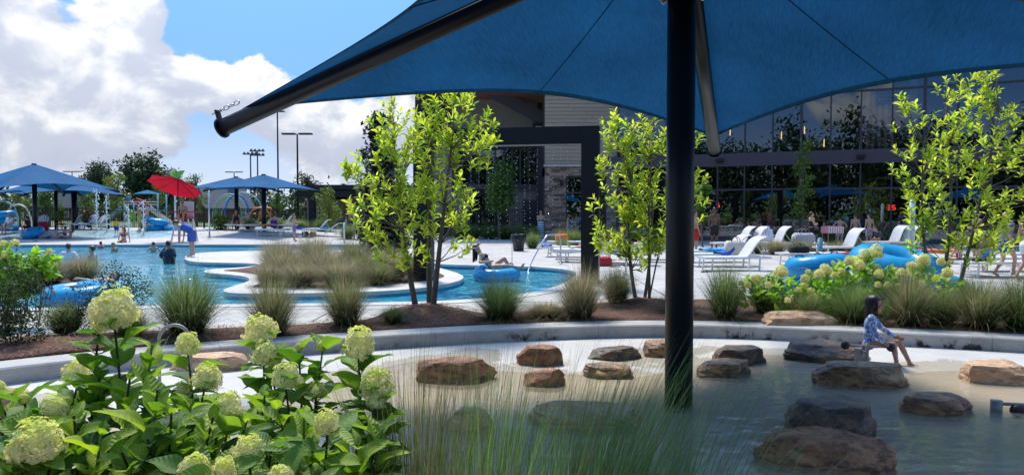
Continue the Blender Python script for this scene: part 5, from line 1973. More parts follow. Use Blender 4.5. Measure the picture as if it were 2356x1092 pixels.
# ================================================================== black water-curtain arch over the river
aL, aR = G(976, 644, 0), G(1358, 651, 0)
arch = thing('water_arch', 'square black portal arch dripping water over the river', 'arch', (0, 0, 0))
za_ = 3.58
wA = 0.40
dA = (aR - aL).normalized()
ang = math.atan2(dA.y, dA.x)
for p in (aL, aR):
    b = MB(); b.box((p.x, p.y, za_ / 2 - 0.4), (wA, wA, za_ + 0.8), ang); b.build('leg', M_black, arch)
    b = MB(); b.box((p.x, p.y, 0.035), (wA + 0.16, wA + 0.16, 0.03), ang); b.build('base_plate', M_blackm, arch)
b = MB(); b.beam((aL.x + dA.x * (wA / 2 + 0.003), aL.y + dA.y * (wA / 2 + 0.003), za_ - 0.2), (aR.x - dA.x * (wA / 2 + 0.003), aR.y - dA.y * (wA / 2 + 0.003), za_ - 0.2), wA - 0.006, 0.40); b.build('beam', M_black, arch)
dr = MB()
rd = random.Random(8)
for i in range(14):
    u = 0.30 + 0.62 * (i + rd.uniform(-.3, .3)) / 14
    p = aL.lerp(aR, u)
    z = za_ - 0.42
    while z > ZW:
        z -= rd.uniform(0.04, 0.12) * (1 + (za_ - z) * 0.30)
        s = rd.uniform(0.004, 0.0085)
        dr.ell((p.x + rd.uniform(-.012, .012), p.y + rd.uniform(-.1, .1), z), (s, s, s * 1.35), None, 6, 4)
M_drop = mat('water_drop', (0.85, 0.9, 0.95), 0.08, spec=0.8)
o = dr.build('water_drops', M_drop, None, True)
tag(o, 'strings of falling white water drops below the black arch', 'water drops', kind='stuff')
# ================================================================== far side: umbrellas, fence, play area, trees
def wpt(px, Y, dz=0.0):
    p = W(px, Y)
    return (p.x, p.y, p.z + dz)
def zpx(py, Y): return CAMH + (486 - py) / FPX * Y
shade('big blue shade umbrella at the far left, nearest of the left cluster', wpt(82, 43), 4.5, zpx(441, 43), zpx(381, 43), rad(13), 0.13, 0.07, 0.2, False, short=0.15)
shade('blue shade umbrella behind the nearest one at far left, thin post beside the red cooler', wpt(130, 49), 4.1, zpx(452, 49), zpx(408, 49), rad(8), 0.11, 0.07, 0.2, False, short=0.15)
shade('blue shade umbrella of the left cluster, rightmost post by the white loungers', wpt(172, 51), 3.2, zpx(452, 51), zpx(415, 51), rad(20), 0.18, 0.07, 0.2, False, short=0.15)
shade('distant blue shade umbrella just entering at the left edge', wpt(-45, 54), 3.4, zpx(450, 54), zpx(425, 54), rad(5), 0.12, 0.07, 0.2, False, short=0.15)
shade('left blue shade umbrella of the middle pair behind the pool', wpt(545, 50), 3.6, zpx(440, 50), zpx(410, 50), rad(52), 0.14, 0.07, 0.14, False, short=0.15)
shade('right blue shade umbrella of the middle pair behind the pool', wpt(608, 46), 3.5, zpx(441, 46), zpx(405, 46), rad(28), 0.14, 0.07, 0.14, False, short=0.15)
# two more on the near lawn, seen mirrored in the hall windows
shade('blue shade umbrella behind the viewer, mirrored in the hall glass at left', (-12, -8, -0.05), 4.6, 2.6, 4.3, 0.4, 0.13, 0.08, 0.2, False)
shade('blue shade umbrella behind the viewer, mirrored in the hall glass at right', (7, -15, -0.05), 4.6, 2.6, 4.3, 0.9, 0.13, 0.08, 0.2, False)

def market(name, label, loc, rad_, ztop, rib_drop, m, tilt, n=8, pole=M_blackm, rz=0.0, polez=0.0):
    t = thing(name, label, 'umbrella', loc, rz)
    Mt = Euler(tilt).to_matrix()
    top = Vector((0, 0, ztop))
    pts = [top + Mt @ Vector((rad_ * math.cos(2 * PI * i / n), rad_ * math.sin(2 * PI * i / n), -rib_drop)) for i in range(n)]
    b = MB()
    for i in range(n):
        A, B_ = pts[i], pts[(i + 1) % n]
        V = []
        NS = 6
        for u in range(5):
            for s in range(NS + 1):
                E = A.lerp(B_, s / NS)
                q = 4 * (s / NS) * (1 - s / NS)
                E = E + (top - E) * 0.03 * q
                V.append(top.lerp(E, u / 4) + Vector((0, 0, -0.02 * q * u / 4)))
        b.add(V, [(u * (NS + 1) + s, u * (NS + 1) + s + 1, (u + 1) * (NS + 1) + s + 1, (u + 1) * (NS + 1) + s) for u in range(4) for s in range(NS)])
    b.build('canopy', m, t, True)
    for p in pts:
        b = MB(); b.tube([top + Vector((0, 0, -0.03)), p + Vector((0, 0, -0.02))], 0.014, 5); b.build('rib', pole, t)
    b = MB(); b.tube([(0, 0, polez), (0, 0, ztop * 0.72), top + Mt @ Vector((0, 0, 0.05))], 0.025, 8); b.build('pole', pole, t, True)
    return t
M_red = fabmat('red_canvas', (0.50, 0.012, 0.030), 0.35)
M_teal = fabmat('teal_canvas', (0.01, 0.17, 0.30), 0.2)
p = wpt(411, 40.2)
market('patio_umbrella', 'tilted red canvas umbrella over the lifeguard chair', p, 1.42, zpx(411, 40.2), 0.50, M_red, (rad(-22), rad(14), rad(12)))
p = wpt(340, 58)
market('patio_umbrella', 'small teal umbrella over the play structure', p, 1.0, zpx(437, 58) - p[2], 0.30, M_teal, (0, 0, 0.3), 6)

# ------------------------------------------------------------------ fence
M_fence = mat('black_fence', (0.010, 0.010, 0.012), 0.5)
def fence(label, pts, h, top_at=None):
    t = thing('metal_fence', label, 'fence', (0, 0, 0))
    pk = MB()
    for (a, b_) in zip(pts[:-1], pts[1:]):
        a, b_ = Vector(a), Vector(b_)
        L = (b_ - a).length
        n = max(1, round(L / 2.2))
        for i in range(n + 1):
            p = a.lerp(b_, i / n)
            if i < n or (b_ - Vector(pts[-1])).length < 1e-6:
                m = MB(); m.box((p.x, p.y, p.z + h / 2), (0.1, 0.1, h + 0.1)); m.box((p.x, p.y, p.z + h + 0.065), (0.13, 0.13, 0.03)); m.build('post', M_fence, t)
        for zr in (0.14, h - 0.20, h - 0.04):
            m = MB(); m.beam(a + Vector((0, 0, zr)), b_ + Vector((0, 0, zr)), 0.035, 0.04); m.build('rail', M_fence, t)
        k = int(L / 0.115)
        for i in range(k):
            p = a.lerp(b_, (i + 0.5) / k)
            pk.box((p.x, p.y, p.z + h / 2 + 0.02), (0.022, 0.022, h - 0.12), math.atan2(b_.y - a.y, b_.x - a.x))
    pk.build('pickets', M_fence, t, kind='stuff')
    return t
def fz(px, Y):
    p = W(px, Y); return (p.x, p.y, p.z)
fence('long black picket fence behind the far loungers', [fz(-120, 49), fz(250, 50.5), fz(470, 53), fz(705, 55.3)], 1.45)
fence('black picket fence between the pavilion and the evergreen', [fz(735, 55.5), fz(900, 55)], 1.4)
fence('short black picket fence in front of the building wing', [fz(1030, 47.3), fz(1236, 46.8)], 1.8)

# ------------------------------------------------------------------ trees
def fartree(label, px, Y, y0, y1, wpx, cols, seed, n=2600, size=None, name='tree', blobs=9, zb=None, trunk=0.18, group='trees beyond the fence', base=None):
    p = W(px, Y) if base is None else Vector(base)
    z0, z1 = zpx(y1, Y) - p.z, zpx(y0, Y) - p.z
    w = wpx / FPX * Y / 2
    r = random.Random(seed)
    bl_ = []
    for i in range(blobs):
        u = (i + 0.5) / blobs
        z = z0 + (z1 - z0) * (0.12 + 0.76 * u)
        k = math.sin(PI * (0.18 + 0.68 * u))
        a = r.uniform(0, 6.28); rr = w * r.uniform(0.25, 0.62) * k
        s = w * r.uniform(0.38, 0.58) * (0.6 + 0.4 * k)
        bl_.append((rr * math.cos(a), rr * math.sin(a), z, s, s, min(s, (z1 - z0) * 0.24), s * s))
    return tree(name, label, p, z1, bl_, n, size or max(0.07, w * 0.072), cols, seed, trunk, group)
T = fartree
T('dark round oak at the far left beyond the fence', 232, 88, 376, 480, 100, FG, 51, 3600)
T('largest dark oak, behind and left of the red umbrella', 335, 88, 360, 480, 130, FG, 52, 4600)
T('dark oak between the largest oak and the red umbrella', 395, 92, 385, 480, 70, FG, 53, 2200)
T('lone dark oak above the pavilion roof', 704, 96, 396, 470, 66, FG, 54, 2200)
T('yellow-green young tree in front of the dark oaks', 268, 56, 392, 505, 66, YG, 55, 2000)
T('slim yellow-green tree behind the small teal umbrella', 358, 60, 402, 490, 40, YG, 56, 1100)
T('light green tree just right of the red umbrella', 452, 60, 390, 500, 58, MG + YG, 57, 1700)
T('yellow tree behind the leftmost umbrella post', 45, 62, 432, 492, 50, YG, 58, 1300)
T('bright green tree between the left umbrella posts', 112, 60, 430, 495, 70, MG, 59, 1900)
T('olive tree right of the brick house', 205, 62, 440, 500, 60, YG + MG, 60, 1600)
T('small green tree between the pair of middle umbrellas and the pavilion', 640, 60, 432, 505, 50, MG, 61, 1500)
T('yellow-green young tree in front of the pavilion column', 752, 51, 424, 540, 70, YG, 62, 1900, trunk=0.06)
T('light green young tree at the right end of the pavilion', 835, 49, 400, 545, 60, YG, 63, 1700, trunk=0.06)
T('round mid-green tree in front of the building wing', 1150, 43, 372, 490, 92, MG, 64, 3200, 0.10, trunk=0.08, group='trees by the building')
T('slender young tree in front of the glass hall', 1848, 36, 300, 520, 58, MG + YG, 65, 900, 0.09, blobs=12, trunk=0.035, group='trees by the building')
T('bushy green shrub tree right behind the big post by the hall', 1618, 34, 410, 520, 40, MG, 66, 1200, 0.08, trunk=0.05, group='trees by the building')
T('low green bush in front of the fence by the thin pole', 508, 47, 492, 532, 40, YG + MG, 67, 900, 0.08, blobs=5, trunk=0.03, name='bush')
T('rusty bush in front of the fence at left', 208, 47.5, 478, 520, 44, [(0.10, 0.09, 0.03), (0.16, 0.09, 0.04), (0.08, 0.10, 0.03)], 68, 900, 0.08, blobs=5, trunk=0.03, name='bush')
T('small yellow bush at the fence behind the left loungers', 142, 48, 482, 512, 26, YG, 69, 500, 0.07, blobs=4, trunk=0.02, name='bush')
# dark columnar evergreen behind the mound tree
p = G(880, 594, 0.01)
te = thing('evergreen', 'tall dark glossy evergreen behind the young tree on the island', 'tree', p)
bl_ = []
for i in range(14):
    u = i / 13
    z = 0.35 + u * (zpx(275, p.y) - 0.7)
    s = (0.85 * (1 - u * 0.62)) * (0.75 + 0.25 * math.sin(i * 2.1))
    bl_.append((0.25 * math.sin(i * 2.4), 0.25 * math.cos(i * 1.7), z, s, s, 0.42, s))
V, F, C, TW = leafcloud(8500, bl_, 0.10, [(0.020, 0.034, 0.014), (0.012, 0.022, 0.010), (0.03, 0.045, 0.018), (0.045, 0.022, 0.012)], 71, 0.42)
obj('crown', npmesh('crown', V, F, C, False), mat('evergreen_leaf', (1, 1, 1), 0.28, attr=True, spec=0.6, tl=0.1), te)
b = MB(); b.tube([(0, 0, -0.1), (0.05, 0, 2.4), (0, 0, 4.4)], [0.09, 0.06, 0.02], 8); b.build('trunk', M_bark, te, True)
# continuous woods on the skyline
bl_ = []
r = random.Random(77)
for i in range(70):
    px = -250 + i * 19.0
    Yt = 104 + r.uniform(-4, 14)
    x = (px - 1178) / FPX * Yt
    h = r.uniform(2.2, 4.4)
    bl_.append((x, Yt, h * 0.55, r.uniform(1.6, 2.6), 2.0, h * 0.6, 1))
V, F, C, TW = leafcloud(20000, bl_, 0.34, FG + DK, 78)
o = obj('wood', npmesh('wood', V, F, C, False), M_foli)
tag(o, 'dark far line of woods along the skyline at left', 'woods', kind='stuff')
# woods and trees mirrored in the hall glass (behind the viewer)
bl_ = []
for i in range(34):
    x = -62 + i * 3.3
    h = r.uniform(13, 23)
    bl_.append((x * 1.5, -66 + r.uniform(-5, 5), h * 0.5, 4.4, 3.5, h * 0.52, 1))
V, F, C, TW = leafcloud(70000, bl_, 0.52, FG + DK + MG[:1], 79)
o = obj('wood', npmesh('wood', V, F, C, False), M_foli)
tag(o, 'tall woods behind the viewer, mirrored in the upper hall glass', 'woods', kind='stuff')

# ------------------------------------------------------------------ houses
M_brick = mat('red_brick', (0.22, 0.085, 0.06), 0.9, var=0.2, vscale=10)
M_roofg = mat('grey_shingle', (0.12, 0.125, 0.135), 0.9, var=0.2, vscale=12)
def house(label, px, Y, wd, dp, hw, hr, rz):
    p = wpt(px, Y)
    t = thing('brick_house', label, 'house', p, rz, 'brick houses beyond the fence')
    b = MB(); b.box((0, 0, hw / 2), (wd, dp, hw)); b.add([(-wd / 2, -dp / 2, hw), (-wd / 2, dp / 2, hw), (-wd / 2, 0, hw + hr), (wd / 2, -dp / 2, hw), (wd / 2, dp / 2, hw), (wd / 2, 0, hw + hr)], [(0, 2, 1), (3, 4, 5)]); b.build('wall', M_brick, t)
    b = MB()
    for s in (-1, 1):
        b.add([(-wd / 2 - .3, s * (dp / 2 + .4), hw - .25), (wd / 2 + .3, s * (dp / 2 + .4), hw - .25), (wd / 2 + .3, 0, hw + hr + .08), (-wd / 2 - .3, 0, hw + hr + .08), (-wd / 2 - .3, s * (dp / 2 + .4), hw - .4), (wd / 2 + .3, s * (dp / 2 + .4), hw - .4)],
              [(0, 1, 2, 3) if s < 0 else (3, 2, 1, 0), (4, 5, 1, 0) if s < 0 else (0, 1, 5, 4)])
    rf = b.build('roof', M_roofg, t)
    b = MB(); b.box((wd * .25, 0, hw + hr + .3), (.6, .6, 1.2)); b.build('chimney', M_brick, rf)
    for x in (-wd / 4, wd / 4):
        b = MB(); b.box((x, -dp / 2 - .03, hw * .55), (1.0, .08, 1.3)); w_ = b.build('window', M_white, t)
        b = MB(); b.box((x, -dp / 2 - .08, hw * .55), (.85, .03, 1.15)); b.build('pane', M_glass, w_)
    return t
house('brick house with grey roof between the left umbrella posts', 168, 98, 3.6, 3.4, 1.9, 2.0, 0.5)
house('grey-roofed house right of the red umbrella', 505, 96, 6.5, 5, 1.8, 2.6, 0.9)
house('grey-roofed house behind the lifeguard', 478, 104, 4.5, 4, 1.8, 2.4, 0.2)

# ------------------------------------------------------------------ poles
def pole(label, px, Y, ytop, r, kind):
    p = wpt(px, Y)
    t = thing('light_pole', label, 'light pole', p, 0, 'light poles')
    H = zpx(ytop, Y) - p[2]
    b = MB(); b.tube([(0, 0, -0.2), (0, 0, H)], [r, r * 0.7], 8); b.build('pole', M_blackm if kind != 'sport' else M_roofg, t, True)
    b = MB(); b.box((0, 0, 0.2), (r * 4, r * 4, 0.5)); b.build('footing', M_cope, t)
    if kind == 'area':
        for s in (-1, 1):
            b = MB(); b.box((s * r * 7, 0, H), (r * 11, r * 5, r * 1.2)); b.build('lamp_head', M_blackm, t)
    elif kind == 'sport':
        for z in (H - 0.1, H - 0.9)[:2 if ytop < 350 else 1]:
            b = MB(); b.box((0, 0, z), (2.4, 0.15, 0.12)); b.build('crossarm', M_roofg, t)
            for x in (-1.1, -0.4, 0.4, 1.1):
                b = MB(); b.lathe([(0.05, 0.35), (0.3, 0.05), (0.32, -0.2), (0.0, -0.22)], 10, (x, -0.15, z + 0.1)); b.build('floodlight', M_roofg, t)
    else:
        b = MB(); b.box((r * 3, 0, H), (r * 8, r * 4, r)); b.build('lamp_head', M_blackm, t)
    return t
pole('tallest thin dark pole rising to the canopy edge', 641, 62, 258, 0.085, 'one')
pole('dark light pole right of the tallest one', 686, 62, 309, 0.10, 'area')
pole('stadium light pole, left of the distant pair', 578, 140, 354, 0.18, 'sport')
pole('stadium light pole, right and taller of the distant pair', 594, 140, 347, 0.18, 'sport')
pole('short distant light pole above the left middle umbrella', 540, 110, 396, 0.10, 'area')
pole('distant light pole above the left umbrellas', 168, 110, 395, 0.10, 'area')

# ------------------------------------------------------------------ play equipment
def col(name, c, r=0.45): return mat(name, c, r)
C_lime, C_yel, C_or, C_bl, C_cr, C_aqua = col('lime', (0.25, 0.55, 0.04)), col('yellow', (0.75, 0.50, 0.03)), col('orange', (0.75, 0.22, 0.04)), col('play_blue', (0.02, 0.18, 0.55)), col('cream', (0.72, 0.68, 0.55)), col('aqua', (0.30, 0.52, 0.60))
C_redp = col('play_red', (0.55, 0.02, 0.03))
Yp = 56.0
p = W(325, Yp)
ps = thing('play_structure', 'white-framed water play structure with cream slide behind the fence', 'play structure', p)
LX = lambda px: (px - 325) / FPX * Yp
LZ = lambda py: zpx(py, Yp) - p.z
for (px, dy) in ((287, 0), (287, 1.4), (364, 0), (364, 1.4)):
    b = MB(); b.tube([(LX(px), dy, -0.3), (LX(px), dy, LZ(446 if px > 300 else 463))], 0.06, 8); b.build('post', M_white if px < 300 else C_aqua, ps, True)
b = MB(); b.box((LX(325), 0.7, 1.25), (LX(364) - LX(287), 1.4, 0.1)); b.build('platform', C_aqua, ps)
for z in (LZ(464), LZ(470)):
    b = MB(); b.beam((LX(287), 0, z), (LX(364), 0, z), 0.06, 0.06); b.build('rail', M_white, ps)
V = []
for i in range(11):
    u = i / 10
    x = LX(345) + u * 1.9; z = 1.3 * (1 - u) ** 1.3 + 0.15
    V += [(x, -0.55, z + 0.25), (x, -0.5, z), (x, 0.1, z), (x, 0.15, z + 0.25)]
b = MB(); b.add(V, [(i * 4 + k, i * 4 + 4 + k, i * 4 + 5 + k, i * 4 + 1 + k) for i in range(10) for k in range(3)]); b.build('slide', C_cr, ps, True)
V = [(v[0] * -1 + LX(300) + LX(330), v[1] + 0.2, v[2]) for v in V]
b = MB(); b.add(V, [(i * 4 + k, i * 4 + 4 + k, i * 4 + 5 + k, i * 4 + 1 + k) for i in range(10) for k in range(3)]); b.build('slide', C_aqua, ps, True)
b = MB(); b.ell((LX(292), 0.2, LZ(458)), (0.22, 0.22, 0.2)); b.build('dump_bucket', C_bl, ps, True)
b = MB(); b.box((LX(305), -0.1, 0.9), (0.6, 0.08, 0.7)); b.build('panel', C_lime, ps)
b = MB(); b.box((LX(315), 0.9, LZ(465)), (0.9, 0.5, 0.35), M=Euler((0, 0.4, 0)).to_matrix()); b.build('roof_panel', C_redp, ps)
# arched spray loops left of the middle umbrellas
def loops(label, px, Y, items):
    p = W(px, Y)
    t = thing('spray_arches', label, 'water toy', p, 0, 'water play toys')
    for (x0, x1, h, r, m, dy) in items:
        P = [(((x0 + (x1 - x0) * (1 - math.cos(PI * i / 12)) / 2) - px) / FPX * Y, dy, (zpx(h, Y) - p.z) * math.sin(PI * i / 12) ** 0.7) for i in range(13)]
        b = MB(); b.tube(P, r, 8); b.build('arch', m, t, True)
    return t
loops('crossing white blue and green spray arches behind the left middle umbrella', 530, 58, [(488, 570, 446, 0.045, C_aqua, 0), (500, 600, 442, 0.045, C_aqua, 0.8), (522, 580, 448, 0.07, C_bl, -0.5), (480, 545, 450, 0.04, C_lime, 1.2), (560, 600, 452, 0.04, C_aqua, 0.4)])
loops('low orange spray arches behind the fence between the middle umbrellas', 595, 57, [(570, 625, 478, 0.08, C_or, 0), (590, 632, 478, 0.08, C_or, 0.5)])
loops('pale grey spray arches at the left edge', 15, 55, [(-30, 42, 462, 0.07, C_aqua, 0), (0, 60, 470, 0.06, M_white, 0.6)])
# green leaf toppers behind the red umbrella
p = W(404, 52)
t = thing('leaf_sprayer', 'white pole with two bright green leaves above the red umbrella', 'water toy', p, 0, 'water play toys')
H = zpx(412, 52) - p.z
b = MB(); b.tube([(0, 0, -0.2), (0, 0, H)], 0.07, 8); b.build('pole', M_white, t, True)
for s in (-1, 1):
    g = leaf_geo(1.0, 0.2, 0.3, 0.25, 7)
    M4 = Matrix.Translation((0.12 * s, 0, H)) @ Matrix.Rotation(s * -0.75, 4, 'Y') @ Matrix.Rotation(rad(70), 4, 'X')
    b = MB(); b.add([M4 @ Vector(v) for v in g[0]], g[1]); b.add([M4 @ (Vector(v) + Vector((0, 0, .03))) for v in g[0]], g[1]); b.build('leaf', C_lime, t, True)
# water jets rising from the splash terrace
M_jet = mat('white_water', (0.85, 0.90, 0.93), 0.3, tl=0.4)
for i, (px, Y, ytop, ybot, lab) in enumerate(((223, 45.5, 436, 533, 'white water jet in front of the left umbrella tip'), (246, 45, 448, 534, 'thin white water jet second from left'), (296, 44.5, 470, 537, 'thin white water jet third from left'), (331, 44, 462, 538, 'foaming white water jet beside the standing bathers'))):
    p = wpt(px, Y)
    t = thing('water_jet', lab, 'water jet', p, 0, 'water jets')
    H = zpx(ytop, Y) - p[2]
    b = MB(); r = random.Random(i)
    b.tube([(0, 0, -0.02), (0, 0, H * 0.5), (0, 0, H)], [0.035, 0.03, 0.02], 7)
    b.build('stream', M_jet, t, True)
    b = MB()
    for k in range(70):
        u = r.random()
        s = r.uniform(0.012, 0.035)
        a = r.uniform(0, 6.28); rr = r.uniform(0, 0.22) * (0.4 + u)
        b.ell((rr * math.cos(a), rr * math.sin(a), H * (0.25 + 0.75 * u) + r.uniform(-.2, .12)), (s, s, s * 1.6), None, 5, 4)
    b.build('spray', M_jet, t, True, kind='stuff')
    b = MB(); b.lathe([(0.12, 0), (0.12, 0.02), (0.05, 0.03), (0.0, 0.03)], 12); b.build('nozzle', M_steel, t)
# grass banks near the building and along the terraces (each clump its own)
k = 0
for (px, py, h, wd, kind, where) in [(1058, 549, 0.85, 1.7, 'green', 'left of the round tree'), (1090, 549, 0.9, 1.8, 'green', 'under the round tree, left one'), (1125, 550, 0.9, 1.8, 'green', 'under the round tree, middle one'), (1160, 550, 0.95, 1.8, 'green', 'under the round tree, right one'),
                                     (1195, 551, 0.95, 1.8, 'green', 'behind the trash can'), (1228, 552, 0.9, 1.6, 'green', 'left of the striped-towel woman'), (1225, 571, 0.75, 1.2, 'green', 'just right of the trash can'), (1290, 560, 0.8, 1.6, 'green', 'under the stone pier'), (1320, 563, 0.8, 1.5, 'green', 'left of the right arch leg'),
                                     (1295, 580, 0.6, 1.1, 'green', 'behind the left loungers of the middle row'), (1400, 560, 0.9, 1.8, 'mix', 'behind the sunbathers'), (1460, 560, 0.9, 1.8, 'green', 'behind the slender tree'), (1520, 560, 0.9, 1.8, 'mix', 'left of the big post, far')]:
    p = G(px, py, 0.0)
    grass('green grass clump on the far bank, ' + where, p, h, wd, kind, 'grass banks by the building')
for i, (px, py, h, wd, kind) in enumerate([(1690, 552, 0.8, 1.8, 'green'), (1740, 552, 0.8, 1.8, 'mix'), (1800, 556, 0.85, 1.8, 'green'), (1850, 556, 0.85, 1.7, 'green'), (1905, 558, 0.8, 1.7, 'green'), (1960, 560, 0.6, 1.6, 'mix'), (2020, 560, 0.7, 1.7, 'green'), (2080, 562, 0.9, 1.8, 'green')]):
    p = G(px, py, 0.0)
    grass('grass clump at the foot of the glass hall, %s from the big post' % ('first', 'second', 'third', 'fourth', 'fifth', 'sixth', 'seventh', 'eighth')[i], p, h, wd, kind, 'grasses at the foot of the hall')
for i, (px, py, h, wd, kind) in enumerate([(1735, 583, 0.55, 1.3, 'mix'), (1785, 585, 0.60, 1.3, 'tan'), (1835, 587, 0.62, 1.3, 'mix'), (1880, 588, 0.6, 1.3, 'tan'), (1925, 589, 0.6, 1.3, 'mix'), (1970, 590, 0.62, 1.3, 'tan'), (2015, 591, 0.6, 1.3, 'mix'), (2060, 592, 0.6, 1.3, 'mix')]):
    p = G(px, py, 0.0)
    grass('low grass clump in the strip behind the loungers, %s from the left' % ('first', 'second', 'third', 'fourth', 'fifth', 'sixth', 'seventh', 'eighth')[i], p, h, wd, kind, 'grass strip behind the loungers')
for i, (px, Y, h, wd) in enumerate([(800, 43, 0.9, 1.7), (840, 42.5, 0.95, 1.8), (880, 42.5, 0.9, 1.6), (575, 50.5, 0.8, 1.8), (640, 51, 0.8, 1.8), (690, 51, 0.8, 1.8), (740, 50, 0.9, 1.8)]):
    p = wpt(px, Y)
    grass('soft green grass clump behind the far loungers, %s from the left' % ('fifth', 'sixth', 'seventh', 'first', 'second', 'third', 'fourth')[i], p, h, wd, 'green', 'grasses behind the far loungers')
# ================================================================== loungers, tubes, rails, small things
LG = {}
def lounger_parts(back):
    """chaise along +X (head at +X), sling deck 0.36 high; back angle in degrees"""
    if back in LG: return LG[back]
    P = []
    Wd, zs, hx, L = 0.64, 0.36, 1.22, 1.98
    f = MB()
    for s in (-1, 1):
        f.beam((0.02, s * Wd / 2, zs), (L - 0.05, s * Wd / 2, zs), 0.035, 0.06)
    f.beam((0.03, -Wd / 2 + 0.018, zs - 0.002), (0.03, Wd / 2 - 0.018, zs - 0.002), 0.035, 0.05)
    f.beam((L - 0.07, -Wd / 2 + 0.018, zs - 0.002), (L - 0.07, Wd / 2 - 0.018, zs - 0.002), 0.035, 0.05)
    P.append(('frame', f.mesh('frame'), M_white))
    for x in (0.22, L - 0.38):
        for s in (-1, 1):
            b = MB(); b.beam((x, s * (Wd / 2), zs - 0.03), (x - 0.03, s * (Wd / 2 + 0.01), 0.0), 0.045, 0.035, (1, 0, 0)); P.append(('leg', b.mesh('leg'), M_white))
        b = MB(); b.beam((x - 0.02, -Wd / 2 + .02, 0.12), (x - 0.02, Wd / 2 - .02, 0.12), 0.03, 0.03); P.append(('stretcher', b.mesh('stretcher'), M_white))
    b = MB()
    n = 8
    V = []
    for i in range(n + 1):
        u = i / n
        for s in (-1, -0.5, 0, 0.5, 1):
            V.append((0.05 + (hx - 0.05) * u, s * (Wd / 2 - 0.02), zs + 0.032 - 0.025 * (1 - s * s) * math.sin(PI * u)))
    F = [(i * 5 + k, i * 5 + 5 + k, i * 5 + 6 + k, i * 5 + 1 + k) for i in range(n) for k in range(4)]
    b.add(V, F); b.add([(v[0], v[1], v[2] - 0.01) for v in V], [f_[::-1] for f_ in F])
    P.append(('seat_sling', b.mesh('seat_sling', True), M_sling))
    a = rad(back)
    V = []
    Lb = 0.80
    for i in range(n + 1):
        u = i / n
        aa = a + 0.10 * math.sin(PI * u) * (1 if back > 5 else 0) - (0.28 * max(0, u - 0.75) if back > 5 else 0)
        x = hx + 0.01 + Lb * u * math.cos(aa); z = zs + 0.035 + Lb * u * math.sin(aa)
        for s in (-1, -0.5, 0, 0.5, 1):
            V.append((x + 0.02 * (1 - s * s) * math.sin(a), s * (Wd / 2 - 0.02), z - 0.02 * (1 - s * s) * math.cos(a)))
    b = MB(); b.add(V, F)
    ox, oz = math.sin(a) * 0.018, -math.cos(a) * 0.018
    b.add([(v[0] + ox, v[1], v[2] + oz) for v in V], [f_[::-1] for f_ in F])
    P.append(('backrest_sling', b.mesh('backrest_sling', True), M_sling))
    b = MB()
    for s in (-1, 1):
        b.tube([(V[i * 5 + (0 if s < 0 else 4)][0] + ox, s * (Wd / 2 - 0.02), V[i * 5][2] + oz) for i in range(n + 1)], 0.018, 6)
    b.tube([(V[n * 5][0] + ox, -(Wd / 2 - 0.03), V[n * 5][2] + oz), (V[n * 5][0] + ox, Wd / 2 - 0.03, V[n * 5][2] + oz)], 0.018, 6)
    if back > 5:
        for s in (-1, 1):
            b.tube([(hx + Lb * .55 * math.cos(a) + ox, s * .25, zs + .02 + Lb * .55 * math.sin(a)), (min(L - .08, hx + Lb * .55 + .12), s * .25, zs)], 0.012, 5)
    P.append(('backrest_frame', b.mesh('backrest_frame', True), M_white))
    LG[back] = P
    return P
def lounger(label, loc, rz, back, group='white pool loungers'):
    t = thing('lounger', label, 'lounger', loc, rz, group)
    for nm, me, m in lounger_parts(back):
        obj(nm, me, m, t)
    return t
def lg(px, Y, rz, back, label, group='white pool loungers', dz=0.0):
    p = W(px, Y)
    return lounger(label, (p.x, p.y, p.z + dz), rad(rz), back, group)
# near right
lg(1612, 20.6, 8, 48, 'nearest white lounger right of the big post, back raised', 'loungers right of the big post')
lg(1585, 22.2, 8, 48, 'white lounger with the canvas bag, second right of the post', 'loungers right of the big post')
lg(1572, 24.0, 6, 5, 'flat white lounger behind the canvas bag', 'loungers right of the big post')
lg(1640, 30.0, 10, 58, 'lounger with raised back right of the shirtless man, left one', 'loungers right of the big post')
lg(1668, 29.6, 10, 58, 'lounger with raised back right of the shirtless man, middle one', 'loungers right of the big post')
lg(1722, 30.0, 10, 58, 'lounger with raised back right of the shirtless man, right one', 'loungers right of the big post')
lg(1880, 26.5, 12, 58, 'white lounger with raised back in front of the three boys', 'loungers in front of the hall')
lg(1995, 31.0, 10, 60, 'white lounger right of the boys, left of two', 'loungers in front of the hall')
lg(2022, 30.6, 10, 60, 'white lounger right of the boys, right of two', 'loungers in front of the hall')
lg(1790, 22.6, 2, 0, 'flat lounger with the black bag left of the blue post', 'loungers in front of the hall')
lg(1895, 21.8, 2, 0, 'flat lounger with towels right of the blue post', 'loungers in front of the hall')
lg(2212, 18.6, 4, 0, 'flat white lounger behind the walking woman, near one', 'loungers at the right edge')
lg(2230, 20.4, 4, 0, 'flat white lounger behind the walking woman, second one', 'loungers at the right edge')
lg(2310, 22.4, 4, 0, 'flat white lounger at the right edge, farthest one', 'loungers at the right edge')
# middle row
for i, (px, Y, rz, bk, lab) in enumerate(((1252, 27.0, -12, 0, 'first flat lounger of the middle row, beside the hand rail'), (1272, 25.6, -12, 0, 'second flat lounger of the middle row, behind the hand rail'), (1290, 24.2, -12, 0, 'third lounger of the middle row, with the lying legs'),
                                       (1356, 23.2, -14, 30, 'lounger of the sunbather with the striped towel'), (1440, 25.5, -6, 0, 'lounger under the blue towel behind the slender tree'), (1480, 24.2, -6, 0, 'flat lounger just left of the big post'), (1258, 31.5, -8, 0, 'far flat lounger with the orange bag beside the grass'))):
    lg(px, Y, rz, bk, lab, 'loungers of the middle row')
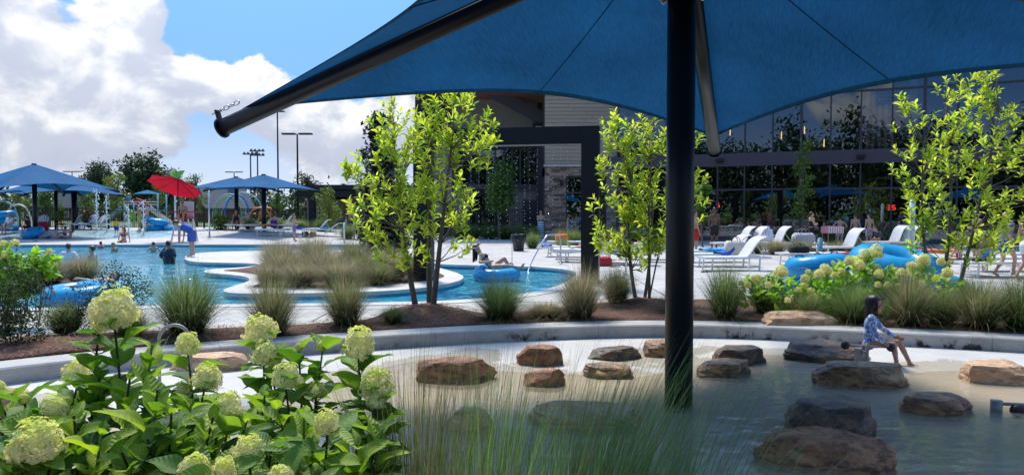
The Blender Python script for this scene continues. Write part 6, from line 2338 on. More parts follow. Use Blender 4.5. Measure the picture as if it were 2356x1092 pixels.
# far middle, under the pair of umbrellas
for i, (px, Y, rz, bk, lab) in enumerate(((498, 47.5, 4, 40, 'far lounger of the dark-dressed woman under the left middle umbrella'), (520, 46.5, 4, 5, 'far flat lounger in front of the left middle umbrella post'), (548, 45.8, 4, 5, 'far flat lounger between the middle umbrella posts'), (575, 46.4, 4, 35, 'far lounger with the yellow and orange towels'),
                                       (588, 43.6, 2, 5, 'far flat lounger covered in towels in front of the right umbrella post'), (640, 43.6, 2, 5, 'far flat lounger of the standing boy'), (612, 47.0, 4, 55, 'far lounger with the blue-backed chair of the seated woman'), (690, 45.0, 3, 45, 'far lounger with high back left of the last one'), (712, 44.6, 3, 30, 'last far lounger on the right, blue towel'))):
    lg(px, Y, rz, bk, lab, 'far loungers under the middle umbrellas')
# far left
for i, (px, Y, rz, bk, lab) in enumerate(((100, 47.4, 175, 55, 'far left lounger with raised back beside the white chair'), (128, 47.4, 175, 55, 'far left lounger with raised back and white towel'), (190, 47.4, 5, 5, 'flat far left lounger behind the water jet'), (150, 47.0, 175, 50, 'far left lounger draped with the blue striped towel'))):
    p = W(px + 30, Y)
    lounger(lab, p, rad(rz if rz < 90 else 4), bk, 'loungers under the left umbrellas')

# ------------------------------------------------------------------ inflatable tubes
M_tube = mat('blue_vinyl', (0.012, 0.42, 0.74), 0.3, tl=0.3, coat=0.1, var=0.06, vscale=3)
M_tubed = mat('blue_vinyl_handle', (0.01, 0.07, 0.35), 0.4)
def tfn(a, b): return 1 + 0.018 * math.cos(a * 18) * (0.6 + 0.4 * math.cos(b)) + 0.02 * math.sin(a * 3)
q = MB(); q.torus((0, 0, 0), 0.40, 0.215, None, 54, 18, tfn); TUBE = q.mesh('tube_ring', True); TUBE.materials.append(M_tube)
TUBEH = []
for a in (0.2, 0.2 + PI):
    c, s = math.cos(a), math.sin(a)
    q = MB(); q.tube([Vector((c * 0.43 - s * w, s * 0.43 + c * w, 0.205 + h)) for (w, h) in ((-0.10, 0.0), (-0.06, 0.045), (0.06, 0.045), (0.10, 0.0))], 0.014, 6)
    me = q.mesh('handle', True); me.materials.append(M_tubed); TUBEH.append(me)
q = MB(); q.torus((0, 0, 0.0), 0.618, 0.006, None, 40, 5); TUBES = q.mesh('weld_seam', True); TUBES.materials.append(M_tubed)
q = MB(); q.tube([(0.3, 0.2, 0.18), (0.3, 0.2, 0.235)], 0.016, 8); TUBEV = q.mesh('valve', True); TUBEV.materials.append(M_white)
def tube(label, loc, rot, s=1.0, group='blue inflatable tubes'):
    t = thing('inflatable_tube', label, 'inflatable tube', loc, 0, group)
    t.rotation_euler = rot
    t.scale = (s, s, s)
    obj('tube_ring', TUBE, None, t); obj('handle', TUBEH[0], None, t); obj('handle', TUBEH[1], None, t); obj('weld_seam', TUBES, None, t); obj('valve', TUBEV, None, t)
    return t
def tb(label, px, py, Y, rot, s=1.0):
    return tube(label, W(px, Y, py=py), tuple(rad(a) for a in rot), s)
tb('tilted blue tube on top of the left stack in the right hydrangea', 1882, 612, 14.6, (-5, -4, 10), 1.03)
tb('blue tube lying under the tilted one behind the hydrangea', 1862, 652, 14.9, (0, 0, 50), 1.0)
tb('largest blue tube with its hole showing, behind the right tree stems', 2062, 612, 13.6, (13, 3, 12), 1.34)
tb('blue tube leaning behind the right tree stems, rightmost', 2145, 650, 14.2, (12, 8, 30), 1.05)
tb('blue tube under the largest one at right', 2050, 662, 14.1, (0, 0, 20), 1.1)
tb('upper blue tube of the stack beside the lifeguard', 364, 511, 46.5, (0, 10, 10), 1.0)
tb('lower blue tube of the stack beside the lifeguard', 356, 526, 46.5, (0, 0, 60), 1.0)
tb('single blue tube lying behind the lifeguard chair', 403, 527, 46.5, (0, 0, 20), 0.95)
tb('top blue tube of the pile at the far left edge', 10, 493, 44.5, (5, -6, 0), 0.95)
tb('middle blue tube of the pile at the far left edge', 2, 508, 44.5, (0, 0, 40), 0.95)
tb('bottom blue tube of the pile at the far left edge', 18, 524, 44.7, (0, 0, 10), 0.95)
tb('blue tube floating tilted in the beach entry at far left', 76, 535, 42.6, (20, -6, 0), 1.0)
TW_ = W(1143, 19.0, z=ZW + 0.16)
tube('blue tube carrying the reclining woman in the river', TW_, (rad(8), rad(-2), 0.3), 1.0)
TM_ = G(160, 700, ZW); TM_ = Vector((TM_.x, TM_.y + 0.3, ZW + 0.13))
tube('blue tube of the floating man at left behind the shrub', TM_, (rad(3), rad(-4), 0.6), 1.05)

# ------------------------------------------------------------------ hand rails and posts
def railing(label, pts, group='steel pool hand rails', r=0.024):
    t = thing('hand_rail', label, 'hand rail', (0, 0, 0), 0, group)
    P = chaikin([Vector(p) for p in pts], 2, False)
    b = MB(); b.tube(P, r, 10); b.build('rail', M_steel, t, True)
    for p in (pts[0], pts[-1]):
        if p[2] > -0.1:
            b = MB(); b.lathe([(r * 2.4, 0), (r * 2.4, 0.012), (r * 1.3, 0.03)], 14, (p[0], p[1], 0.012)); b.build('flange', M_steel, t, True)
    return t
g0, g1 = G(1213, 619, -0.5), G(1289, 607, 0)
railing('steel hand rail at the river steps left of the black arch leg', [(G(1210, 615).x, G(1210, 615).y - 0.5, -0.55), (G(1214, 612).x, G(1214, 612).y - 0.2, -0.05), (G(1255, 610).x, G(1255, 610).y, 0.88), (G(1262, 609).x, G(1262, 609).y, 0.93), (G(1285, 607).x, G(1285, 607).y, 0.92), (G(1290, 607).x, G(1290, 607).y, 0.85), (G(1290, 607).x, G(1290, 607).y, 0)])
e = G(1440, 632)
railing('steel hand rail at the river steps right of the black arch leg', [(G(1312, 640).x, G(1312, 640).y, -0.5), (G(1330, 632).x, G(1330, 632).y, 0.0), (G(1400, 630).x, e.y, 0.86), (G(1410, 630).x, e.y, 0.92), (G(1436, 630).x, e.y, 0.92), (e.x, e.y, 0.84), (e.x, e.y, 0)])
p = G(792, 556)
def post(label, px, py, top, r, m, cat='post', name='post', ring_=False):
    p = G(px, py) if G(px, py).y < 41 else W(px, 43.0)
    t = thing(name, label, cat, p)
    H = (py - top) / FPX * p.y
    b = MB(); b.tube([(0, 0, -0.02), (0, 0, H)], r, 12); b.ell((0, 0, H), (r, r, r * .6), None, 12, 6); b.build('shaft', m, t, True)
    b = MB(); b.lathe([(r * 2, 0), (r * 2, 0.02), (r, 0.04)], 14); b.build('flange', m, t, True)
    if ring_:
        b = MB(); b.torus((-r - 0.06, 0, H - 0.15), 0.05, 0.012, Euler((PI / 2, 0, 0)).to_matrix(), 16, 6); b.torus((r + 0.06, 0, H - 0.15), 0.05, 0.012, Euler((PI / 2, 0, 0)).to_matrix(), 16, 6); b.build('hook_ring', M_steel, t, True)
    return t
post('short white post on the far pool edge left of the evergreen', 792, 558, 513, 0.045, M_white)
post('taller grey post behind the short white one', 815, 549, 487, 0.04, M_steel)
post('thin grey pole at the terrace edge left of the middle umbrellas', 482, 535, 430, 0.05, M_steel)
post('teal shower post with ring hooks among the right loungers', 1886, 612, 550, 0.075, mat('teal_post', (0.10, 0.28, 0.36), 0.5), ring_=True)
post('pale slim column in front of the hall near the right tree', 2097, 590, 458, 0.10, mat('pale_post', (0.50, 0.62, 0.66), 0.3))
# lifeguard chair
p = W(425, 40.4)
t = thing('lifeguard_chair', 'white lifeguard chair with red arms and footrest on the far edge', 'lifeguard chair', p, 0)
for sx in (-1, 1):
    for sy in (-1, 1):
        b = MB(); b.beam((sx * .5, sy * .5, 0), (sx * .34, sy * .3, 1.25), .07, .07); b.build('leg', M_white, t)
for z in (0.35, 0.7, 1.0):
    b = MB(); b.beam((-.46 + z * .1, -.5 + z * .16, z), (.46 - z * .1, -.5 + z * .16, z), .05, .06); b.build('step', M_white, t)
b = MB(); b.box((0, 0, 1.27), (.8, .7, .06)); b.build('seat', C_redp, t)
b = MB(); b.box((0, .34, 1.75), (.74, .06, .9)); b.build('backrest', M_white, t)
for s in (-1, 1):
    b = MB(); b.box((s * .5, -.1, 1.62), (.42, .55, .06)); b.build('arm', C_redp, t)
b = MB(); b.box((0, -.52, .62), (.8, .4, .05)); b.build('footrest', M_white, t)
# trash can with a black liner
p = G(1193, 577)
t = thing('trash_can', 'dark grey round trash can with black liner on the deck', 'trash can', p)
M_grey = mat('grey_plastic', (0.055, 0.06, 0.07), 0.5)
b = MB(); b.lathe([(0.0, 0.01), (0.22, 0.01), (0.27, 0.62), (0.29, 0.63), (0.29, 0.68), (0.26, 0.68), (0.25, 0.3), (0, 0.3)], 26); b.build('bin', M_grey, t, True)
b = MB()
prof = [(0.255, 0.5), (0.29, 0.70), (0.305, 0.69), (0.312, 0.5), (0.305, 0.42)]
V = []
for (r_, z_) in prof:
    for k in range(36):
        a = 2 * PI * k / 36
        rr = r_ + 0.012 * math.sin(k * 2.3 + z_ * 20)
        V.append((rr * math.cos(a), rr * math.sin(a), z_ + (0.05 * math.sin(k * 1.7) if z_ < 0.45 else 0)))
b.add(V, [(i * 36 + k, i * 36 + (k + 1) % 36, (i + 1) * 36 + (k + 1) % 36, (i + 1) * 36 + k) for i in range(4) for k in range(36)])
b.build('liner', mat('black_liner', (0.008, 0.008, 0.01), 0.25), t, True)

# ------------------------------------------------------------------ seesaw pumps in the stream, steel hoop
def barbell(label, c, d, L, rb, zbase, post_at=0.45):
    t = thing('barbell_pump', label, 'water pump', (0, 0, 0), 0, 'barbell water pumps')
    c, d = Vector(c), Vector(d).normalized()
    a, b_ = c - d * L * post_at, c + d * L * (1 - post_at)
    b = MB(); b.tube([a, b_], 0.011, 10); b.build('bar', M_steelp, t, True)
    for p in (a, b_):
        b = MB(); b.ell(p, (rb, rb, rb), None, 20, 14); b.build('grip_ball', M_rub, t, True)
    b = MB(); b.tube([(c.x, c.y, zbase), (c.x, c.y, c.z + 0.035)], 0.021, 14); b.build('post', M_steelp, t, True)
    b = MB(); b.box((c.x - 0.085, c.y + 0.03, (zbase + c.z) / 2 - 0.01), (0.075, 0.06, c.z - zbase - 0.04)); b.tube([(c.x - 0.06, c.y, c.z - 0.07), (c.x + 0.0, c.y - 0.02, c.z - 0.07)], 0.02, 10); b.build('pump_body', M_steelp, t)
    return t
M_steelp = mat('grey_steel', (0.26, 0.255, 0.25), 0.55, metal=0.25, var=0.1, vscale=20)
M_rub = mat('black_rubber', (0.010, 0.010, 0.012), 0.55)
c = W(1995, 8.66, py=796)
BAR_C = c
barbell('grey barbell pump with two black balls on the boulder before the child', c, (1, 0, -0.05), 0.54, 0.050, -0.24, 0.48)
c = W(2300, 6.75, py=925)
t = thing('barbell_pump', 'second barbell pump at the right edge beside the flat boulder', 'water pump', (0, 0, 0), 0, 'barbell water pumps')
b = MB(); b.tube([(c.x - .03, c.y, -0.25), (c.x - .03, c.y, c.z + 0.02)], 0.05, 18); b.build('post', M_steelp, t, True)
b = MB(); b.tube([(c.x - .03, c.y, c.z - 0.01), (c.x + .5, c.y, c.z - 0.03)], 0.016, 10); b.build('bar', M_steelp, t, True)
for x in (.16, .5):
    b = MB(); b.ell((c.x + x, c.y - 0.02, c.z - 0.07), (0.075, 0.06, 0.06), None, 18, 12); b.build('grip_ball', M_rub, t, True)
c = W(402, 7.2, py=790)
t = thing('steel_hoop', 'grey bent steel hoop behind the left hydrangea bloom', 'hoop', (c.x, 7.2, 0))
b = MB()
rr = 0.155
P = [(-rr, 0, -0.2)] + [(-rr * math.cos(PI * i / 12), 0, 0.42 + rr * math.sin(PI * i / 12)) for i in range(13)] + [(rr, 0, -0.2)]
z_up = zpx(748, 7.2) - (0.42 + rr)
b.tube([(x, y, z + (z_up if z > 0 else 0)) for x, y, z in P], 0.016, 10); b.build('tube', M_steelp, t, True)

# ------------------------------------------------------------------ towels, bags and bits on the loungers
def stripemat(name, c1, c2, scale, axis=0, c3=None, k=0.5):
    m, t = newmat(name)
    tcn = nd(t, 'ShaderNodeTexCoord'); sp = nd(t, 'ShaderNodeSeparateXYZ'); t.links.new(tcn.outputs['Object'], sp.inputs[0])
    f = mth(t, 'GREATER_THAN', mth(t, 'FRACT', mth(t, 'MULTIPLY', sp.outputs[axis], scale)), k)
    c = mixc(t, f, tuple(c1), tuple(c2))
    b = nd(t, 'ShaderNodeBsdfPrincipled'); b.inputs['Roughness'].default_value = 0.9
    t.links.new(c, b.inputs['Base Color'])
    t.links.new(b.outputs[0], nd(t, 'ShaderNodeOutputMaterial').inputs[0])
    return m
def towel(label, loc, rz, L, Wd, m, seed, group='towels on the loungers', lift=0.0, back=0.0, drape=0.10):
    """rumpled towel lying on a lounger; back lifts its head end"""
    g = np.random.default_rng(seed)
    nx, ny = 16, 10
    ph = g.uniform(0, 6, 6)
    V = []
    for i in range(nx + 1):
        for k in range(ny + 1):
            u, v = i / nx, k / ny * 2 - 1
            x = (u - 0.5) * L; y = v * Wd / 2
            z = 0.012 + 0.014 * (math.sin(x * 9 + ph[0]) * math.sin(y * 8 + ph[1]) + 1) + 0.010 * (math.sin(x * 17 + y * 13 + ph[2]) + 1)
            if abs(v) > 0.85: z -= drape * (abs(v) - 0.85) / 0.15; y = math.copysign(Wd / 2 * (0.85 + 0.35 * (abs(v) - 0.85)), v)
            if back and u > 0.5:
                t = (u - 0.5) * L
                x, z = t * math.cos(back), z + t * math.sin(back)
            V.append((x, y, z))
    F = [(i * (ny + 1) + k, (i + 1) * (ny + 1) + k, (i + 1) * (ny + 1) + k + 1, i * (ny + 1) + k + 1) for i in range(nx) for k in range(ny)]
    b = MB(); b.add(V, F); b.add([(x, y, z - 0.008) for x, y, z in V], [f[::-1] for f in F])
    o = b.build('towel', m, None, True)
    o.location = loc; o.rotation_euler = (0, 0, rz)
    return tag(o, label, 'towel', group)
def solid(name, c): return mat(name, c, 0.9, bump=0.4, bscale=120, var=0.08, vscale=6)
T_bst = stripemat('blue_white_stripe', (0.02, 0.10, 0.42), (0.75, 0.76, 0.78), 9, 1)
T_blue, T_cyan, T_red, T_yel, T_pink, T_or, T_tan, T_pur, T_wh = solid('towel_blue', (0.02, 0.12, 0.5)), solid('towel_cyan', (0.03, 0.35, 0.6)), solid('towel_red', (0.5, 0.02, 0.03)), solid('towel_yellow', (0.7, 0.6, 0.12)), solid('towel_pink', (0.7, 0.25, 0.35)), solid('towel_orange', (0.75, 0.22, 0.05)), solid('towel_tan', (0.55, 0.42, 0.28)), solid('towel_purple', (0.16, 0.04, 0.30)), solid('towel_white', (0.75, 0.75, 0.76))
def tw(label, px, Y, m, seed, L=1.1, Wd=0.6, rz=6, back=0.0, dz=0.40, dx=0.0):
    p = W(px, Y); p.z += dz; p.x += dx
    return towel(label, p, rad(rz), L, Wd, m, seed, back=back)
tw('blue striped towel over the far left lounger back', 208, 46.9, T_bst, 1, 1.3, 0.66, 4, rad(50))
tw('red and blue bundle on the far left lounger', 142, 47.2, T_red, 2, 0.6, 0.5)
tw('white towel on the far left lounger', 168, 47.3, T_wh, 3, 0.7, 0.6)
tw('lavender towel on the far lounger of the dark-dressed woman', 530, 47.3, solid('lavender', (0.45, 0.4, 0.6)), 4, 1.0)
tw('red and blue towel on the far lounger under the left middle umbrella', 560, 46.4, T_red, 5, 0.5)
tw('yellow patterned towel on the far lounger back', 598, 46.3, T_yel, 6, 0.9, 0.62, 4, rad(25))
tw('orange towel on the far lounger next to the yellow one', 612, 45.8, T_or, 7, 0.6)
tw('pale pink towel on the front far lounger', 615, 43.6, T_wh, 8, 1.2)
tw('pink towel heap on the far lounger of the boy', 655, 43.7, T_pink, 9, 0.5, 0.45)
tw('blue towel on the lounger right of the standing boy', 688, 44.9, T_blue, 10, 0.6)
tw('cyan towel on the last far lounger', 742, 44.6, T_cyan, 11, 0.7, 0.6, 3, rad(28))
tw('blue towel end on the first lounger of the middle row', 1258, 27.0, T_blue, 12, 0.3, 0.64, -12)
tw('white towel under the lying legs in the middle row', 1320, 24.1, T_wh, 13, 1.3, 0.6, -12)
tw('blue and white patterned towel under the sunbather', 1405, 23.1, T_bst, 14, 1.3, 0.62, -14, rad(28))
tw('bright blue towel behind the slender tree', 1468, 25.4, T_cyan, 15, 1.6, 0.68, -6)
tw('yellow and orange towel beside the sunbather', 1440, 23.4, T_yel, 16, 0.5, 0.4, -14, rad(40))
tw('royal blue towel hanging beside the canvas bag', 1668, 22.1, T_blue, 17, 0.5, 0.7, 8, rad(50))
tw('cyan towel on the flat lounger behind the canvas bag', 1640, 24.0, T_cyan, 18, 0.8)
tw('red towel on the flat lounger right of the teal post', 1955, 21.9, T_red, 19, 0.9, 0.6, 2)
tw('pale striped towel beside the red one', 1915, 21.9, stripemat('pale_stripe', (0.7, 0.66, 0.6), (0.65, 0.4, 0.3), 10, 0), 20, 0.8, 0.6, 2)
tw('blue and white towel bundle left of the largest tubes', 1835, 20.4, T_bst, 21, 0.5, 0.4, 0, 0, 0.05)
tw('navy towel under the pale ones near the teal post', 1900, 21.5, solid('towel_navy', (0.02, 0.03, 0.14)), 22, 0.6, 0.3, 2, 0, 0.37)
tw('orange towel heap behind the right tree stems', 2150, 23.5, T_or, 23, 1.4, 0.6, 3)
tw('dark red and black clothes on the right edge lounger', 2248, 19.0, solid('dark_clothes', (0.06, 0.012, 0.02)), 24, 0.5, 0.45, 4)
# bags, coolers, shoes
def bag(label, px, Y, w, d, h, m, m2, dz=0.39, rz=8, name='bag', cat='bag'):
    p = W(px, Y); p.z += dz
    t = thing(name, label, cat, p, rad(rz), 'bags among the loungers')
    V = []
    for (z, k) in ((0, .92), (h * .35, 1.0), (h * .8, .96), (h, .82)):
        for i in range(16):
            a = 2 * PI * i / 16
            c, s = math.cos(a), math.sin(a)
            V.append((math.copysign(abs(c) ** .5, c) * w / 2 * k, math.copysign(abs(s) ** .5, s) * d / 2 * k * (1 if z < h else .5), z + 0.01 * math.sin(i * 2)))
    b = MB(); b.add(V, [(j * 16 + i, j * 16 + (i + 1) % 16, (j + 1) * 16 + (i + 1) % 16, (j + 1) * 16 + i) for j in range(3) for i in range(16)] + [tuple(range(48, 64)), tuple(range(15, -1, -1))])
    b.build('body', m, t, True)
    b = MB()
    for s in (-1, 1):
        b.tube([Vector((w * .22 * math.cos(PI * i / 10), s * d * .28, h * .9 + h * .45 * math.sin(PI * i / 10))) for i in range(11)], 0.012, 6)
    b.build('handles', m2, t, True)
    return t
bag('cream canvas beach bag on the second lounger right of the post', 1690, 22.0, 0.62, 0.3, 0.38, solid('canvas', (0.68, 0.62, 0.50)), M_blackm)
bag('black bag on the flat lounger left of the teal post', 1838, 22.6, 0.62, 0.35, 0.2, solid('black_cloth', (0.010, 0.010, 0.012)), M_blackm)
bag('colourful beach bag on the grass in front of the boys', 1848, 29.0, 0.9, 0.45, 0.5, stripemat('bag_print', (0.6, 0.6, 0.62), (0.35, 0.30, 0.30), 14, 0), M_steelp, 0.3)
bag('orange bag on the far lounger beside the hand rail', 1292, 31.4, 0.55, 0.4, 0.3, T_or, T_or)
bag('red soft cooler under the sunbather lounger', 1390, 22.3, 0.46, 0.34, 0.28, solid('cooler_red', (0.45, 0.02, 0.03)), M_white, 0.0)
bag('red bag under the white chair at far left', 95, 46.6, 0.75, 0.5, 0.55, T_red, T_tan, 0.0)
bag('wicker basket under the far lounger of the boy', 720, 44.0, 0.4, 0.3, 0.28, solid('wicker', (0.32, 0.20, 0.09)), T_tan, 0.0)
bag('black mesh bag under the far lounger of the boy', 703, 43.9, 0.4, 0.3, 0.28, M_blackm, M_blackm, 0.0)
def sandals(label, px, Y, m):
    p = W(px, Y)
    for s in (0, 1):
        t = thing('sandal', label + (', left one' if s == 0 else ', right one'), 'sandal', (p.x + s * 0.14, p.y + s * 0.05, p.z), R.uniform(0, 3), 'sandals on the deck')
        V = [(0.045 * math.cos(2 * PI * i / 14) * (1.1 if i < 7 else .9), 0.125 * math.sin(2 * PI * i / 14), 0) for i in range(14)]
        b = MB(); b.prism(V, 0.002, 0.022); b.build('sole', m, t)
        b = MB(); b.tube([(-0.042, 0.02, 0.02), (-0.02, 0.05, 0.05), (0.02, 0.05, 0.05), (0.042, 0.02, 0.02)], 0.009, 6); b.build('strap', m, t, True)
for (lab, px, Y) in (('black sandal beside the red cooler', 1408, 21.9), ('black sandal under the sunbather lounger', 1440, 22.2), ('black sandal under the nearest right lounger', 1618, 20.0), ('black sandal under the hand rail loungers', 1295, 23.9)):
    sandals(lab, px, Y, M_rub)
# slatted white garden chairs
def adirondack(label, px, Y, rz):
    t = thing('garden_chair', label, 'chair', W(px, Y), rad(rz), 'white garden chairs')
    for i in range(5):
        x = (i - 2) * 0.115
        b = MB(); b.beam((x, 0.18, 0.3), (x * 1.15, 0.52, 0.98 - 0.035 * (i - 2) ** 2), 0.1, 0.02, (0, -1, 0.5)); b.build('back_slat', M_white, t)
    for i in range(5):
        b = MB(); b.beam((-.28, -.3 + i * .115, .36 - i * .018), (.28, -.3 + i * .115, .36 - i * .018), .105, .02); b.build('seat_slat', M_white, t)
    for s in (-1, 1):
        b = MB(); b.beam((s * .31, -.28, 0), (s * .31, -.28, .55), .03, .09); b.build('leg', M_white, t)
        b = MB(); b.beam((s * .31, -.25, .33), (s * .31, .55, 0.02), .03, .1); b.build('leg', M_white, t)
        b = MB(); b.beam((s * .34, -.36, .565), (s * .34, .42, .565), .13, .022); b.build('arm', M_white, t)
    return t
adirondack('white slatted garden chair beside the far left umbrella post', 94, 48.2, 10)
adirondack('white slatted garden chair at the foot of the glass hall', 1772, 33.5, 5)
# striped chair right of the woman in black
t = thing('camp_table', 'small table with pink and white striped cloth left of the boys', 'table', W(1914, 33.4), 0.1)
b = MB(); b.box((0, 0, .82), (.75, .6, .3)); b.build('cloth', stripemat('pink_stripe', (0.75, 0.72, 0.7), (0.62, 0.25, 0.28), 9, 0), t)
for sx in (-1, 1):
    for sy in (-1, 1):
        b = MB(); b.beam((sx * .32, sy * .25, 0), (sx * .32, sy * .25, .67), .03, .03); b.build('leg', M_steelp, t)
# depth marker tile on the island wall
def marker(label, px, py, txt):
    """white tile on the island wall facing us"""
    best = min(isl, key=lambda q: abs((q.x / q.y) * FPX + 1178 - px) + (0 if q.y < 19 else 999))
    i = isl.index(best)
    d = (isl[(i + 1) % len(isl)] - isl[i - 1]).normalized()
    if d.x < 0: d = -d
    n = Vector((d.y, -d.x, 0))
    t = thing('depth_marker', label, 'sign', best + n * 0.012 + Vector((0, 0, -0.095)), math.atan2(d.y, d.x))
    b = MB(); b.box((0, 0, 0), (0.30, 0.012, 0.055 * 2)); b.build('tile', M_white, t)
    for j, ch in enumerate(txt):
        fc = bpy.data.curves.new('digit', 'FONT'); fc.body = ch; fc.size = 0.105; fc.align_x = 'CENTER'; fc.align_y = 'CENTER'; fc.extrude = 0.001
        if ch == ' ': continue
        tmp = bpy.data.objects.new('digit', fc)
        o = obj('digit', bpy.data.meshes.new_from_object(tmp), M_rub, t); bpy.data.objects.remove(tmp)
        o.location = ((j - (len(txt) - 1) / 2) * 0.085, -0.0085, 0); o.rotation_euler = (PI / 2, 0, 0)
    return t
marker('white depth tile reading 2 6 on the island wall', 990, 665, '2 6"')
# ================================================================== people
def skin(name, c): return mat(name, c, 0.5, sss=0.12, var=0.06, vscale=8, spec=0.4)
S_l, S_m, S_t, S_d = skin('skin_light', (0.55, 0.33, 0.23)), skin('skin_medium', (0.46, 0.26, 0.17)), skin('skin_tan', (0.36, 0.19, 0.12)), skin('skin_deep', (0.13, 0.065, 0.04))
def hairm(name, c): return mat(name, c, 0.45, var=0.3, vscale=30, stretch=(1, 1, 0.2))
H_dk, H_br, H_bl = hairm('hair_dark', (0.012, 0.008, 0.007)), hairm('hair_brown', (0.06, 0.03, 0.016)), hairm('hair_blond', (0.34, 0.21, 0.09))
def base_pose():
    J = {}
    for s, k in ((-1, 'L'), (1, 'R')):
        J['hip' + k] = (s * .09, 0, .90); J['knee' + k] = (s * .10, .02, .49); J['ank' + k] = (s * .10, 0, .085); J['toe' + k] = (s * .115, .15, .025)
        J['sho' + k] = (s * .175, 0, 1.385); J['elb' + k] = (s * .225, -.03, 1.11); J['wri' + k] = (s * .24, .05, .87); J['han' + k] = (s * .235, .08, .775)
    J['pel'] = (0, 0, .95); J['wai'] = (0, 0, 1.10); J['che'] = (0, 0, 1.27); J['nec'] = (0, 0, 1.45); J['hea'] = (0, .015, 1.585)
    J['look'] = (0, 1, 0)
    return J
def rotx(J, keys, piv, a):
    """bend joints forward (positive a) about a left-right axis through piv"""
    p = Vector(piv)
    M = Matrix.Rotation(-a, 3, 'X')
    for k in keys:
        J[k] = tuple(M @ (Vector(J[k]) - p) + p)
UP = ['wai', 'che', 'nec', 'hea', 'shoL', 'elbL', 'wriL', 'hanL', 'shoR', 'elbR', 'wriR', 'hanR']
def pose(kind, **kw):
    J = base_pose()
    if kind == 'walk':
        J['kneeR'] = (.09, .20, .52); J['ankR'] = (.10, .16, .12); J['toeR'] = (.11, .29, .06)
        J['kneeL'] = (-.09, .02, .48); J['ankL'] = (-.10, -.22, .12); J['toeL'] = (-.11, -.08, .025)
        J['elbR'] = (.22, -.10, 1.12); J['wriR'] = (.22, -.02, .89); J['hanR'] = (.22, .03, .80)
    if kind == 'face':
        for s, k in ((-1, 'L'), (1, 'R')):
            J['elb' + k] = (s * .21, .10, 1.13); J['wri' + k] = (s * .07, .20, 1.34); J['han' + k] = (s * .03, .17, 1.45)
    if kind == 'fold':
        for s, k in ((-1, 'L'), (1, 'R')):
            J['elb' + k] = (s * .23, .02, 1.12); J['wri' + k] = (s * .12, .22, 1.12); J['han' + k] = (s * .05, .27, 1.14)
    if kind == 'reach':
        J['elbR'] = (.20, .20, 1.22); J['wriR'] = (.15, .43, 1.20); J['hanR'] = (.13, .53, 1.21)
    if kind == 'akimbo':
        for s, k in ((-1, 'L'), (1, 'R')):
            J['elb' + k] = (s * .36, -.06, 1.16); J['wri' + k] = (s * .20, .06, 1.02); J['han' + k] = (s * .14, .10, .98)
    if kind == 'bend':
        a = rad(62)
        rotx(J, UP, (0, 0, .93), a)
        for s, k in ((-1, 'L'), (1, 'R')):
            sh = Vector(J['sho' + k])
            J['elb' + k] = tuple(sh + Vector((s * .02, -.02, -.28))); J['wri' + k] = tuple(sh + Vector((s * -.02, .0, -.52))); J['han' + k] = tuple(sh + Vector((s * -.03, .03, -.62)))
        J['look'] = (0, .5, -.85)
    if kind in ('sit', 'edge', 'recline', 'lie', 'crouch'):
        sh = kw.get('seat', 0.40)
        dz = sh + .10 - .95
        for k in list(J):
            if k != 'look': J[k] = (J[k][0], J[k][1], J[k][2] + dz)
        z0 = sh + .09
        for s, k in ((-1, 'L'), (1, 'R')):
            J['hip' + k] = (s * .09, .02, z0)
            if kind == 'sit':
                J['knee' + k] = (s * .12, .42, z0 + .02); J['ank' + k] = (s * .12, .40, max(.08, z0 - .40)); J['toe' + k] = (s * .13, .54, max(.03, z0 - .45))
                J['elb' + k] = (s * .23, .08, z0 + .22); J['wri' + k] = (s * .15, .30, z0 + .12); J['han' + k] = (s * .12, .39, z0 + .12)
            if kind == 'edge':
                J['knee' + k] = (s * .12, .43, z0 - .01); J['ank' + k] = (s * .11, .45, z0 - .42); J['toe' + k] = (s * .11, .57, z0 - .50)
                J['elb' + k] = (s * .27, -.06, z0 + .22); J['wri' + k] = (s * .30, -.04, z0 - .02); J['han' + k] = (s * .31, .05, z0 - .07)
            if kind in ('recline', 'lie'):
                up = kw.get('knees', (0, 0))[0 if k == 'L' else 1]
                J['knee' + k] = (s * .11, .40 - .10 * up, z0 + .03 + .26 * up); J['ank' + k] = (s * .11, .80 - .42 * up, z0 - .01); J['toe' + k] = (s * .12, .88 - .38 * up, z0 + (.10 if up < .5 else -.03))
            if kind == 'crouch':
                J['knee' + k] = (s * .14, .30, z0 + .12); J['ank' + k] = (s * .12, .05, .09); J['toe' + k] = (s * .13, .20, .03)
                J['elb' + k] = (s * .20, .28, z0 + .18); J['wri' + k] = (s * .12, .45, z0 + .05); J['han' + k] = (s * .10, .53, z0 + .0)
        if kind in ('recline', 'lie'):
            a = rad(kw.get('lean', 55))
            rotx(J, UP, (0, 0, z0), -a)
            J['look'] = (0, math.cos(a) * 1.0, math.sin(a) * .8)
            for s, k in ((-1, 'L'), (1, 'R')):
                sh_ = Vector(J['sho' + k])
                J['elb' + k] = tuple(sh_ + Vector((s * .10, .16, -.18))); J['wri' + k] = tuple(sh_ + Vector((s * -.02, .36, -.14))); J['han' + k] = tuple(sh_ + Vector((s * -.04, .45, -.12)))
        elif kind == 'crouch':
            rotx(J, ['wai', 'che', 'nec', 'hea', 'shoL', 'shoR'], (0, 0, z0), rad(35))
        elif kw.get('fwd'):
            rotx(J, ['wai', 'che', 'nec', 'hea', 'shoL', 'shoR'], (0, 0, z0), rad(kw['fwd']))
    for k, v in kw.get('set', {}).items(): J[k] = v
    return J
def frame(J):
    r = (Vector(J['shoR']) - Vector(J['shoL'])).normalized()
    u = (Vector(J['nec']) - Vector(J['pel'])).normalized()
    f = u.cross(r).normalized()
    r = f.cross(u).normalized()
    return Matrix((r, f, u)).transposed()
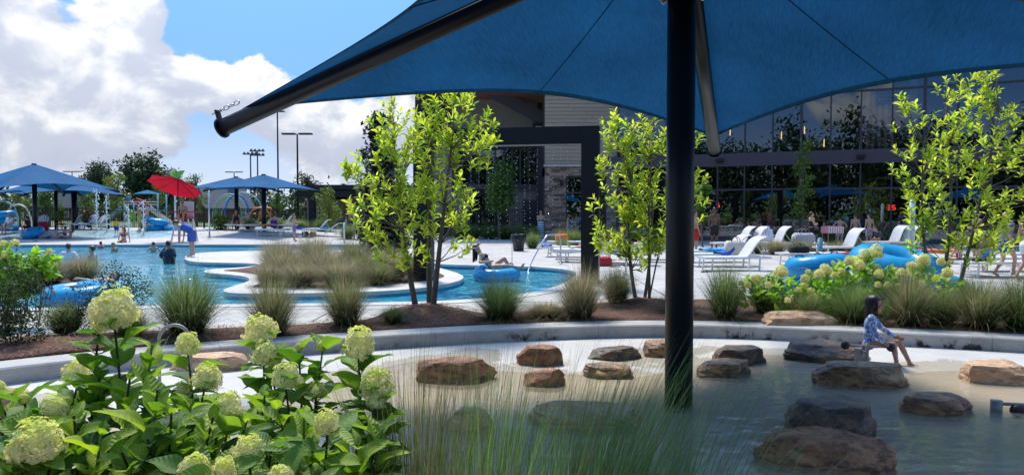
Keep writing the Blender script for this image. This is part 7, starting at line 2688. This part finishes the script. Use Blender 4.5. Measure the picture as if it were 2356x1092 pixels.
def headM(J):
    f = Vector(J['look']).normalized()
    u0 = (Vector(J['hea']) - Vector(J['nec'])).normalized()
    u0 = Vector((0, 0, 1)) * .5 + u0 * .5 if abs(f.z) < .95 else u0
    r = f.cross(u0).normalized(); u = r.cross(f).normalized()
    return Matrix((r, f, u)).transposed()
def hand(b, w, h, k, s, fw, fing=1.0):
    """palm, four fingers and a thumb from wrist w towards h"""
    w, h = Vector(w), Vector(h)
    d = (h - w).normalized()
    n = (fw - d * fw.dot(d)); n = n.normalized() if n.length > .1 else Vector((0, 0, 1))
    side = d.cross(n) * s
    L = .085 * k
    b.cap(w, w + d * L * .9, .026 * k, .034 * k, 8)
    b.ell(w + d * L * .7, (.040 * k, .020 * k, .045 * k), Matrix((side, n, d)).transposed(), 8, 6)
    for i, (o, l) in enumerate(((-.028, .062), (-.010, .072), (.010, .068), (.028, .052))):
        a = w + d * L * 1.05 + side * o * k
        m = a + d * l * .5 * k - n * .006 * k
        b.cap(a, m, .0095 * k * fing, .009 * k * fing, 6); b.cap(m, m + (d - n * .45).normalized() * l * .5 * k, .009 * k * fing, .0075 * k * fing, 6)
    a = w + d * L * .35 - side * .030 * k
    b.cap(a, a + (d * .7 - side * .6 - n * .2).normalized() * .045 * k, .012 * k, .010 * k, 6)
def body_mesh(J, fat=1.0, hs=1.0, leg=1.0, fing=1.3):
    b = MB()
    M = frame(J); MH = headM(J)
    V = {k: Vector(v) for k, v in J.items()}
    fw = M @ Vector((0, 1, 0))
    for s, k in ((-1, 'L'), (1, 'R')):
        h, kn, an, to = V['hip' + k], V['knee' + k], V['ank' + k], V['toe' + k]
        b.cap(h, kn, .088 * fat * leg, .055 * leg); b.cap(h.lerp(kn, .12), h.lerp(kn, .5), .090 * fat * leg, .075 * fat * leg)
        back = (kn - (h + an) / 2); c = kn.lerp(an, .32)
        b.cap(kn, an, .053 * leg, .034); b.cap(kn.lerp(an, .12), kn.lerp(an, .45), .052 * leg, .052 * leg)
        hl = an + (an - to) * .22; hl.z = min(hl.z, an.z) - .02 if abs(to.z - an.z) < .12 else hl.z
        b.cap(hl.lerp(an, .3), an, .035, .036); b.cap(an, to, .036, .026); b.cap(an.lerp(to, .6), to, .040, .028)
        sh, el, wr, ha = V['sho' + k], V['elb' + k], V['wri' + k], V['han' + k]
        b.cap(sh, el, .050 * fat, .037); b.ell(sh, (.062 * fat,) * 3, None, 10, 7); b.cap(el, wr, .038, .024); b.cap(el.lerp(wr, .1), el.lerp(wr, .45), .040, .034)
        hand(b, wr, ha, 1.0, s, fw, fing)
    b.ell(V['pel'], (.155 * fat, .108 * fat, .115), M); b.ell(V['pel'] + M @ Vector((0, -.045, -.05)), (.13 * fat, .085 * fat, .09), M)
    b.ell(V['wai'], (.128 * fat, .095 * fat, .13), M); b.ell(V['che'], (.155 * fat, .108 * fat, .155), M); b.cap(V['shoL'], V['shoR'], .058, .058); b.ell(V['che'] + M @ Vector((0, .03, .03)), (.13 * fat, .08 * fat, .09), M)
    b.cap(V['nec'] - M @ Vector((0, 0, .03)), V['hea'], .055, .052)
    b.cap(V['nec'] - M @ Vector((.09, .01, .05)), V['nec'] + M @ Vector((0, 0, .0)), .04, .045); b.cap(V['nec'] - M @ Vector((-.09, .01, .05)), V['nec'], .04, .045)
    H = V['hea']
    P = lambda x, y, z: H + MH @ Vector((x, y, z)) * hs
    b.ell(P(0, -.012, .028), (.076 * hs, .094 * hs, .092 * hs), MH, 16, 11); b.ell(P(0, .022, -.035), (.058 * hs, .064 * hs, .078 * hs), MH, 14, 10)
    b.cap(P(0, .088, .012), P(0, .104, -.022), .010 * hs, .015 * hs, 8); b.ell(P(0, .084, -.058), (.024 * hs, .012 * hs, .010 * hs), MH, 8, 6); b.ell(P(0, .070, -.090), (.024 * hs, .022 * hs, .018 * hs), MH, 8, 6)
    for s in (-1, 1):
        b.ell(P(s * .077, -.012, -.005), (.014 * hs, .024 * hs, .034 * hs), MH, 8, 6); b.ell(P(s * .032, .078, .030), (.022 * hs, .014 * hs, .008 * hs), MH, 8, 6); b.ell(P(s * .038, .066, -.02), (.024 * hs, .020 * hs, .022 * hs), MH, 8, 6)
    return b
PC = [0]
def person(label, loc, rz, J, sk, hair=None, hstyle='short', clothes=(), H=1.7, fat=1.0, hs=1.0, leg=1.0, vox=0.017, group=None, fing=1.3, extra=None):
    k = H / 1.7
    J = {a: tuple(Vector(v)) for a, v in J.items()}
    b = body_mesh(J, fat, hs, leg, fing)
    o = b.build('person', sk, None, True)
    tag(o, label, 'person', group)
    md = o.modifiers.new('fuse', 'REMESH'); md.mode = 'VOXEL'; md.voxel_size = vox; md.use_smooth_shade = True
    sm_ = o.modifiers.new('soften', 'SMOOTH'); sm_.factor = .5; sm_.iterations = 3
    o.location = loc; o.rotation_euler = (0, 0, rz); o.scale = (k, k, k)
    M = frame(J); MH = headM(J)
    V = {a: Vector(v) for a, v in J.items()}
    P = lambda x, y, z: V['hea'] + MH @ Vector((x, y, z)) * hs
    if hair:
        h = MB()
        if hstyle != 'bald':
            # skull cap open at the face
            Vv, Ff = [], []
            n, m = 26, 14
            jr = random.Random(PC[0])
            for i in range(m + 1):
                th = PI * .88 * i / m
                for q in range(n):
                    a = 2 * PI * q / n
                    d = Vector((math.sin(th) * math.cos(a), math.sin(th) * math.sin(a), math.cos(th)))
                    e = (1.13 if hstyle != 'wet' else 1.085) + .02 * math.sin(q * 5 + i * 2)
                    front = max(0, d.y)
                    if d.z < .45 and front > .05: e *= 1 - .5 * sm((.45 - d.z) / .35) * sm((front - .05) / .35)
                    if d.z < -.35: e *= .9
                    Vv.append(P(0, -.016, .030) + MH @ Vector((d.x * .077 * e, d.y * .095 * e, d.z * .094 * e)) * hs)
            for i in range(m):
                for q in range(n): Ff.append((i * n + q, (i + 1) * n + q, (i + 1) * n + (q + 1) % n, i * n + (q + 1) % n))
            h.add(Vv, Ff)
        if hstyle in ('long', 'pony', 'wet'):
            dn = Vector((0, 0, -1)) if abs(V['nec'].z - V['hea'].z) > .05 else M @ Vector((0, 0, -1))
            if hstyle == 'pony':
                a = P(0, -.11, .02); h.cap(a, a + dn * .16 + MH @ Vector((0, -.07, 0)), .028, .034); h.cap(a + dn * .15 + MH @ Vector((0, -.07, 0)), a + dn * .33 + MH @ Vector((0, -.05, 0)), .034, .012)
            else:
                jr = random.Random(PC[0] + 5)
                for q in range(18):
                    a = PI * (.98 + 1.04 * q / 17)
                    s0 = P(.075 * math.cos(a), -.015 + .088 * math.sin(a), .01)
                    L = (.30 if hstyle == 'long' else .24) * jr.uniform(.8, 1.1)
                    h.cap(s0, s0 + dn * L * hs * (1 if hstyle == 'long' else .8 * abs(math.sin(a)) + .15) + MH @ Vector((.004 * math.cos(a), -.012, 0)), .022 * hs, .010 * hs, 6)
                if hstyle == 'wet':
                    for q in range(44):
                        a = PI * (.90 + 1.2 * jr.random())
                        pts = []
                        for i in range(8):
                            th = PI * (.06 + .62 * i / 7)
                            d = Vector((math.sin(th) * math.cos(a), math.sin(th) * math.sin(a), math.cos(th)))
                            pts.append(P(0, -.016, .030) + MH @ Vector((d.x * .077, d.y * .095, d.z * .094)) * 1.10 * hs)
                        h.tube(pts, [.007 * hs] * 8, 5, False)
                    for (x, L, y) in ((-.068, .24, .030), (.068, .22, .034), (-.074, .20, .012), (.074, .22, .015), (.073, .25, -.005)):
                        s0 = P(x, y, .05); h.cap(s0, s0 + dn * L * hs + MH @ Vector((x * .15, .0, 0)) * hs, .013 * hs, .006 * hs, 6)
        if h.v: h.build('hair', hair, o, True)
    for c in clothes:
        kind, m = c[0], c[1]
        g = c[2] if len(c) > 2 else 1.0
        q = MB()
        hp_ = [(V['hip' + s], V['knee' + s]) for s in 'LR']
        if kind in ('trunks', 'shorts'):
            f = .62 if kind == 'trunks' else .38
            q.ell(V['pel'] + M @ Vector((0, 0, -.02)), (.168 * fat, .122 * fat, .12), M); q.ell(V['pel'] + M @ Vector((0, -.045, -.06)), (.145 * fat, .10 * fat, .10), M)
            for (a, e) in hp_: q.cap(a, a.lerp(e, f), .106 * fat * leg, .098 * fat * leg, 14)
        if kind in ('bottom', 'suit'):
            q.ell(V['pel'] + M @ Vector((0, 0, -.035)), (.163 * fat, .116 * fat, .085), M); q.ell(V['pel'] + M @ Vector((0, -.04, -.065)), (.138 * fat, .098 * fat, .09), M)
        if kind == 'suit':
            q.ell(V['wai'], (.136 * fat, .103 * fat, .15), M); q.ell(V['che'] + M @ Vector((0, .008, -.02)), (.160 * fat, .118 * fat, .135), M)
            for s in (-1, 1): q.cap(V['che'] + M @ Vector((s * .085, .085, .08)), V['nec'] + M @ Vector((s * .085, .01, -.035)), .022, .022); q.cap(V['che'] + M @ Vector((s * .085, -.09, .06)), V['nec'] + M @ Vector((s * .085, -.01, -.035)), .022, .022)
        if kind == 'top':
            q.ell(V['che'] + M @ Vector((0, .004, -.005)), (.158 * fat, .118 * fat, .062), M)
            for s in (-1, 1):
                q.ell(V['che'] + M @ Vector((s * .065, .085, .0)), (.068, .048, .062), M); q.cap(V['che'] + M @ Vector((s * .075, .10, .05)), V['nec'] + M @ Vector((s * .06, .0, -.02)), .012, .010)
        if kind in ('shirt', 'tank'):
            q.ell(V['wai'] + M @ Vector((0, 0, -.04)), (.150 * fat * g, .118 * fat * g, .19), M); q.ell(V['che'], (.172 * fat * g, .124 * fat * g, .17), M); q.cap(V['shoL'] * .88 + V['shoR'] * .12, V['shoR'] * .88 + V['shoL'] * .12, .070, .070)
            if kind == 'shirt':
                for s in 'LR': q.cap(V['sho' + s], V['sho' + s].lerp(V['elb' + s], .72), .074 * fat, .066 * fat, 12)
        if kind == 'longsleeve':
            q.ell(V['pel'] + M @ Vector((0, 0, .02)), (.162 * fat, .120 * fat, .12), M); q.ell(V['wai'], (.140 * fat * g, .108 * fat * g, .16), M); q.ell(V['che'], (.166 * fat * g, .120 * fat * g, .165), M); q.cap(V['shoL'], V['shoR'], .066, .066)
            q.cap(V['nec'] - M @ Vector((0, 0, .05)), V['nec'] + M @ Vector((0, 0, -.01)), .07, .058)
            for s in 'LR': q.cap(V['sho' + s], V['elb' + s], .066 * fat, .050, 12); q.cap(V['elb' + s], V['elb' + s].lerp(V['wri' + s], .9), .050, .037, 12)
        if kind == 'wrap':
            # towel wound round the body; g = (top joint, metres of length)
            top, L = g
            a = V[top] if top != 'arm' else V['che'] + M @ Vector((0, 0, .07))
            d1 = (V['pel'] - V['che']).normalized()
            pts, rr = [], []
            tot = 0; p0 = a
            chain = [a, V['pel'], (V['kneeL'] + V['kneeR']) / 2, (V['ankL'] + V['ankR']) / 2]
            res = []
            for u, v in zip(chain[:-1], chain[1:]):
                n_ = 6
                for i in range(n_):
                    res.append(u.lerp(v, i / n_))
            acc = 0
            ring_ = []
            for i, p in enumerate(res):
                if i: acc += (p - res[i - 1]).length
                if acc > L: break
                ring_.append((p, acc))
            Vv, Ff = [], []
            n_ = 30
            for (p, ac) in ring_:
                for q_ in range(n_):
                    an_ = 2 * PI * q_ / n_
                    fr = .185 + .01 * math.sin(q_ * 3) + .012 * math.sin(q_ * 5 + ac * 6) * (ac / L)
                    Vv.append(p + M @ Vector((fr * fat * math.cos(an_), fr * .78 * fat * math.sin(an_) - .015, .0)) if ac < (V[top if top != 'arm' else 'che'] - V['pel']).length + .02 else p + Vector((0, 0, 0)) + Matrix.Rotation(0, 3, 'Z') @ (Matrix((M @ Vector((1, 0, 0)), Vector((0, 0, 1)).cross(M @ Vector((1, 0, 0))), Vector((0, 0, 1)))).transposed() @ Vector((fr * fat * math.cos(an_), fr * .8 * fat * math.sin(an_), 0))))
            for i in range(len(ring_) - 1):
                for q_ in range(n_): Ff.append((i * n_ + q_, i * n_ + (q_ + 1) % n_, (i + 1) * n_ + (q_ + 1) % n_, (i + 1) * n_ + q_))
            q.add(Vv, Ff)
        if kind == 'cap':
            q.ell(P(0, -.012, .048), (.086 * hs, .104 * hs, .086 * hs), MH, 18, 10); q.ell(P(0, .10, .052), (.07 * hs, .085 * hs, .010 * hs), MH, 14, 6)
        if kind == 'hat':
            q.ell(P(0, -.01, .06), (.084 * hs, .102 * hs, .085 * hs), MH, 18, 10); q.ell(P(0, 0, .045), (.17 * hs, .185 * hs, .012 * hs), MH, 20, 6)
        if kind == 'shades':
            for s in (-1, 1): q.ell(P(s * .036, .092, .014), (.030 * hs, .012 * hs, .022 * hs), MH, 10, 6); q.cap(P(s * .064, .078, .018), P(s * .08, -.01, .014), .005, .005, 5)
            q.cap(P(-.02, .10, .016), P(.02, .10, .016), .004, .004, 5)
        nm = {'suit': 'swimsuit', 'top': 'bikini_top', 'bottom': 'bikini_bottom', 'wrap': 'towel_wrap', 'longsleeve': 'rash_guard', 'tank': 'tank_top', 'shades': 'sunglasses', 'trunks': 'swim_trunks'}.get(kind, kind)
        co = q.build(nm, m, o, True)
        if kind in ('trunks', 'shorts', 'shirt', 'tank', 'suit', 'longsleeve', 'bottom'):
            md = co.modifiers.new('fuse', 'REMESH'); md.mode = 'VOXEL'; md.voxel_size = min(vox, 0.016); md.use_smooth_shade = True
            s2 = co.modifiers.new('soften', 'SMOOTH'); s2.factor = .5; s2.iterations = 3
    PC[0] += 1
    return o
def cl(name, c, **k): return mat(name, c, 0.85, bump=0.25, bscale=90, **k)
C_blk, C_nav, C_roy, C_gry, C_mar, C_whi, C_redc, C_turq = cl('cloth_black', (0.010, 0.010, 0.013)), cl('cloth_navy', (0.015, 0.020, 0.05)), cl('cloth_royal', (0.01, 0.05, 0.30)), cl('cloth_grey', (0.22, 0.20, 0.25)), cl('cloth_maroon', (0.12, 0.015, 0.03)), cl('cloth_white', (0.72, 0.72, 0.74)), cl('cloth_red', (0.45, 0.015, 0.02)), cl('cloth_turquoise', (0.02, 0.28, 0.42))
C_purp = cl('cloth_purple', (0.12, 0.02, 0.25)); C_yelc = cl('cloth_yellow', (0.75, 0.45, 0.02)); C_kh = cl('cloth_khaki', (0.38, 0.33, 0.24)); C_blp = cl('cloth_blueprint', (0.02, 0.10, 0.35), col2=(0.35, 0.45, 0.6), vscale=16)
C_flag = stripemat('flag_stripe', (0.62, 0.60, 0.6), (0.42, 0.03, 0.05), 16, 0); C_strip = stripemat('towel_stripe_teal', (0.02, 0.17, 0.38), (0.70, 0.78, 0.80), 7.5, 2); C_red2 = stripemat('red_white_stripe', (0.5, 0.03, 0.05), (0.72, 0.70, 0.7), 22, 0)
C_btow = stripemat('blue_bath_towel', (0.06, 0.10, 0.42), (0.08, 0.15, 0.50), 9, 2); C_purpprint = cl('print_purple', (0.35, 0.3, 0.5), col2=(0.08, 0.05, 0.25), vscale=18); C_yg = cl('print_lime', (0.5, 0.55, 0.12), col2=(0.2, 0.3, 0.1), vscale=14)
def at(px, Y, z=None): 
    p = W(px, Y, z)
    return p
def poolz(H, py, Y, z0=-1.12): return z0
# --- the child on the boulder (built first and finest)
Yg = 8.86
seat = W(2000, Yg, py=801)
gk = 1.19 / 1.7
gz = seat.z - 0.40 * gk
Jg = pose('sit', seat=0.40)
z0 = .49
Jg['hipR'] = (.085, .02, z0); Jg['hipL'] = (-.085, .02, z0)
Jg['kneeR'] = (.10, .36, z0 + .02); Jg['ankR'] = (.11, .42, z0 - .33); Jg['toeR'] = (.11, .56, z0 - .385)
Jg['kneeL'] = (-.13, .47, z0 + .03); Jg['ankL'] = (-.06, .64, z0 - .33); Jg['toeL'] = (-.04, .79, z0 - .385)
Jg['wai'] = (0, -.01, .66); Jg['che'] = (0, .01, .83); Jg['nec'] = (0, .04, 1.0); Jg['hea'] = (0, .07, 1.155)
Jg['shoR'] = (.155, .02, .945); Jg['shoL'] = (-.155, .04, .945)
Jg['elbR'] = (.215, .06, .70); Jg['wriR'] = (.215, .215, .545); Jg['hanR'] = (.205, .28, .49)
Jg['elbL'] = (-.215, .20, .735); Jg['wriL'] = (-.165, .40, .60); Jg['hanL'] = (-.14, .50, .585)
Jg['look'] = (.10, 1, -.04)
def printmat():
    m, t = newmat('tropical_print')
    tcn = nd(t, 'ShaderNodeTexCoord')
    def vor(s, off):
        mp = nd(t, 'ShaderNodeMapping'); mp.inputs['Location'].default_value = off; t.links.new(tcn.outputs['Object'], mp.inputs[0])
        n = nd(t, 'ShaderNodeTexNoise'); n.inputs['Scale'].default_value = s; n.inputs['Detail'].default_value = 2; n.inputs['Distortion'].default_value = 1.6
        t.links.new(mp.outputs[0], n.inputs['Vector']); return n.outputs[0]
    c = mixc(t, mrange(t, vor(17, (0, 0, 0)), 0.50, 0.52), (0.03, 0.27, 0.70), (0.75, 0.78, 0.88))
    c = mixc(t, mrange(t, vor(22, (3, 1, 2)), 0.60, 0.62), c, (0.015, 0.06, 0.25))
    c = mixc(t, mrange(t, vor(15, (7, 2, 5)), 0.63, 0.65), c, (0.55, 0.10, 0.05))
    c = mixc(t, mrange(t, vor(20, (1, 8, 3)), 0.64, 0.66), c, (0.65, 0.55, 0.35))
    b = nd(t, 'ShaderNodeBsdfPrincipled'); b.inputs['Roughness'].default_value = 0.7; t.links.new(c, b.inputs['Base Color'])
    t.links.new(b.outputs[0], nd(t, 'ShaderNodeOutputMaterial').inputs[0])
    return m
girl = person('child in blue tropical print rash guard sitting on the dark boulder', (seat.x, Yg, gz), -PI / 2 - 0.38, Jg, S_m, H_dk, 'wet', (('longsleeve', printmat()), ('bottom', cl('print_orange', (0.5, 0.10, 0.06), col2=(0.05, 0.15, 0.4), vscale=20))), H=1.19, fat=0.84, hs=1.24, leg=0.92, vox=0.0085, fing=1.0)
MHg = headM(Jg); Hg = Vector(Jg['hea'])
for s in (-1, 1):
    b = MB(); b.ell(Hg + MHg @ Vector((s * .034, .079, .008)) * 1.24, (.013, .008, .008), MHg, 10, 7); b.build('eye', mat('eye_dark', (0.03, 0.02, 0.015), 0.15), girl, True)
    b = MB(); b.ell(Hg + MHg @ Vector((s * .034, .084, .034)) * 1.24, (.022, .006, .005), MHg, 10, 6); b.build('eyebrow', H_dk, girl, True)
b = MB(); b.ell(Hg + MHg @ Vector((0, .093, -.058)) * 1.24, (.022, .008, .008), MHg, 10, 6); b.build('lips', mat('lips', (0.42, 0.16, 0.13), 0.4), girl, True)

LEFT, RIGHT, TOWARD, AWAY = PI / 2, -PI / 2, PI, 0.0
# --- right side
person('woman walking in grey purple shirt and blue shorts with pale cap at the right edge', at(2312, 18.4), RIGHT + .15, pose('walk'), S_l, H_bl, 'short', (('shirt', C_gry, 1.08), ('shorts', C_roy), ('cap', C_kh)), 1.62, 1.08)
person('woman in white shorts and brown bikini top cut by the right edge', at(2362, 17.4), RIGHT + .2, pose('walk'), S_m, H_br, 'long', (('shorts', C_whi), ('top', C_mar)), 1.62)
person('child in red and white striped suit sitting on the right lounger', at(2205, 19.6), AWAY + .5, pose('sit', seat=.40), S_l, H_br, 'long', (('suit', C_red2),), 1.25)
person('shirtless adult leaning over the right loungers behind the tree', at(2246, 24.0), LEFT, pose('fold'), S_m, H_bl, 'short', (('trunks', C_nav),), 1.66)
person('child in bright blue shorts behind the right lounger', at(2266, 19.9), AWAY, pose('stand'), S_l, H_br, 'short', (('trunks', solid('bright_blue_cloth', (0.02, 0.22, 0.6))),), 1.05)
person('boy with hands on hips in red shorts, left of the three boys', at(1932, 34.4), AWAY - .4, pose('akimbo'), S_l, H_dk, 'short', (('trunks', C_flag),), 1.42, .92)
person('boy in blue patterned trunks, middle of the three boys', at(1967, 34.2), AWAY, pose('stand', set={'look': (0, .8, -.5)}), S_l, H_br, 'short', (('trunks', C_blp),), 1.52)
person('boy in flag trunks, right of the three boys', at(1999, 33.6), AWAY + .2, pose('stand', set={'look': (-.6, .8, 0)}), S_l, H_br, 'short', (('trunks', C_flag),), 1.54, .93)
person('woman in black swimsuit with ponytail in front of the hall', at(1866, 33.0), RIGHT + .1, pose('fold'), S_l, H_br, 'pony', (('suit', C_blk), ('shorts', C_blk)), 1.62, 1.1)
person('crouching man in dark grey shirt right of the boys', at(2034, 32.0), LEFT, pose('crouch', seat=.25), S_m, H_dk, 'short', (('shirt', cl('cloth_slate', (0.05, 0.06, 0.075))), ('trunks', C_blk)), 1.74)
person('shirtless man in long black trunks standing behind the loungers', at(1643, 31.6), TOWARD + .25, pose('stand', set={'look': (.35, 1, .05)}), S_d, H_dk, 'short', (('trunks', C_blk, 1.1),), 1.80)
person('person in red trunks half hidden by the big post', at(1597, 27.5), RIGHT + .4, pose('stand'), S_m, H_br, 'short', (('trunks', C_redc),), 1.70, 1.1)
# --- middle
person('woman wrapped in a teal striped towel by the stone pier, hands at her face', at(1244, 42.5), TOWARD + .2, pose('face'), S_l, H_bl, 'short', (('wrap', C_strip, ('wai', 1.05)), ('top', C_whi), ('shades', M_rub)), 1.68)
person('girl in purple bikini reaching out by the pier window', at(1306, 40.5), RIGHT + .1, pose('reach'), S_m, H_dk, 'long', (('top', C_nav), ('bottom', C_purpprint)), 1.52, .9)
person('girl in dark bikini beside the reaching girl', at(1323, 41.5), RIGHT + .5, pose('face'), S_t, H_dk, 'long', (('top', C_blk), ('bottom', C_blk)), 1.55, .9)
person('small child in turquoise behind the wing fence', at(1173, 47.9), LEFT, pose('stand'), S_l, H_br, 'long', (('tank', solid('pink_cloth', (0.6, 0.25, 0.3))), ('shorts', C_turq)), 1.25)
q = W(1392, 23.15); 
person('sunbathing woman in blue bikini under a striped head towel on the lounger', (q.x + .15, q.y, 0.0), PI / 2 + rad(-14), pose('recline', seat=.40, lean=38, knees=(1, .8), set={}), S_m, H_br, 'long', (('top', C_turq), ('bottom', C_turq), ('shades', M_rub)), 1.62)
q = W(1365, 24.3)
person('person lying on the third middle lounger, only legs in view', (q.x, q.y, 0.0), PI / 2 + rad(-10), pose('lie', seat=.40, lean=78, knees=(0, .5)), S_l, H_br, 'long', (('suit', C_redc),), 1.6)
q = W(1462, 25.6)
person('person lying on the blue towel behind the slender tree', (q.x, q.y, 0.0), -PI / 2 + rad(-6), pose('lie', seat=.42, lean=72, knees=(.6, 0)), S_m, H_br, 'long', (('suit', C_nav),), 1.6)
# woman on the tube
Jt = pose('recline', seat=.0, lean=42, knees=(.75, .05))
Jt['elbL'] = tuple(Vector(Jt['shoL']) + Vector((-.12, -.10, .20))); Jt['wriL'] = tuple(Vector(Jt['hea']) + Vector((-.06, .03, .13))); Jt['hanL'] = tuple(Vector(Jt['hea']) + Vector((.0, .07, .14)))
Jt['elbR'] = tuple(Vector(Jt['shoR']) + Vector((.16, -.02, -.18))); Jt['wriR'] = tuple(Vector(Jt['shoR']) + Vector((.22, .22, -.16))); Jt['hanR'] = tuple(Vector(Jt['shoR']) + Vector((.20, .32, -.13)))
Jt['look'] = (.45, .75, .45)
person('woman reclining on the blue tube in the river, arm over her head', (TW_.x - .12, TW_.y, TW_.z + .10), RIGHT, Jt, S_l, H_dk, 'long', (('top', C_nav), ('bottom', C_nav)), 1.62)
# floating man at left
Jt = pose('recline', seat=.0, lean=70, knees=(.1, .1)); Jt['look'] = (0, .5, .8)
Jt['elbR'] = tuple(Vector(Jt['shoR']) + Vector((.22, .02, .0))); Jt['wriR'] = tuple(Vector(Jt['shoR']) + Vector((.42, .10, .05))); Jt['hanR'] = tuple(Vector(Jt['shoR']) + Vector((.52, .12, .04)))
person('man with blue headband floating on the tube behind the shrub at left', (TM_.x + .05, TM_.y + .22, TM_.z - .02), rad(160), Jt, S_l, H_dk, 'short', (('trunks', C_nav),), 1.72)
# --- pool
person('man in black shirt and tan cap standing in the pool', at(390, 25.3, -1.12), AWAY - .5, pose('akimbo'), S_t, H_dk, 'short', (('shirt', C_nav, 1.12), ('trunks', C_blk), ('cap', C_kh)), 1.76, 1.28)
person('man in white shirt and grey cap in the pool behind the brown grasses', at(160, 24.0, -1.12), AWAY, pose('akimbo'), S_l, H_br, 'short', (('shirt', C_whi), ('trunks', C_nav), ('cap', cl('cap_sage', (0.25, 0.30, 0.24)))), 1.72)
person('boy with brown hair in the pool right of the capped man', at(214, 23.5, -1.12), LEFT, pose('stand'), S_l, H_br, 'short', (('trunks', C_nav),), 1.66)
person('dark-haired child in pink in the pool near the far edge', at(233, 35.5, -1.12), AWAY, pose('stand'), S_l, H_dk, 'short', (('tank', solid('hot_pink', (0.6, 0.12, 0.15))),), 1.32)
person('blond girl with hands at her mouth in the pool', at(262, 32.5, -1.12), RIGHT, pose('face'), S_l, H_bl, 'long', (('top', C_roy),), 1.40)
person('boy seen from behind in the pool, farther right', at(354, 32.5, -1.12), AWAY + .7, pose('akimbo'), S_l, H_dk, 'short', (('trunks', C_nav),), 1.42)
person('swimmer beside the evergreen at the river bend', at(838, 33.0, -1.12), LEFT, pose('akimbo'), S_t, H_br, 'short', (('trunks', C_nav),), 1.40)
q = W(285, 39.15)
person('girl in maroon bikini sitting on the far pool edge', (q.x, q.y, -.42), TOWARD + .1, pose('edge', seat=.42, set={'look': (.5, .8, -.1)}), S_l, H_br, 'long', (('top', C_mar), ('bottom', C_blk)), 1.64)
person('woman wrapped in a blue towel bending forward on the island edge', G(443, 590), LEFT, pose('bend'), S_l, H_br, 'short', (('wrap', C_btow, ('arm', .80)),), 1.66)
q = W(424, 40.35)
person('shirtless lifeguard with sunglasses in the high chair', (q.x, q.y - .05, q.z + .90), TOWARD + .1, pose('sit', seat=.42, fwd=14), S_m, H_bl, 'short', (('trunks', C_redc), ('shades', M_rub)), 1.76)
# --- beach terrace and far loungers
person('toddler in yellow shirt and blue trunks on the beach entry', at(268, 43.4), AWAY + .3, pose('walk'), S_l, H_br, 'short', (('shirt', C_yelc), ('trunks', C_roy)), .98, 1.05, 1.3)
person('bather in lime trunks by the water jet', at(322, 45.6), LEFT, pose('fold'), S_m, H_br, 'short', (('trunks', C_yg),), 1.72, 1.08)
person('bather in striped trunks behind the water jet', at(338, 45.9), LEFT, pose('stand'), S_l, H_br, 'short', (('trunks', C_blp),), 1.66)
q = W(161, 42.5)
person('woman in black bikini sitting in the beach entry', (q.x, q.y, q.z - .33), LEFT + .2, pose('recline', seat=.30, lean=12, knees=(.2, .2)), S_l, H_br, 'long', (('top', C_blk), ('bottom', C_blk)), 1.64)
q = W(149, 42.7)
person('girl with dark hair sitting beside the woman in black bikini', (q.x, q.y, q.z - .33), LEFT, pose('recline', seat=.30, lean=5, knees=(.3, .3)), S_m, H_dk, 'short', (('suit', C_purp),), 1.45)
person('man in white clothes and hat sitting by the tube pile at the left edge', at(24, 43.3), TOWARD - .3, pose('sit', seat=.45), S_m, H_br, 'short', (('shirt', C_whi, 1.1), ('trunks', cl('cloth_offwhite', (0.55, 0.55, 0.58))), ('hat', C_kh)), 1.74, 1.15)
person('boy in maroon shirt behind the far left tube', at(68, 43.9), LEFT, pose('sit', seat=.40, fwd=15), S_l, H_br, 'short', (('shirt', C_mar), ('trunks', C_blk)), 1.50)
person('person lying in the beach entry behind the floating tube', Vector(at(108, 42.6)) + Vector((0, 0, -.2)), RIGHT, pose('lie', seat=.12, lean=60, knees=(.4, .2)), S_l, H_br, 'short', (('trunks', C_roy),), 1.5)
person('woman in dark dress sitting on the far lounger', at(545, 46.9), TOWARD, pose('sit', seat=.40, fwd=10), S_t, H_br, 'short', (('tank', C_blk), ('shorts', C_blk)), 1.64, 1.2)
person('woman in purple swimsuit seen from behind on the far lounger', at(630, 44.6), AWAY, pose('sit', seat=.42, fwd=12), S_l, H_dk, 'short', (('suit', C_purp),), 1.68, 1.35)
person('boy in patterned trunks standing at the far loungers', at(677, 41.0), RIGHT, pose('reach'), S_l, H_dk, 'short', (('trunks', C_purpprint),), 1.46, .9)
person('boy in brown shirt behind the bank by the pavilion', at(808, 50.0), AWAY - .3, pose('stand'), S_t, H_dk, 'short', (('trunks', C_nav),), 1.45)
person('toddler in light blue beside the brown-backed boy', at(796, 50.0), RIGHT, pose('stand'), S_l, H_dk, 'short', (('tank', cl('cloth_mint', (0.4, 0.6, 0.6))), ('shorts', C_turq)), 1.05)
